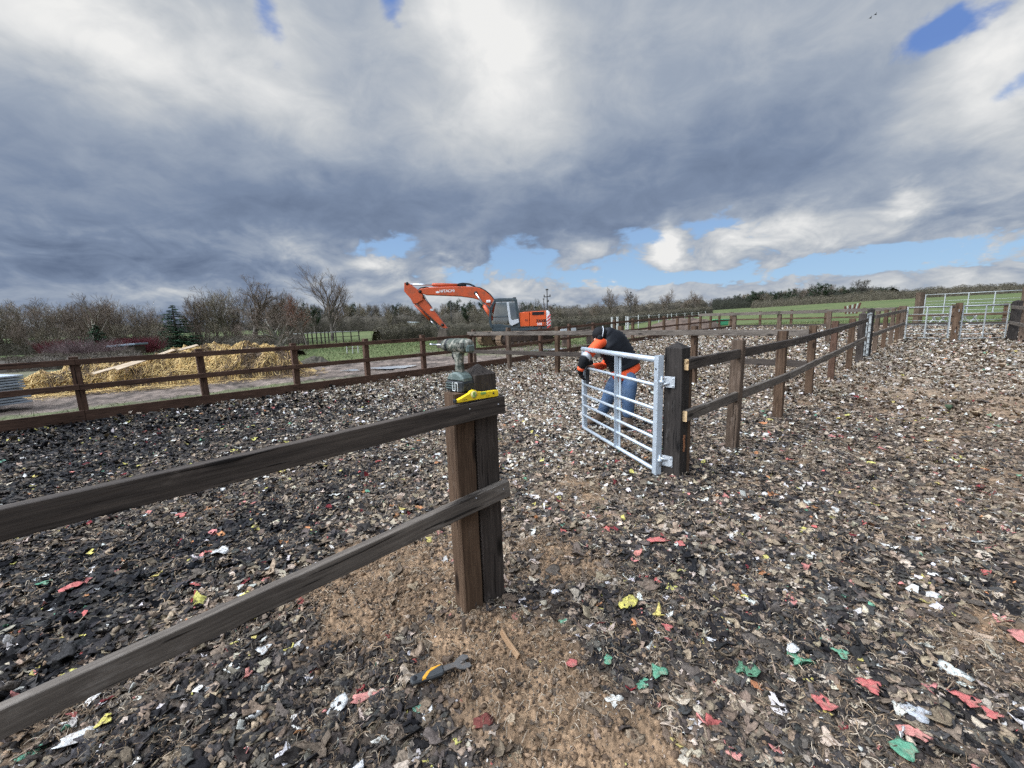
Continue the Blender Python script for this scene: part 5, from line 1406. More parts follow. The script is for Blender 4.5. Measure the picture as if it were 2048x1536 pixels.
# ------------------------------------------------------------------ the larger loose scraps that stand out of the shred
SCC = {'red': (.48, .13, .115), 'pink': (.54, .22, .185), 'green': (.11, .29, .18), 'yellow': (.58, .50, .12), 'white': (.60, .59, .56), 'grey': (.42, .43, .44), 'tan': (.40, .31, .21)}
SM = {k: pm('scrap_' + k, c, .85, 0, .3, scale=45, bmp=.5, bscale=160, dirt=(.20, .14, .10), dirt_amt=.44, dscale=28) for k, c in SCC.items()}
scr = [(1257, 1210, 38, 36, 'yellow', 'largest bright yellow scrap, lying on mud right of the double post'),
 (1317, 1351, 44, 30, 'green', 'larger of two touching green scraps below the yellow one'),
 (1287, 1377, 30, 26, 'green', 'smaller, duller of two touching green scraps below the yellow one'),
 (1739, 1379, 50, 38, 'red', 'jagged coral-red scrap with two points, between two other red scraps'),
 (1644, 1411, 42, 34, 'red', 'oblong faded red scrap lying left of the jagged coral-red one'),
 (1931, 1411, 44, 34, 'red', 'ragged red scrap near the edge of the picture beside a small red one'),
 (1984, 1437, 34, 20, 'red', 'small flat red scrap just beyond the ragged red one'),
 (1804, 1504, 52, 34, 'green', 'bright green oblong scrap lowest in the picture'),
 (1827, 1474, 60, 24, 'pink', 'long faded pink scrap right above the bright green one'),
 (1831, 1428, 66, 32, 'grey', 'large mottled grey-white scrap above the faded pink one'),
 (1681, 1316, 30, 22, 'green', 'narrow dark green scrap on black shred above the coral-red one'),
 (1586, 1305, 30, 20, 'white', 'clean white folded scrap left of the narrow dark green one'),
 (1334, 1256, 22, 18, 'red', 'small triangular red scrap below and beyond the bright yellow one'),
 (1144, 1333, 26, 18, 'red', 'small crumpled red scrap alone on bare sand'),
 (1216, 1326, 22, 20, 'green', 'small green scrap between bare sand and the two touching green ones'),
 (2040, 1284, 36, 30, 'pink', 'pink scrap half out of the picture on the sandy strip'),
 (1470, 1518, 36, 16, 'pink', 'flat pink scrap at the bottom between sand and black shred'),
 (735, 1396, 78, 18, 'pink', 'long narrow pink strip lying near the wrench handle'),
 (153, 1482, 72, 22, 'white', 'longest white scrap, pointing away in the bottom corner below the rails'),
 (443, 1107, 34, 24, 'white', 'bright white scrap on the blackest patch between the two rails'),
 (144, 1176, 30, 18, 'red', 'coral scrap between the two rails next to a green one'),
 (91, 1164, 24, 18, 'green', 'green scrap between the two rails next to a coral one'),
 (364, 1032, 22, 12, 'red', 'small deep red scrap close under the top rail'),
 (211, 1447, 26, 22, 'yellow', 'yellow scrap below the lower rail near the long white one'),
 (529, 1303, 32, 20, 'white', 'white printed-looking scrap below the middle of the lower rail'),
 (561, 946, 22, 12, 'yellow', 'yellow scrap seen just under the top rail near the double post'),
 (505, 1246, 18, 8, 'yellow', 'little yellow scrap right below the lower rail'),
 (1316, 1083, 52, 12, 'red', 'long flat red scrap on the open ground before the gate'),
 (1360, 1092, 22, 14, 'red', 'short red scrap at the end of the long flat red one')]
for i, (px, py, wpx, hpx, cn, lab) in enumerate(scr):
    g = gt(px, py); D = (g - CAM).dot(cF); wm = wpx * D / FPX / 2
    v = ray(px, py).normalized(); hm = min(wm * 1.5, hpx * D / FPX / 2 / max(.25, -v.z)) 
    r = np.random.default_rng(900 + i)
    P, f = thicken(*flake_template(16, 4, 700 + i, .09, 1.0, .10), .05)
    nrm = np.abs(P[:, :2]).max(0); P[:, 0] *= wm / nrm[0]; P[:, 1] *= hm / nrm[1]; P[:, 2] *= (wm + hm) / 2 * .8
    a = r.uniform(-.35, .35) + (-.25 if wpx > 1.8 * hpx else 0) * (1 if px > 1000 else -2.4)
    ca, sa = math.cos(a), math.sin(a); P[:, :2] = P[:, :2] @ np.array([[ca, sa], [-sa, ca]])
    P[:, 2] += -P[:, 1] * .12
    hz = float(np.max(arena_z(g.x + P[:, 0], g.y + P[:, 1])))
    o = np_mesh('carpet_scrap', P, f, SM[cn]); o.location = (g.x, g.y, hz + .012); tag(o, lab, 'scrap', 'larger coloured scraps lying on the shred')
# ------------------------------------------------------------------ straw heap, planks, soil and small things beyond the fence
def lerp2(pts, x):
    xs = [p[0] for p in pts]; return np.interp(x, xs, [p[1] for p in pts])
hA = Vector((-13.6, 10.9)); hB = Vector((-7.25, 14.35)); hd_ = (hB - hA); HL = hd_.length; hd_ = hd_ / HL; hn_ = Vector((-hd_.y, hd_.x))
crest = [(0, .0), (.35, .42), (1.2, .62), (2.2, .60), (2.8, .66), (3.2, .82), (4.2, .97), (5.2, 1.0), (6.2, .88), (6.8, .62), (7.3, .0)]
deep = [(0, .6), (1.0, 2.2), (2.4, 2.8), (3.4, 5.5), (5, 6.2), (6.2, 5.6), (7.0, 3.6), (7.3, 1.5)]
def heap_h(s, t):
    c = lerp2(crest, s + .25 * fbm(s * .9, t * .9, 2)); d = lerp2(deep, s)
    q = t / d
    f = np.where((q > 0) & (q < 1), np.sin(np.pi * np.clip(q, 0, 1) ** .62) ** .62, 0)
    lump = .27 * fbm(s * 1.7 + 4, t * 1.7, 3) + .27 * np.abs(fbm(s * 3.6, t * 3.6 + 8, 3))
    return c * f * .90 + lump * np.minimum(1, f * 1.6) * np.minimum(1, c * 2) - .06
ns_, nt_ = 230, 170
S_, T_ = np.meshgrid(np.linspace(-.1, 8.0, ns_), np.linspace(-.1, 6.4, nt_), indexing='ij')
H_ = heap_h(S_, T_)
Xh = hA.x + hd_.x * S_ + hn_.x * T_; Yh = hA.y + hd_.y * S_ + hn_.y * T_
Zh = terr(Xh, Yh) + H_ + .03 * fbm(S_ * 11, T_ * 11, 3)
Vh = np.stack([Xh.ravel(), Yh.ravel(), Zh.ravel()], 1)
ii = (np.arange(ns_ - 1)[:, None] * nt_ + np.arange(nt_ - 1)[None]).ravel()
Fh = np.stack([ii, ii + nt_, ii + nt_ + 1, ii + 1], 1)
st_ = [np.array(q) for q in ((.62, .415, .150), (.54, .345, .115), (.70, .50, .21), (.33, .205, .085), (.13, .085, .048))]
def heap_col(s, t, nr, n):
    k = fbm(s * 1.3 + 2, t * 1.3, 3) + .30 * (s > 5.4) * sstep(2.4, .4, t) + nr.normal(0, .22, n)
    i = np.where(k > .27, 4, np.where(k > .07, 3, nr.integers(0, 3, n)))
    return np.stack(st_)[i] * nr.uniform(.75, 1.2, (n, 1))
nr = np.random.default_rng(77)
Ch = heap_col(S_.ravel(), T_.ravel(), nr, S_.size) * .55
strawm = colmat('straw', rough=.7, var=.25, scale=50, bstr=.5, bscale=70)
n = 52000
s0 = nr.uniform(0, 7.3, n); t0 = nr.uniform(0, 1, n) ** 1.25 * lerp2(deep, s0)
ok = heap_h(s0, t0) > -.03; s0, t0 = s0[ok], t0[ok]; n = len(s0)
aa = nr.normal(.25, .75, n) + (nr.random(n) < .25) * 1.5; Ls = nr.uniform(.10, .34, n); SEG = 4; wv_ = nr.uniform(.0035, .010, n)
Vs = np.zeros((n, SEG, 2, 3)); cs = nr.normal(0, .5, n); lift0 = nr.uniform(.0, .055, n); tip = nr.uniform(-.03, .05, n)
for k in range(SEG):
    q = k / (SEG - 1); a_ = aa + cs * q
    s1 = s0 + np.cos(a_) * Ls * q; t1 = t0 + np.sin(a_) * Ls * q
    z1 = heap_h(s1, t1) + .02 + lift0 + tip * q * q
    for e, sg in ((0, -1), (1, 1)):
        s2 = s1 - np.sin(a_) * wv_ * sg; t2 = t1 + np.cos(a_) * wv_ * sg
        X = hA.x + hd_.x * s2 + hn_.x * t2; Y = hA.y + hd_.y * s2 + hn_.y * t2
        Vs[:, k, e, 0] = X; Vs[:, k, e, 1] = Y; Vs[:, k, e, 2] = terr(X, Y) + z1 + .004 * sg
fl = []
for k in range(SEG - 1): fl.append((2 * k, 2 * k + 1, 2 * k + 3, 2 * k + 2))
Fs = (np.array(fl)[None] + (np.arange(n) * SEG * 2)[:, None, None]).reshape(-1, 4)
Cs = np.repeat(heap_col(s0, t0, nr, n), SEG * 2, 0)
# loose straw strewn round the foot of the heap
n2 = 2600; s_b = nr.uniform(-.2, 7.6, n2); t_b = -np.abs(nr.normal(0, .55, n2)); a_b = nr.uniform(0, 6.28, n2); l_b = nr.uniform(.06, .22, n2); w_b = nr.uniform(.003, .007, n2)
Vb = np.zeros((n2, 4, 3))
for q_, (e0, e1) in enumerate(((-1, -1), (1, -1), (1, 1), (-1, 1))):
    s2 = s_b + np.cos(a_b) * l_b * e0 - np.sin(a_b) * w_b * e1; t2 = t_b + np.sin(a_b) * l_b * e0 + np.cos(a_b) * w_b * e1
    X = hA.x + hd_.x * s2 + hn_.x * t2; Y = hA.y + hd_.y * s2 + hn_.y * t2; Vb[:, q_, 0] = X; Vb[:, q_, 1] = Y; Vb[:, q_, 2] = terr(X, Y) - .02 + .05 * fbm(X * 3, Y * 3, 4) + .02
Fb = np.arange(n2 * 4).reshape(-1, 4); Cb = np.repeat(heap_col(s_b, t_b, nr, n2), 4, 0)
nV = len(Vh) + Vs.size // 3
Vh2 = np.vstack([Vh, Vs.reshape(-1, 3), Vb.reshape(-1, 3)])
heap = np_mesh('straw_heap', Vh2, np.vstack([Fh, Fs + len(Vh), Fb + nV]), strawm, np.vstack([Ch, Cs, Cb]))
tag(heap, 'long golden heap of straw and manure lying beyond the red-brown fence', 'straw heap')
del Vs, Fs, Cs, Vh, Fh, Ch

M_PLANK = wood('pale_plank', (.34, .24, .15), (.60, .47, .33), bstr=.2)
def heapz(p):
    d = Vector((p.x, p.y)) - hA; s = d.dot(hd_); t = d.dot(hn_)
    return tz(p.x, p.y) + max(0, float(heap_h(np.array(s), np.array(t))))
for lab, (x0, y0, x1, y1), (u0, u1) in (('longer pale plank leaning up the straw heap', (190, 768, 398, 708), (11.6, 14.2)), ('shorter pale plank lying under the longer one on the straw heap', (238, 764, 352, 722), (11.9, 13.4))):
    a = PY(x0, y0, u0); b = PY(x1, y1, u1)
    rise = max(heapz(a.lerp(b, k / 24)) + .05 - (a.z + (b.z - a.z) * k / 24) for k in range(25)); rise = max(0, rise) if rise < .6 else .6
    a.z += rise; b.z += rise
    mb = MB(); mb.board(a, b, .13, .03, up=(.2, -.5, 1), bev=.004, seg=3, wob=.01); o = mb.build('plank', [M_PLANK], None, tuple(a)); tag(o, lab, 'plank')
# stack of pale sheets at the edge of the frame
M_SHEET = pm('pale_grey_sheet', (.38, .42, .46), .6, 0, .25, scale=4, bmp=.1, dirt=(.22, .22, .21), dirt_amt=.3)
bs = thing('sheet_stack', 'knee-high stack of pale blue-grey sheets behind the boundary fence beside the straw', 'stack', (-10.6, 8.3, 0))
c0 = PY(42, 838, 8.2); c0.z = 0
for k in range(11):
    z0 = .03 + .058 * k; jx = RNG.uniform(-.05, .02)
    mb = MB(); mb.box(Vector((c0.x - 2.05 + jx, c0.y + .62 + RNG.uniform(-.05, .05), z0 + .02)), (2.4, 1.2, .04), bev=.006, rot=Matrix.Rotation(-.30 + RNG.uniform(-.02, .02), 3, 'Z')); mb.build('sheet', M_SHEET, bs)
    if k % 3 == 2:
        pass
# puddles
pud, pnt, pb2 = _nt('puddle_water'); pb2.inputs['Base Color'].default_value = (.10, .085, .07, 1); pb2.inputs['Roughness'].default_value = .04; pb2.inputs['Specular IOR Level'].default_value = .9
pb2.inputs['Metallic'].default_value = .55; pb2.inputs['Base Color'].default_value = (.62, .60, .57, 1)
def puddle(px, py, rx, ry, seed):
    g = gt(px, py); r = random.Random(seed); vs = []; n = 40
    ph = [r.uniform(0, 6) for _ in range(4)]
    for i in range(n):
        a = 2 * math.pi * i / n; k = 1 + .22 * math.sin(2 * a + ph[0]) + .16 * math.sin(3 * a + ph[1]) + .12 * math.sin(5 * a + ph[2]) + .08 * math.sin(8 * a + ph[3])
        vs.append((rx * k * math.cos(a), ry * k * math.sin(a), 0))
    me = bpy.data.meshes.new('puddle'); me.from_pydata(vs, [], [tuple(range(n))]); me.materials.append(pud)
    o = bpy.data.objects.new('puddle', me); COL.objects.link(o); o.location = (g.x, g.y, g.z + .012); tag(o, kind='structure')
puddle(788, 735, .62, .55, 1); puddle(1112, 699, .9, .7, 3); puddle(700, 741, .35, .25, 5)
# soil heap behind the fence
def mound(name, label, cat, c, rx, ry, h, mat_, seed, col, nse=.3, res=60):
    X, Y = np.meshgrid(np.linspace(-1.15, 1.15, res), np.linspace(-1.15, 1.15, res), indexing='ij')
    r = np.hypot(X, Y) + .16 * fbm(X * 2 + seed, Y * 2, 3)
    z = h * np.clip(1 - r ** 1.6, 0, 1) ** .8 + h * nse * fbm(X * 5 + seed, Y * 5, 4) * np.clip(1.1 - r, 0, 1) - .03
    wx, wy = c.x + X * rx, c.y + Y * ry
    V = np.stack([wx.ravel(), wy.ravel(), (terr(wx, wy) + z).ravel()], 1)
    i_ = (np.arange(res - 1)[:, None] * res + np.arange(res - 1)[None]).ravel()
    F = np.stack([i_, i_ + res, i_ + res + 1, i_ + 1], 1)
    cl_ = np.array(col) * (1 + .6 * fbm(X * 9, Y * 9, 3).ravel()[:, None])
    o = np_mesh(name, V, F, mat_, np.clip(cl_, .01, 1), smooth=True); tag(o, label, cat); return o
soilm = colmat('soil_clods', rough=.95, var=.4, scale=8, bstr=.9, bscale=14)
mound('soil_heap', 'long low heap of brown soil on the grass behind the boundary fence', 'soil heap', dirat(1352, 31), 3.6, 1.9, 1.05, soilm, 3, (.115, .082, .062))
mound('debris_heap', 'small dark heap of hedge cuttings on the grass past the straw heap', 'heap', PY(628, 712, 17.5), .75, .5, .35, soilm, 8, (.075, .065, .048), .6, 40)
# grading beam lying between fence and excavator
ga_ = dirat(1122, 21.5); gb_ = dirat(1188, 22.3)
gbm = thing('grading_beam', 'long dark steel levelling beam with a hoop lying behind the boundary fence', 'attachment', tuple(ga_))
mb = MB(); mb.board(ga_ + Vector((0, 0, .62)), gb_ + Vector((0, 0, .66)), .3, .26, bev=.03); mb.build('beam', M_UND, gbm)
mb = MB(); mb.board(ga_ + Vector((-.05, -.2, .80)), ga_.lerp(gb_, .42) + Vector((0, -.2, .83)), .05, .22, bev=.01); mb.build('side_plate', M_TRIM, gbm)
mb = MB(); mb.board(ga_.lerp(gb_, .3) + Vector((0, .1, .86)), gb_ + Vector((0, .1, .95)), .25, .14, bev=.02); mb.build('rusty_bar', M_BKT, gbm)
mb = MB(); q = gb_ + Vector((-.25, -.2, .8)); mb.tube([q + Vector((.28 * math.cos(a), 0, .34 * math.sin(a))) for a in [math.pi * k / 10 for k in range(11)]], .025, 6); mb.build('hoop', M_BLK, gbm)
for k, f in enumerate((.12, .88)):
    q = ga_.lerp(gb_, f); mb = MB(); mb.box(q + Vector((0, 0, .25)), (.35, .5, .56), bev=.03); mb.build('support_block', M_UND, gbm)
# tape fence of slim pale posts in the field
M_PALEP = pm('pale_post', (.42, .42, .39), .6, 0, .1, bmp=0)
pf = [(1252, 632, 33), (1277, 630, 36), (1298, 629, 39), (1318, 628, 43), (1335, 628, 47), (1343, 627, 50), (1353, 627, 54), (1370, 625.5, 59), (1384, 624.5, 65), (1397, 624, 71), (1411, 622, 77)]
tfp = [dirat(px, Y) for px, ty, Y in pf]
tf = thing('tape_fence', 'electric tape fence on slim pale posts crossing the green field before the hedge', 'fence', tuple(tfp[0]))
for g, (px, ty, Y) in zip(tfp, pf):
    h = top_at(px, ty, g); mb = MB(); mb.board(g - EZ * .2, g + EZ * h, .07, .07, bev=.01); mb.build('post', M_PALEP, tf)
for q in (.93, .6):
    mb = MB(); mb.tube([g + EZ * (top_at(px, ty, g) * q) for g, (px, ty, Y) in zip(tfp, pf)], .012, 4); mb.build('tape', M_PALEP, tf)
for i, (px, ty, Y) in enumerate(((1224, 634, 31.5), (1235, 633.5, 31), (1256, 633, 31.5))):
    g = dirat(px, Y); h = top_at(px, ty, g)
    mb = MB(); mb.board(g - EZ * .2, g + EZ * h, .14, .14, bev=.02); o = mb.build('marker_post', M_PALEP, None, tuple(g))
    tag(o, ('slanting white post, first of three thick ones by the tape fence', 'thick white post with a dark notch, middle of three by the tape fence', 'thick white post where the tape fence begins')[i], 'post')
# field rails on the other side
fa = [dirat(px, Y) for px, Y in ((582, 36), (604, 36.6), (622, 37.2), (640, 37.8), (655, 38.4), (684, 39), (716, 40))]
ff = thing('field_fence', 'low dark-post fence with a white rail in the meadow past the straw heap', 'fence', tuple(fa[0]))
for k in range(len(fa) * 2 - 1):
    g = fa[k // 2] if k % 2 == 0 else fa[k // 2].lerp(fa[k // 2 + 1], .5)
    mb = MB(); mb.board(g - EZ * .2, g + EZ * 1.05, .09, .09, bev=.01); mb.build('post', W_DARK, ff)
mb = MB(); mb.tube([g + EZ * 1.0 for g in fa], .035, 6); mb.build('rail', M_PALEP, ff)
mb = MB(); mb.tube([g + EZ * .55 for g in fa], .03, 6); mb.build('rail', W_DARK, ff)
# white hurdle and tree guards
q = dirat(700, 24.5)
hu = thing('hurdle', 'small white wooden hurdle standing on the grass behind the boundary fence', 'hurdle', tuple(q))
for x in (-.32, .02, .34):
    mb = MB(); mb.board(q + Vector((x, 0, -.05)), q + Vector((x + .02, 0, .55)), .05, .05, bev=.005); mb.build('upright', M_PALEP, hu)
for z in (.22, .46):
    mb = MB(); mb.board(q + Vector((-.4, 0, z)), q + Vector((.42, 0, z + .03)), .03, .06, bev=.005); mb.build('bar', W_GREY, hu)
# horse jump wing with red and white boards
jg = dirat(1703, 47)
jm = thing('jump_wing', 'red and white striped horse jump wing standing in the green field', 'horse jump', tuple(jg))
M_JR = pm('faded_red_paint', (.12, .035, .03), .6, 0, .2, bmp=0)
for k in range(7):
    x = -.75 + .25 * k; h = .85 + .055 * k
    mb = MB(); mb.board(jg + Vector((x * .8, 0, 0)), jg + Vector((x * 1.15 + .1, 0, h)), .19 if k % 2 == 0 else .11, .05, up=(0, 1, 0), bev=.01); mb.build('board', M_PALEP if k % 2 else M_JR, jm)
mb = MB(); mb.board(jg + Vector((-.85, .06, .5)), jg + Vector((.85, .06, .55)), .05, .12, bev=.01); mb.build('brace', M_JR, jm)
# green trough
tg = dirat(1441, 36); M_GREEN = pm('green_plastic', (.05, .24, .12), .5, 0, .1, bmp=0)
tr_ = thing('water_trough', 'green plastic water trough in the field behind the boundary fence', 'trough', tuple(tg))
mb = MB(); mb.box(tg + Vector((0, 0, .42)), (1.25, .6, .5), bev=.08); mb.build('tub', M_GREEN, tr_)
mb = MB(); mb.box(tg + Vector((0, 0, .69)), (1.36, .7, .06), bev=.02); mb.build('rim', M_GREEN, tr_)
# white cavaletti
for lab, px, Y in (('low white cross-ended pole seen through the nearer wide gate', 1902, 24), ('low white cross-ended pole seen through the wide gate beside the thick black post', 1921, 23.4)):
    q = dirat(px, Y); cv = thing('cavaletti', lab, 'jump pole', tuple(q))
    mb = MB(); mb.tube([q + Vector((-.9, 0, .5)), q + Vector((.9, 0, .5))], .05, 8); mb.build('pole', M_PALEP, cv)
    for x in (-.9, .9):
        for s in (-1, 1):
            mb = MB(); mb.board(q + Vector((x - .25 * s, 0, .1)), q + Vector((x + .25 * s, .04 * s, .6)), .05, .06, bev=.005); mb.build('leg', M_PALEP, cv)
# masts and poles
M_POLE = pm('dark_pole', (.05, .045, .042), .8, 0, .2, bmp=0)
def mast(px, top, Y, label, kind):
    g = dirat(px, Y); h = top_at(px, top, g); k = h / 8
    o = thing('utility_pole', label, 'utility pole', tuple(g))
    mb = MB(); mb.tube([g - EZ * .3, g + EZ * h * .96], [.16 * k, .10 * k], 8); mb.build('pole', M_POLE, o)
    if kind != 2:
        mb = MB(); mb.board(g + Vector((-.7 * k, 0, h * .80)), g + Vector((.7 * k, 0, h * .82)), .16 * k, .16 * k, bev=.02); mb.build('crossarm', M_POLE, o)
        for x in (-.6, .6):
            mb = MB(); mb.tube([g + Vector((x * k, 0, h * .80)), g + Vector((x * k, 0, h * .86))], .11 * k, 8); mb.build('insulator', M_POLE, o)
        mb = MB(); mb.box(g + Vector((.12 * k, 0, h * .70)), (.40 * k, .4 * k, .45 * k), bev=.05); mb.build('junction_box', M_POLE, o)
    mb = MB(); mb.box(g + Vector((0, 0, h * .985)), (.55 * k, .4 * k, .3 * k), bev=.06); mb.build('lamp_head', M_POLE, o)
mast(1095, 578, 62, 'tall dark pole with a crossarm rising behind the excavator counterweight', 0)
mast(903, 601, 75, 'dark pole with an insulated crossarm showing under the excavator boom', 0)
mast(1261, 584, 95, 'slim dark pole standing among the lone bare trees before the hedge', 1)
mast(1088, 597, 70, 'short pole with a round head beside the tall crossarm pole', 2)
# field shed and low roof among the shrubs
sh = dirat(827, 60); M_SHED = pm('beige_shed_wall', (.40, .36, .31), .8, 0, .12, bmp=.05)
so_ = thing('shed', 'small beige field shed in front of the distant wood below the excavator arm', 'shed', tuple(sh))
mb = MB(); mb.box(sh + Vector((0, 0, .75)), (1.2, 1.2, 1.7), bev=.02); mb.build('wall', M_SHED, so_)
mb = MB(); mb.box(sh + Vector((0, 0, 1.64)), (1.4, 1.4, .10), bev=.02, rot=Matrix.Rotation(.06, 3, 'Y')); mb.build('roof', M_TRIM, so_)
lr = PY(255, 690, 27); M_ROOF = pm('blue_grey_roof', (.16, .20, .24), .6, 0, .15, bmp=.05)
lo_ = thing('low_shelter', 'low blue-grey roofed shelter among the dark red shrubs', 'shelter', (lr.x, lr.y, tz(lr.x, lr.y)))
mb = MB(); mb.box(lr + Vector((0, 0, .0)), (1.9, 1.0, .12), bev=.02, rot=Matrix.Rotation(-.06, 3, 'Y')); mb.build('roof', M_ROOF, lo_)
mb = MB(); mb.box(Vector((lr.x, lr.y, lr.z / 2)), (1.6, .8, lr.z - .16), bev=.02); mb.build('wall', M_UND, lo_)
fr = dirat(1316, 210); fr2 = thing('farm_shed', 'long pale roof of a far farm building beyond the hedge', 'building', tuple(fr))
mb = MB(); mb.box(fr + Vector((0, 0, .8)), (7, 6, 1.6), bev=.05); mb.build('wall', M_SHED, fr2)
mb = MB(); mb.prism([(-3.4, 0), (3.4, 0), (0, 1.1)], fr + Vector((0, 0, 1.59)), (0, 1, 0), (0, 0, 1), 7.6, 0); mb.build('roof', M_TRIM, fr2)
# two birds
for lab, px, py in (('lower of two tiny dark birds high in the cloud', 1741, 36), ('upper of two tiny dark birds high in the cloud', 1751, 29)):
    q = atd(px, py, 70); mb = MB(); mb.ell(q, (.22, .07, .07), nu=8, nv=6)
    o = thing('bird', lab, 'bird', tuple(q)); bo = mb.build('body', M_BLK, o)
    mb = MB()
    for s in (-1, 1):
        mb.add([q + Vector((.08, 0, .03)), q + Vector((-.08, 0, .03)), q + Vector((-.05, .28 * s, .16)), q + Vector((-.10, .52 * s, .06)), q + Vector((.0, .30 * s, .17))], [(0, 1, 2, 4), (2, 3, 4)])
    mb.build('wings', M_BLK, o)
# ------------------------------------------------------------------ bare trees, conifer, shrubs, hedges
M_BARK = pm('grey_bark', (.120, .100, .080), .9, 0, .35, scale=3, bmp=.4, bscale=12)
M_BARKP = pm('pale_lichen_bark', (.17, .155, .12), .9, 0, .3, scale=3, bmp=.4, bscale=12)
M_TWIG = pm('brown_twigs', (.150, .112, .084), .9, 0, .3, scale=1.0, bmp=0)
M_TWIGO = pm('olive_twigs', (.160, .132, .088), .9, 0, .35, scale=.8, bmp=0)
M_TWIGR = pm('russet_leaves', (.17, .085, .055), .9, 0, .35, scale=2, bmp=0)
M_TWIGD = pm('dark_twigs', (.085, .076, .060), .9, 0, .3, scale=.6, bmp=0)
M_DOG = pm('crimson_stems', (.115, .018, .026), .8, 0, .3, scale=2, bmp=0)
M_PINK = pm('pinkish_grey_stems', (.17, .12, .115), .85, 0, .3, scale=2, bmp=0)
M_CON = pm('conifer_needles', (.020, .055, .022), .9, 0, .5, scale=2.5, bmp=0)
M_IVY = pm('ivy_leaves', (.022, .036, .014), .8, 0, .5, scale=1.5, bmp=0)

def twist(d, r, a):
    ax = Vector((r.gauss(0, 1), r.gauss(0, 1), r.gauss(0, 1)))
    ax = ax - d * ax.dot(d)
    if ax.length < 1e-6: return d.copy()
    return (Matrix.Rotation(a, 3, ax.normalized()) @ d).normalized()
class Twigs:
    """thin three-sided twigs collected in flat arrays"""
    def __init__(self): self.v = []; self.f = []
    def seg(self, a, b, ra, rb):
        d = (b - a); L_ = d.length
        if L_ < 1e-6: return
        d /= L_; s = d.cross(Vector((.31, .17, .93)));
        s = s.normalized() if s.length > 1e-3 else Vector((1, 0, 0)); t = d.cross(s)
        k = len(self.v)
        for p, r in ((a, ra), (b, rb)):
            for c, sn in ((1, 0), (-.5, .866), (-.5, -.866)):
                q = p + (s * c + t * sn) * r; self.v.append((q.x, q.y, q.z))
        for i in range(3):
            j = (i + 1) % 3; self.f.append((k + i, k + j, k + 3 + j, k + 3 + i))
def make_tree(h, seed, stems=1, lean=.12, spread=.55, levels=4, kids=(6, 5, 5, 4), up=.25, trunk=.02, first=.3, droop=0., tw=.004, fr=.62):
    r = random.Random(seed); big = MB(); tw_ = Twigs()
    def grow(p, d, ln, rad, lv):
        n = 5 if lv == 0 else (4 if lv < 3 else 3)
        pts = [p.copy()]; q = p.copy(); dd = d.copy()
        for i in range(n):
            dd = twist(dd, r, r.gauss(0, .10 + .05 * lv)); dd = (dd + Vector((0, 0, up * (.35 if lv else .2) - droop * lv * .1))).normalized()
            q = q + dd * (ln / n); pts.append(q.copy())
        rads = [max(tw * .6, rad * (1 - .62 * i / n)) for i in range(n + 1)]
        if lv <= 1: big.tube(pts, rads, 6 if lv == 0 else 5, 0, caps=False)
        else:
            for i in range(n): tw_.seg(pts[i], pts[i + 1], rads[i], rads[i + 1])
        if lv >= levels: return
        k = kids[lv]; k = max(2, int(k + r.uniform(-1, 1.5)))
        for c in range(k):
            t = (first if lv == 0 else .18) + (1 - (first if lv == 0 else .18)) * (c + r.uniform(.2, .9)) / k
            t = min(.99, t); i = min(n - 1, int(t * n)); f = t * n - i
            bp = pts[i].lerp(pts[i + 1], f); bd = (pts[i + 1] - pts[i]).normalized()
            nd_ = twist(bd, r, spread * r.uniform(.7, 1.35))
            grow(bp, nd_, ln * fr * r.uniform(.7, 1.2) * (1.15 - .45 * t), max(tw, rads[i] * .58), lv + 1)
    for s in range(stems):
        a = r.uniform(0, 6.28); d = Vector((math.cos(a) * lean * (1.8 if stems > 1 else 1), math.sin(a) * lean * (1.8 if stems > 1 else 1), 1)).normalized()
        grow(Vector((r.uniform(-.1, .1) * (stems > 1), r.uniform(-.1, .1) * (stems > 1), -.15)), d, h * .55 * r.uniform(.85, 1.1), h * trunk / (stems ** .4), 0)
    zm = max([v[2] for v in tw_.v] + [v.z for v in big.v]); k = h / zm
    for v in big.v: v *= k
    V = np.array(tw_.v) * k; F = np.array(tw_.f)
    return big, V, F
def tree_thing(name, label, big, V, F, bark, twig, group=None, extra=None):
    o = thing(name, label, 'tree', (0, 0, 0), 0, group)
    big.build('trunk', bark, o); c = np_mesh('crown', V, F, twig, None, parent=o)
    if extra is not None:
        pass
    return o
def leaf_cloud(V, F, nr, n, size, keep=1.0):
    """small leaf faces set at twig ends"""
    pts = V[nr.integers(0, len(V), n)] + nr.normal(0, size * .8, (n, 3))
    d1 = nr.normal(0, 1, (n, 3)); d1 /= np.linalg.norm(d1, axis=1)[:, None]; d2 = np.cross(d1, nr.normal(0, 1, (n, 3))); d2 /= np.linalg.norm(d2, axis=1)[:, None]
    s = nr.uniform(.6, 1.3, (n, 1)) * size
    Q = np.stack([pts + d1 * s, pts + d2 * s * .6, pts - d1 * s, pts - d2 * s * .6], 1).reshape(-1, 3)
    return Q, np.arange(n * 4).reshape(-1, 4)
PROTO = {}
def proto(key, label, group, bark, twig, leaves=None, name='bare_tree', **kw):
    b, V, F = make_tree(**kw)
    if leaves:
        Q, G = leaf_cloud(V, F, np.random.default_rng(kw['seed']), leaves[0], leaves[1]); F = np.vstack([F, G + len(V)]); V = np.vstack([V, Q])
    o = tree_thing(name, label, b, V, F, bark, twig, group); PROTO[key] = [o, False, kw['h']]
    return o
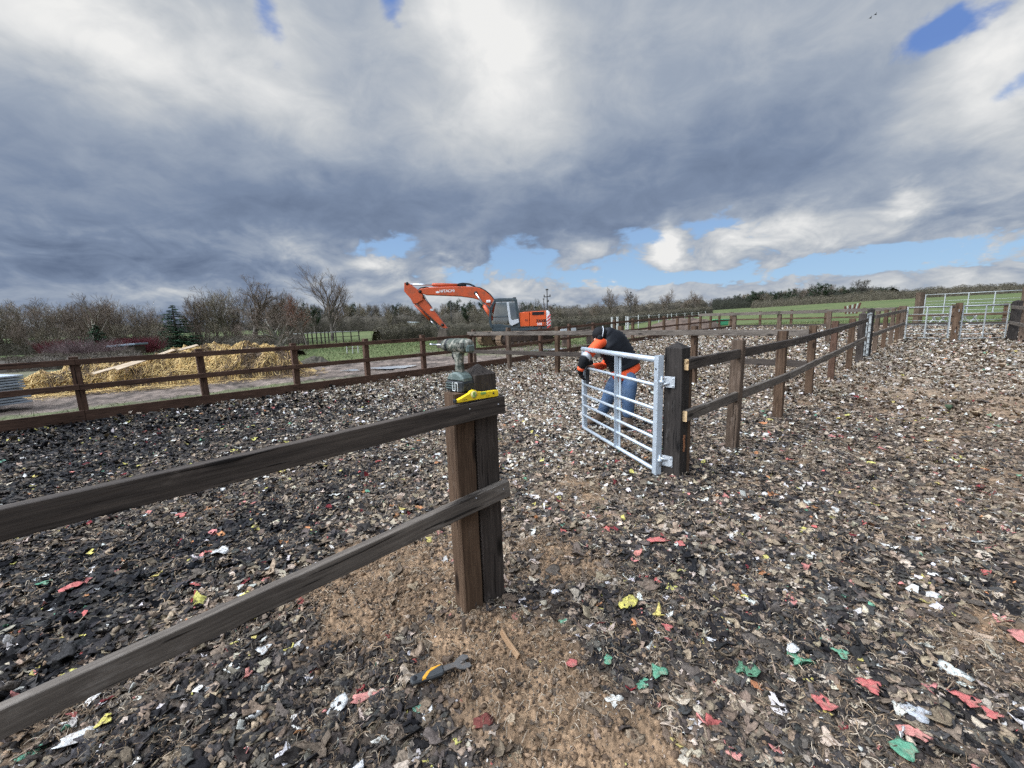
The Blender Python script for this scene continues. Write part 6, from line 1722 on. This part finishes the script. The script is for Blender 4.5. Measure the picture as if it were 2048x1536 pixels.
def place(key, g, h, label=None, group=None, rz=None, wide=1.0):
    p = PROTO[key]; k = h / p[2]; rz = RNG.uniform(0, 6.28) if rz is None else rz
    if not p[1]:
        o = p[0]; p[1] = True; o.location = g; o.rotation_euler = (0, 0, rz); o.scale = (k * wide, k * wide, k)
        if label: o['label'] = label
        if group: o['group'] = group
        elif group == '' and 'group' in o.keys(): del o['group']
        return o
    return copy_tree(p[0], g, rz, (k * wide, k * wide, k), label, group)
GT = 'leafless trees of the thicket behind the straw heap'
LT = 'leafless scrubby tree of the thicket behind the straw heap'
proto('scrub0', LT, GT, M_BARK, M_TWIGO, h=5, seed=1, stems=3, spread=.55, kids=(7, 5, 4, 3), first=.15, trunk=.017, up=.32, tw=.0068)
proto('scrub1', LT, GT, M_BARK, M_TWIG, h=5, seed=2, stems=4, spread=.6, kids=(6, 5, 4, 3), first=.12, trunk=.016, up=.28, tw=.0068)
proto('scrub2', LT, GT, M_BARKP, M_TWIGO, h=5, seed=3, stems=2, spread=.6, kids=(8, 6, 4, 3), first=.18, trunk=.019, up=.24, tw=.0068)
proto('scrub3', LT, GT, M_BARK, M_TWIG, h=5, seed=14, stems=4, spread=.5, kids=(7, 5, 4, 3), first=.12, trunk=.014, up=.38, tw=.0068)
# thicket on the left: (pixel column, top row, distance, kind)
thick = [(-60, 582, 38, 1), (-20, 590, 34, 0), (8, 592, 36, 2), (38, 600, 39, 3), (62, 592, 37, 0), (88, 594, 35, 1), (112, 597, 40, 2), (138, 600, 36, 3), (165, 590, 38, 0), (188, 584, 36, 1), (212, 594, 39, 2), (238, 596, 36, 3), (262, 600, 40, 0), (286, 606, 37, 1), (310, 614, 41, 2), (330, 622, 44, 3),
         (20, 612, 46, 1), (75, 610, 47, 2), (125, 610, 46, 0), (178, 606, 47, 3), (225, 608, 46, 1), (270, 614, 48, 0), (-40, 612, 45, 3), (45, 640, 31, 3), (150, 640, 32, 1), (240, 640, 33, 2), (300, 640, 34, 0), (100, 648, 30, 0),
         (385, 590, 44, 3), (405, 580, 45, 0), (428, 572, 46, 1), (450, 566, 45, 2), (470, 584, 47, 3), (530, 575, 46, 0), (550, 584, 44, 1), (572, 585, 46, 2), (590, 580, 45, 3), (415, 612, 50, 2), (460, 612, 51, 1), (510, 612, 52, 0), (560, 612, 50, 3), (600, 612, 52, 1), (440, 640, 38, 0), (395, 640, 37, 1), (480, 645, 39, 3), (525, 645, 38, 2)]
for px, ty, Y, kd in thick:
    g = dirat(px, Y); h = max(1.5, top_at(px, ty, g)); place('scrub%d' % kd, g, h, wide=RNG.uniform(1.0, 1.35))
# named trees of the thicket
proto('tall', 'tall bare tree with a wide fan of branches at the excavator end of the thicket', None, M_BARK, M_TWIG, h=8.4, seed=21, stems=1, spread=.50, kids=(10, 6, 5, 5), first=.22, trunk=.020, up=.30, tw=.008, fr=.70)
g = dirat(662, 45); place('tall', g, top_at(662, 526, g), wide=1.2, rz=.6)
proto('tall2', 'tallest dark bare tree rising from the middle of the thicket', None, M_BARK, M_TWIG, h=7, seed=33, stems=1, spread=.6, kids=(10, 6, 5, 4), first=.25, trunk=.026, up=.2, tw=.008, fr=.66)
g = dirat(502, 41); place('tall2', g, top_at(492, 546, g), wide=1.25, rz=2.2)
proto('apple', 'low spreading bare tree with pale lichened limbs behind the end of the straw heap', None, M_BARKP, M_TWIG, h=4, seed=47, stems=1, spread=.85, kids=(7, 5, 5, 4), first=.2, trunk=.035, up=.12, tw=.007, fr=.8, lean=.3)
g = dirat(567, 29); place('apple', g, top_at(565, 606, g), wide=1.15, rz=1.0)
proto('russet', 'slim tree still holding russet leaves next to the tall fan-shaped tree', None, M_BARK, M_TWIGR, leaves=(2600, .035), h=5, seed=52, stems=1, spread=.5, kids=(9, 5, 4, 3), first=.3, trunk=.02, up=.25, tw=.006)
g = dirat(611, 33); place('russet', g, top_at(611, 588, g), wide=1.0)
proto('birch', 'bare tree with a pale cream trunk standing out of the thicket', None, pm('cream_bark', (.36, .32, .26), .9, 0, .2, bmp=.2), M_TWIG, h=6, seed=61, stems=1, spread=.45, kids=(9, 5, 5, 3), first=.3, trunk=.016, up=.22, tw=.006)
g = dirat(186, 33); place('birch', g, top_at(180, 586, g))
# conifer: whorls of drooping boughs, each carrying many needle sprays
def conifer(h, seed):
    r = np.random.default_rng(seed); tr = MB(); tr.tube([(0, 0, -.2), (0, 0, h * .98)], [h * .025, .012], 8)
    Q = []; n_w = 26
    for w_ in range(n_w):
        z = h * (.04 + .95 * w_ / n_w); L_ = h * .34 * (1 - w_ / n_w) ** .85 * r.uniform(.8, 1.15) + .06
        for b in range(int(11 - 6 * w_ / n_w)):
            a = r.uniform(0, 6.28); l2 = L_ * r.uniform(.65, 1.15); m_ = int(70 * l2 / (h * .3) + 14)
            t = r.uniform(.12, 1, m_); droop = -.16 * t * l2 + .10 * t * t * l2
            w2 = .20 * l2 * (1.1 - t)
            off = r.normal(0, 1, m_) * w2
            px = np.cos(a) * t * l2 - np.sin(a) * off; py = np.sin(a) * t * l2 + np.cos(a) * off; pz = z + droop + r.normal(0, .02, m_) - .04 * np.abs(off)
            c = np.stack([px, py, pz], 1); s = r.uniform(.035, .085, (m_, 1)) * h / 4
            d1 = np.stack([np.cos(a + r.normal(0, .7, m_)), np.sin(a + r.normal(0, .7, m_)), r.normal(-.25, .3, m_)], 1); d2 = np.cross(d1, r.normal(0, 1, (m_, 3)) + [0, 0, 1.2]); d2 /= np.linalg.norm(d2, axis=1)[:, None]
            Q.append(np.stack([c + d1 * s, c + d2 * s * .35, c - d1 * s, c - d2 * s * .35], 1).reshape(-1, 3))
    Q = np.vstack(Q); return tr, Q, np.arange(len(Q)).reshape(-1, 4)
tr, Q, G = conifer(4, 5); co = tree_thing('conifer', 'dark green conifer standing alone between two halves of the thicket', tr, Q, G, M_BARK, M_CON)
g = dirat(352, 36); k = top_at(352, 611, g) / 4; co.location = g; co.scale = (k * 1.55, k * 1.55, k * 1.04)
tr, Q, G = conifer(2.5, 9); co = tree_thing('conifer', 'small dark conifer half hidden behind the pale-trunked tree', tr, Q, G, M_BARK, M_CON)
g = dirat(192, 31); k = top_at(192, 648, g) / 2.5; co.location = g; co.scale = (k * 1.5, k * 1.5, k)
# stem shrubs
def stems_bush(n, h, w_, seed, fan=.6, r0=.012, kids=3):
    r = random.Random(seed); T = Twigs()
    for i in range(n):
        a = r.uniform(0, 6.28); f = r.uniform(0, 1) ** .6; p = Vector((math.cos(a) * w_ * .35 * f, math.sin(a) * w_ * .25 * f, -.1)); d = Vector((math.cos(a) * fan * f, math.sin(a) * fan * f, 1)).normalized()
        L_ = h * r.uniform(.65, 1.1); q = p.copy()
        for s in range(4):
            d2 = twist(d, r, .07); e = q + d2 * (L_ / 4); T.seg(q, e, r0 * (1 - s * .2), r0 * (.8 - s * .2)); 
            if s >= 1:
                for _ in range(kids):
                    d3 = twist(d2, r, r.uniform(.2, .6)); T.seg(q.lerp(e, r.random()), q.lerp(e, .5) + d3 * L_ * r.uniform(.15, .35), r0 * .5, r0 * .25)
            q = e; d = d2
    return np.array(T.v), np.array(T.f)
for px, Y, h, w_, m_, lab, sd in ((112, 29, 1.15, 2.6, M_DOG, 'crimson-stemmed shrub behind the pinkish fan-shaped shrub', 1), (225, 31, 1.05, 2.2, M_DOG, 'crimson-stemmed shrub beside the low blue-grey roof', 2), (290, 32, 1.15, 2.6, M_DOG, 'crimson-stemmed shrub nearest the tall conifer', 3), (256, 33, 1.1, 2.4, M_DOG, 'crimson-stemmed shrub behind the low blue-grey roof', 6), (175, 24, 1.35, 2.6, M_PINK, 'pinkish-grey fan-shaped shrub in front of the thicket', 4), (130, 25, 1.1, 1.8, M_PINK, 'smaller pinkish-grey shrub beside the fan-shaped one', 5)):
    V, F = stems_bush(240, h, w_, sd, .9 if m_ is M_PINK else .45)
    g = dirat(px, Y); o = np_mesh('shrub', V + np.array(g), F, m_); tag(o, lab, 'shrub')
# bramble bank in front of the thicket and behind the straw
def brush(name, lab, cat, path, h, w_, n, mats_w, seed, leaf=.05, kind=None, stick=.7, up=.6, core=.8):
    """tangle of short twigs and leaves filling a ridge along a path"""
    nr = np.random.default_rng(seed); P = np.array([(p.x, p.y) for p in path]); seg = np.hypot(*np.diff(P, axis=0).T); cum = np.concatenate([[0], np.cumsum(seg)])
    t = nr.uniform(0, cum[-1], n); x = np.interp(t, cum, P[:, 0]); y = np.interp(t, cum, P[:, 1]); i = np.clip(np.searchsorted(cum, t) - 1, 0, len(seg) - 1)
    dx_, dy2 = (np.diff(P, axis=0) / seg[:, None])[i].T
    hh = h * (1 + .28 * fbm(t * .5 + seed, t * 0 + 3.3, 3)) * (h if False else 1)
    u = nr.uniform(-1, 1, n); v = nr.uniform(0, 1, n) ** .7
    lim = np.sqrt(np.clip(1 - np.abs(u) ** 3, 0, 1)); x = x - dy2 * u * w_ / 2; y = y + dx_ * u * w_ / 2
    z = terr(x, y) + v * hh * lim
    c = np.stack([x, y, z], 1); m = nr.random(n) < stick
    d1 = nr.normal(0, 1, (n, 3)); d1[:, 2] = np.abs(d1[:, 2]) * up * 2; d1 /= np.linalg.norm(d1, axis=1)[:, None]; d2 = np.cross(d1, nr.normal(0, 1, (n, 3))); d2 /= np.linalg.norm(d2, axis=1)[:, None]
    s = np.where(m, leaf * nr.uniform(1.6, 3.6, n), leaf * nr.uniform(.5, 1, n))[:, None]; w2 = np.where(m, leaf * .10, leaf * .4)[:, None]
    Q = np.stack([c + d1 * s, c + d2 * w2, c - d1 * s * .6, c - d2 * w2], 1).reshape(-1, 3)
    cw = np.array(mats_w); C = cw[nr.integers(0, len(cw), n)] * nr.uniform(.6, 1.3, (n, 1)) * (1 + .35 * fbm(t * 1.5, v * 3, 2))[:, None]
    Fq = np.arange(4 * n).reshape(-1, 4); Cq = np.repeat(np.clip(C, .005, 1), 4, 0)
    if core:
        # the dense inside of the growth: a lumpy closed ridge the twigs stick out of
        nl = max(20, int(cum[-1] / (h * .22))); nu_ = 13
        tt, uu = np.meshgrid(np.linspace(0, cum[-1], nl), np.linspace(-1, 1, nu_), indexing='ij')
        xx = np.interp(tt, cum, P[:, 0]); yy = np.interp(tt, cum, P[:, 1]); k_ = np.clip(np.searchsorted(cum, tt.ravel()) - 1, 0, len(seg) - 1).reshape(tt.shape)
        dd2 = np.diff(P, axis=0) / seg[:, None]; ex_, ey_ = dd2[k_][..., 0], dd2[k_][..., 1]
        hz = h * (1 + .28 * fbm(tt * .5 + seed, tt * 0 + 3.3, 3)) * core * np.sqrt(np.clip(1 - np.abs(uu) ** 3, 0, 1)) * (1 + .22 * fbm(tt * 2.2 / h, uu * 2, 3))
        wj = uu * w_ / 2 * core * (1 + .2 * fbm(tt * 2 / h + 5, uu * 3, 2)); xx = xx - ey_ * wj; yy = yy + ex_ * wj
        Vc = np.stack([xx.ravel(), yy.ravel(), (terr(xx, yy) + hz - .06).ravel()], 1)
        ic = (np.arange(nl - 1)[:, None] * nu_ + np.arange(nu_ - 1)[None]).ravel(); Fc = np.stack([ic, ic + nu_, ic + nu_ + 1, ic + 1], 1)
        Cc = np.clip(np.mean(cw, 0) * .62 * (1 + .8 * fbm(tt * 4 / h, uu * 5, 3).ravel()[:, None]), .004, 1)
        Fq = np.vstack([Fq, Fc + len(Q)]); Q = np.vstack([Q, Vc]); Cq = np.vstack([Cq, Cc])
    o = np_mesh(name, Q, Fq, MATS['foliage_bits'], Cq); tag(o, lab, cat, kind=kind); return o
colmat('foliage_bits', rough=.85, var=.25, scale=2, bstr=0)
BR_ = [(.105, .082, .062), (.140, .112, .085), (.08, .064, .05), (.115, .10, .062), (.18, .15, .12)]
OL_ = [(.085, .078, .046), (.112, .098, .058), (.068, .060, .040), (.135, .112, .074), (.095, .076, .055)]
HG_ = [(.095, .088, .055), (.125, .110, .070), (.075, .068, .045), (.150, .125, .085), (.105, .080, .058)]
brush('bramble_bank', 'dull brown bank of brambles behind the straw heap below the thicket', 'brambles', [dirat(-120, 19), dirat(0, 20), dirat(120, 21.5), dirat(260, 24)], .62, 4.5, 26000, BR_, 1, .05, up=.8)
brush('undergrowth', 'olive undergrowth filling the foot of the thicket beyond the brambles', 'undergrowth', [dirat(-140, 34), dirat(0, 36), dirat(160, 38), dirat(300, 41), dirat(335, 43)], 1.25, 6, 30000, OL_, 2, .08)
brush('undergrowth', 'dark undergrowth between the conifer and the tall fan-shaped tree', 'undergrowth', [dirat(375, 38), dirat(450, 39), dirat(560, 40), dirat(600, 41)], 1.0, 5, 22000, OL_ + BR_, 3, .07)
brush('bramble_bank', 'low brown bramble tangle right behind the end of the straw heap', 'brambles', [dirat(330, 25), dirat(450, 24.5), dirat(575, 23.5)], .55, 3, 12000, BR_, 4, .05, up=.8)
# hedges
hp1 = [dirat(752, 45.5), dirat(860, 46.5), dirat(980, 47.5), dirat(1100, 48.5), dirat(1180, 53), dirat(1270, 65), dirat(1350, 84), dirat(1420, 104)]
brush('hedge', 'long clipped brown-green hedge running behind the excavator and away across the field', 'hedge', hp1, 1.62, 1.7, 60000, HG_, 5, .085, stick=.55)
brush('hedge', 'rough untrimmed hedge end left of the clipped hedge beyond the hurdle', 'hedge', [dirat(752, 36), dirat(800, 38), dirat(850, 41)], 1.5, 2.2, 9000, OL_, 6, .08)
COL.objects['hedge.001']['label'] = 'rough untrimmed hedge end behind the white hurdle'
hp2 = [dirat(1505, 132), dirat(1600, 118), dirat(1740, 103), dirat(1860, 95), dirat(1960, 88), dirat(2060, 82), dirat(2200, 76)]
brush('hedge', 'long low hedge along the top of the green field on the rising ground', 'hedge', hp2, 2.2, 2.2, 46000, HG_, 7, .14, stick=.5)
# far woods
GW = 'slender leafless trees of the distant wood'; LW = 'slender leafless tree of the distant wood behind the hedge'
proto('wood0', LW, GW, M_BARK, M_TWIG, h=9, seed=71, stems=1, spread=.42, kids=(11, 5, 4, 3), first=.15, trunk=.014, up=.34, tw=.018)
proto('wood1', LW, GW, M_BARK, M_TWIGO, h=9, seed=72, stems=2, spread=.48, kids=(10, 5, 4, 3), first=.12, trunk=.012, up=.32, tw=.018)
proto('wood2', LW, GW, M_BARK, M_TWIGD, h=9, seed=73, stems=1, spread=.5, kids=(12, 5, 4, 3), first=.1, trunk=.016, up=.28, tw=.018)
proto('wood3', LW, GW, M_BARK, M_IVY, leaves=(1500, .16), h=9, seed=74, stems=1, spread=.45, kids=(10, 5, 4, 3), first=.1, trunk=.016, up=.3, tw=.018)
for k in range(92):
    px = 600 + 600 * (k + RNG.uniform(-.4, .4)) / 92; Y = RNG.uniform(95, 135) if px > 700 else RNG.uniform(80, 120)
    g = dirat(px, Y); ty = np.interp(px, [600, 690, 760, 840, 900, 960, 1060, 1130, 1200], [608, 606, 607, 611, 601, 605, 597, 608, 614]) + RNG.uniform(-5, 9)
    place('wood%d' % RNG.choice([0, 0, 1, 1, 2, 2, 3]), g, top_at(px, ty, g), wide=RNG.uniform(.8, 1.15))
brush('undergrowth', 'dark foot of the distant wood behind the clipped hedge', 'undergrowth', [dirat(560, 92), dirat(720, 100), dirat(900, 106), dirat(1080, 108), dirat(1230, 112), dirat(1400, 125)], 4.2, 8, 42000, OL_ + BR_, 8, .20)
GR = 'leafless trees of the wood on the rise'; LR = 'leafless tree of the dark wood on the rise beyond the long hedge'
for key in ('wood0', 'wood1', 'wood2', 'wood3'): pass
for k in range(64):
    px = 1425 + 360 * (k + RNG.uniform(-.45, .45)) / 64; Y = np.interp(px, [1425, 1600, 1785], [165, 140, 122]) * RNG.uniform(.95, 1.12)
    g = dirat(px, Y); ty = np.interp(px, [1420, 1460, 1500, 1540, 1600, 1640, 1680, 1745, 1775, 1790], [600, 594, 580, 582, 574, 566, 574, 574, 580, 590]) + RNG.uniform(-3, 6)
    place('wood%d' % RNG.choice([0, 1, 2, 2, 3, 3]), g, max(2, top_at(px, ty, g)), label=LR, group=GR, wide=RNG.uniform(.95, 1.4))
proto('crownt', 'rounded bare tree standing highest over the wood on the rise', None, M_BARK, M_TWIGD, h=9, seed=81, stems=1, spread=.6, kids=(9, 6, 5, 4), first=.3, trunk=.02, up=.2, tw=.022)
g = dirat(1716, 128); place('crownt', g, top_at(1716, 558, g), wide=1.25)
brush('undergrowth', 'dark evergreen foot of the wood on the rise', 'undergrowth', [dirat(1425, 160), dirat(1520, 152), dirat(1620, 138), dirat(1700, 130), dirat(1785, 120)], 4.0, 8, 30000, [(.030, .034, .018), (.042, .042, .024), (.024, .026, .016), (.05, .044, .03)], 9, .22)
# lone trees in the field
proto('lone', 'x', None, M_BARK, M_TWIG, h=8, seed=91, stems=1, spread=.52, kids=(10, 6, 4, 4), first=.18, trunk=.02, up=.3, tw=.016, fr=.68)
for px, ty, Y, lab in ((1222, 573, 92, 'lone bare tree, bushiest of the four beyond the hedge, with a pale trunk'), (1267, 574, 100, 'lone bare tree growing right behind the slim dark pole'), (1328, 576, 104, 'lone bare tree with an even fan shape above the pale farm roof'), (1395, 577, 118, 'lone bare tree next to the wood on the rise')):
    g = dirat(px, Y); o = place('lone', g, top_at(px, ty, g), lab, wide=RNG.uniform(.95, 1.15))
proto('ltree', 'bare shrubby tree beside the bushiest lone tree', None, M_BARK, M_TWIG, h=5, seed=95, stems=2, spread=.6, kids=(8, 5, 4, 3), first=.1, trunk=.015, up=.3, tw=.014)
g = dirat(1186, 90); place('ltree', g, top_at(1186, 600, g)); g = dirat(1368, 115); place('ltree', g, top_at(1368, 594, g), 'bare shrubby tree before the last lone tree')
# thin far line of trees closing the horizon
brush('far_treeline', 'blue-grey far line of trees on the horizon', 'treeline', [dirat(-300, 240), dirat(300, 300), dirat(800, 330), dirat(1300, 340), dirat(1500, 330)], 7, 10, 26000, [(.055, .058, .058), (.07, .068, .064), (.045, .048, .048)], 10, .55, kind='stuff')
# ------------------------------------------------------------------ grass
nr = np.random.default_rng(101)
n = 90000
az_ = nr.uniform(-1.05, 1.0, n); r_ = np.sqrt(nr.uniform(8 ** 2, 46 ** 2, n)); x = r_ * np.sin(az_); y = r_ * np.cos(az_)
aL = -arena_in(x, y); u2 = (x - FL0.x) * FLD.x + (y - FL0.y) * FLD.y
mb_ = sstep(9.5, 7.0, aL + 1.6 * fbm(x * .35, y * .35, 3) - .10 * np.maximum(0, -u2 - 1)) * sstep(9, 5, u2 + 2 * fbm(x * .3, y * .3, 2))
strip = sstep(.9, 1.5, aL) * sstep(3.0, 2.2, aL + .8 * fbm(x * .8, y * .8, 3)) * sstep(0, -3.5, u2)
mb_ = np.clip(mb_ * (1 - .75 * strip), 0, 1)
k = (aL > .3) & (nr.random(n) > mb_) & ~((x < -14) & (y < 24)); x, y = x[k], y[k]; n = len(x)
r_ = np.hypot(x, y); hgt = nr.uniform(.03, .085, n) * (1 + .6 * (nr.random(n) < .06)) * (1 + r_ / 50); a = nr.uniform(0, 6.28, n); wd = .004 + r_ * .00035
z = terr(x, y) - .05 + .035 * fbm(x * .8, y * .8, 4) * sstep(40, 20, r_) + .05 * fbm(x * 3, y * 3, 4) * sstep(28, 16, r_)
lx_, ly_ = nr.normal(0, .5, n) * hgt, nr.normal(0, .5, n) * hgt
V = np.stack([np.stack([x - np.cos(a) * wd, y - np.sin(a) * wd, z], 1), np.stack([x + np.cos(a) * wd, y + np.sin(a) * wd, z], 1), np.stack([x + lx_, y + ly_, z + hgt], 1)], 1).reshape(-1, 3)
cg = np.array([[.080, .115, .036], [.115, .140, .048], [.066, .096, .030], [.19, .175, .085]])[nr.integers(0, 4, n)] * nr.uniform(.75, 1.2, (n, 1))
go = np_mesh('grass', V, np.arange(3 * n).reshape(-1, 3), MATS['foliage_bits'], np.repeat(cg, 3, 0)); tag(go, 'short winter grass growing on the field around the arena', 'grass', kind='stuff')
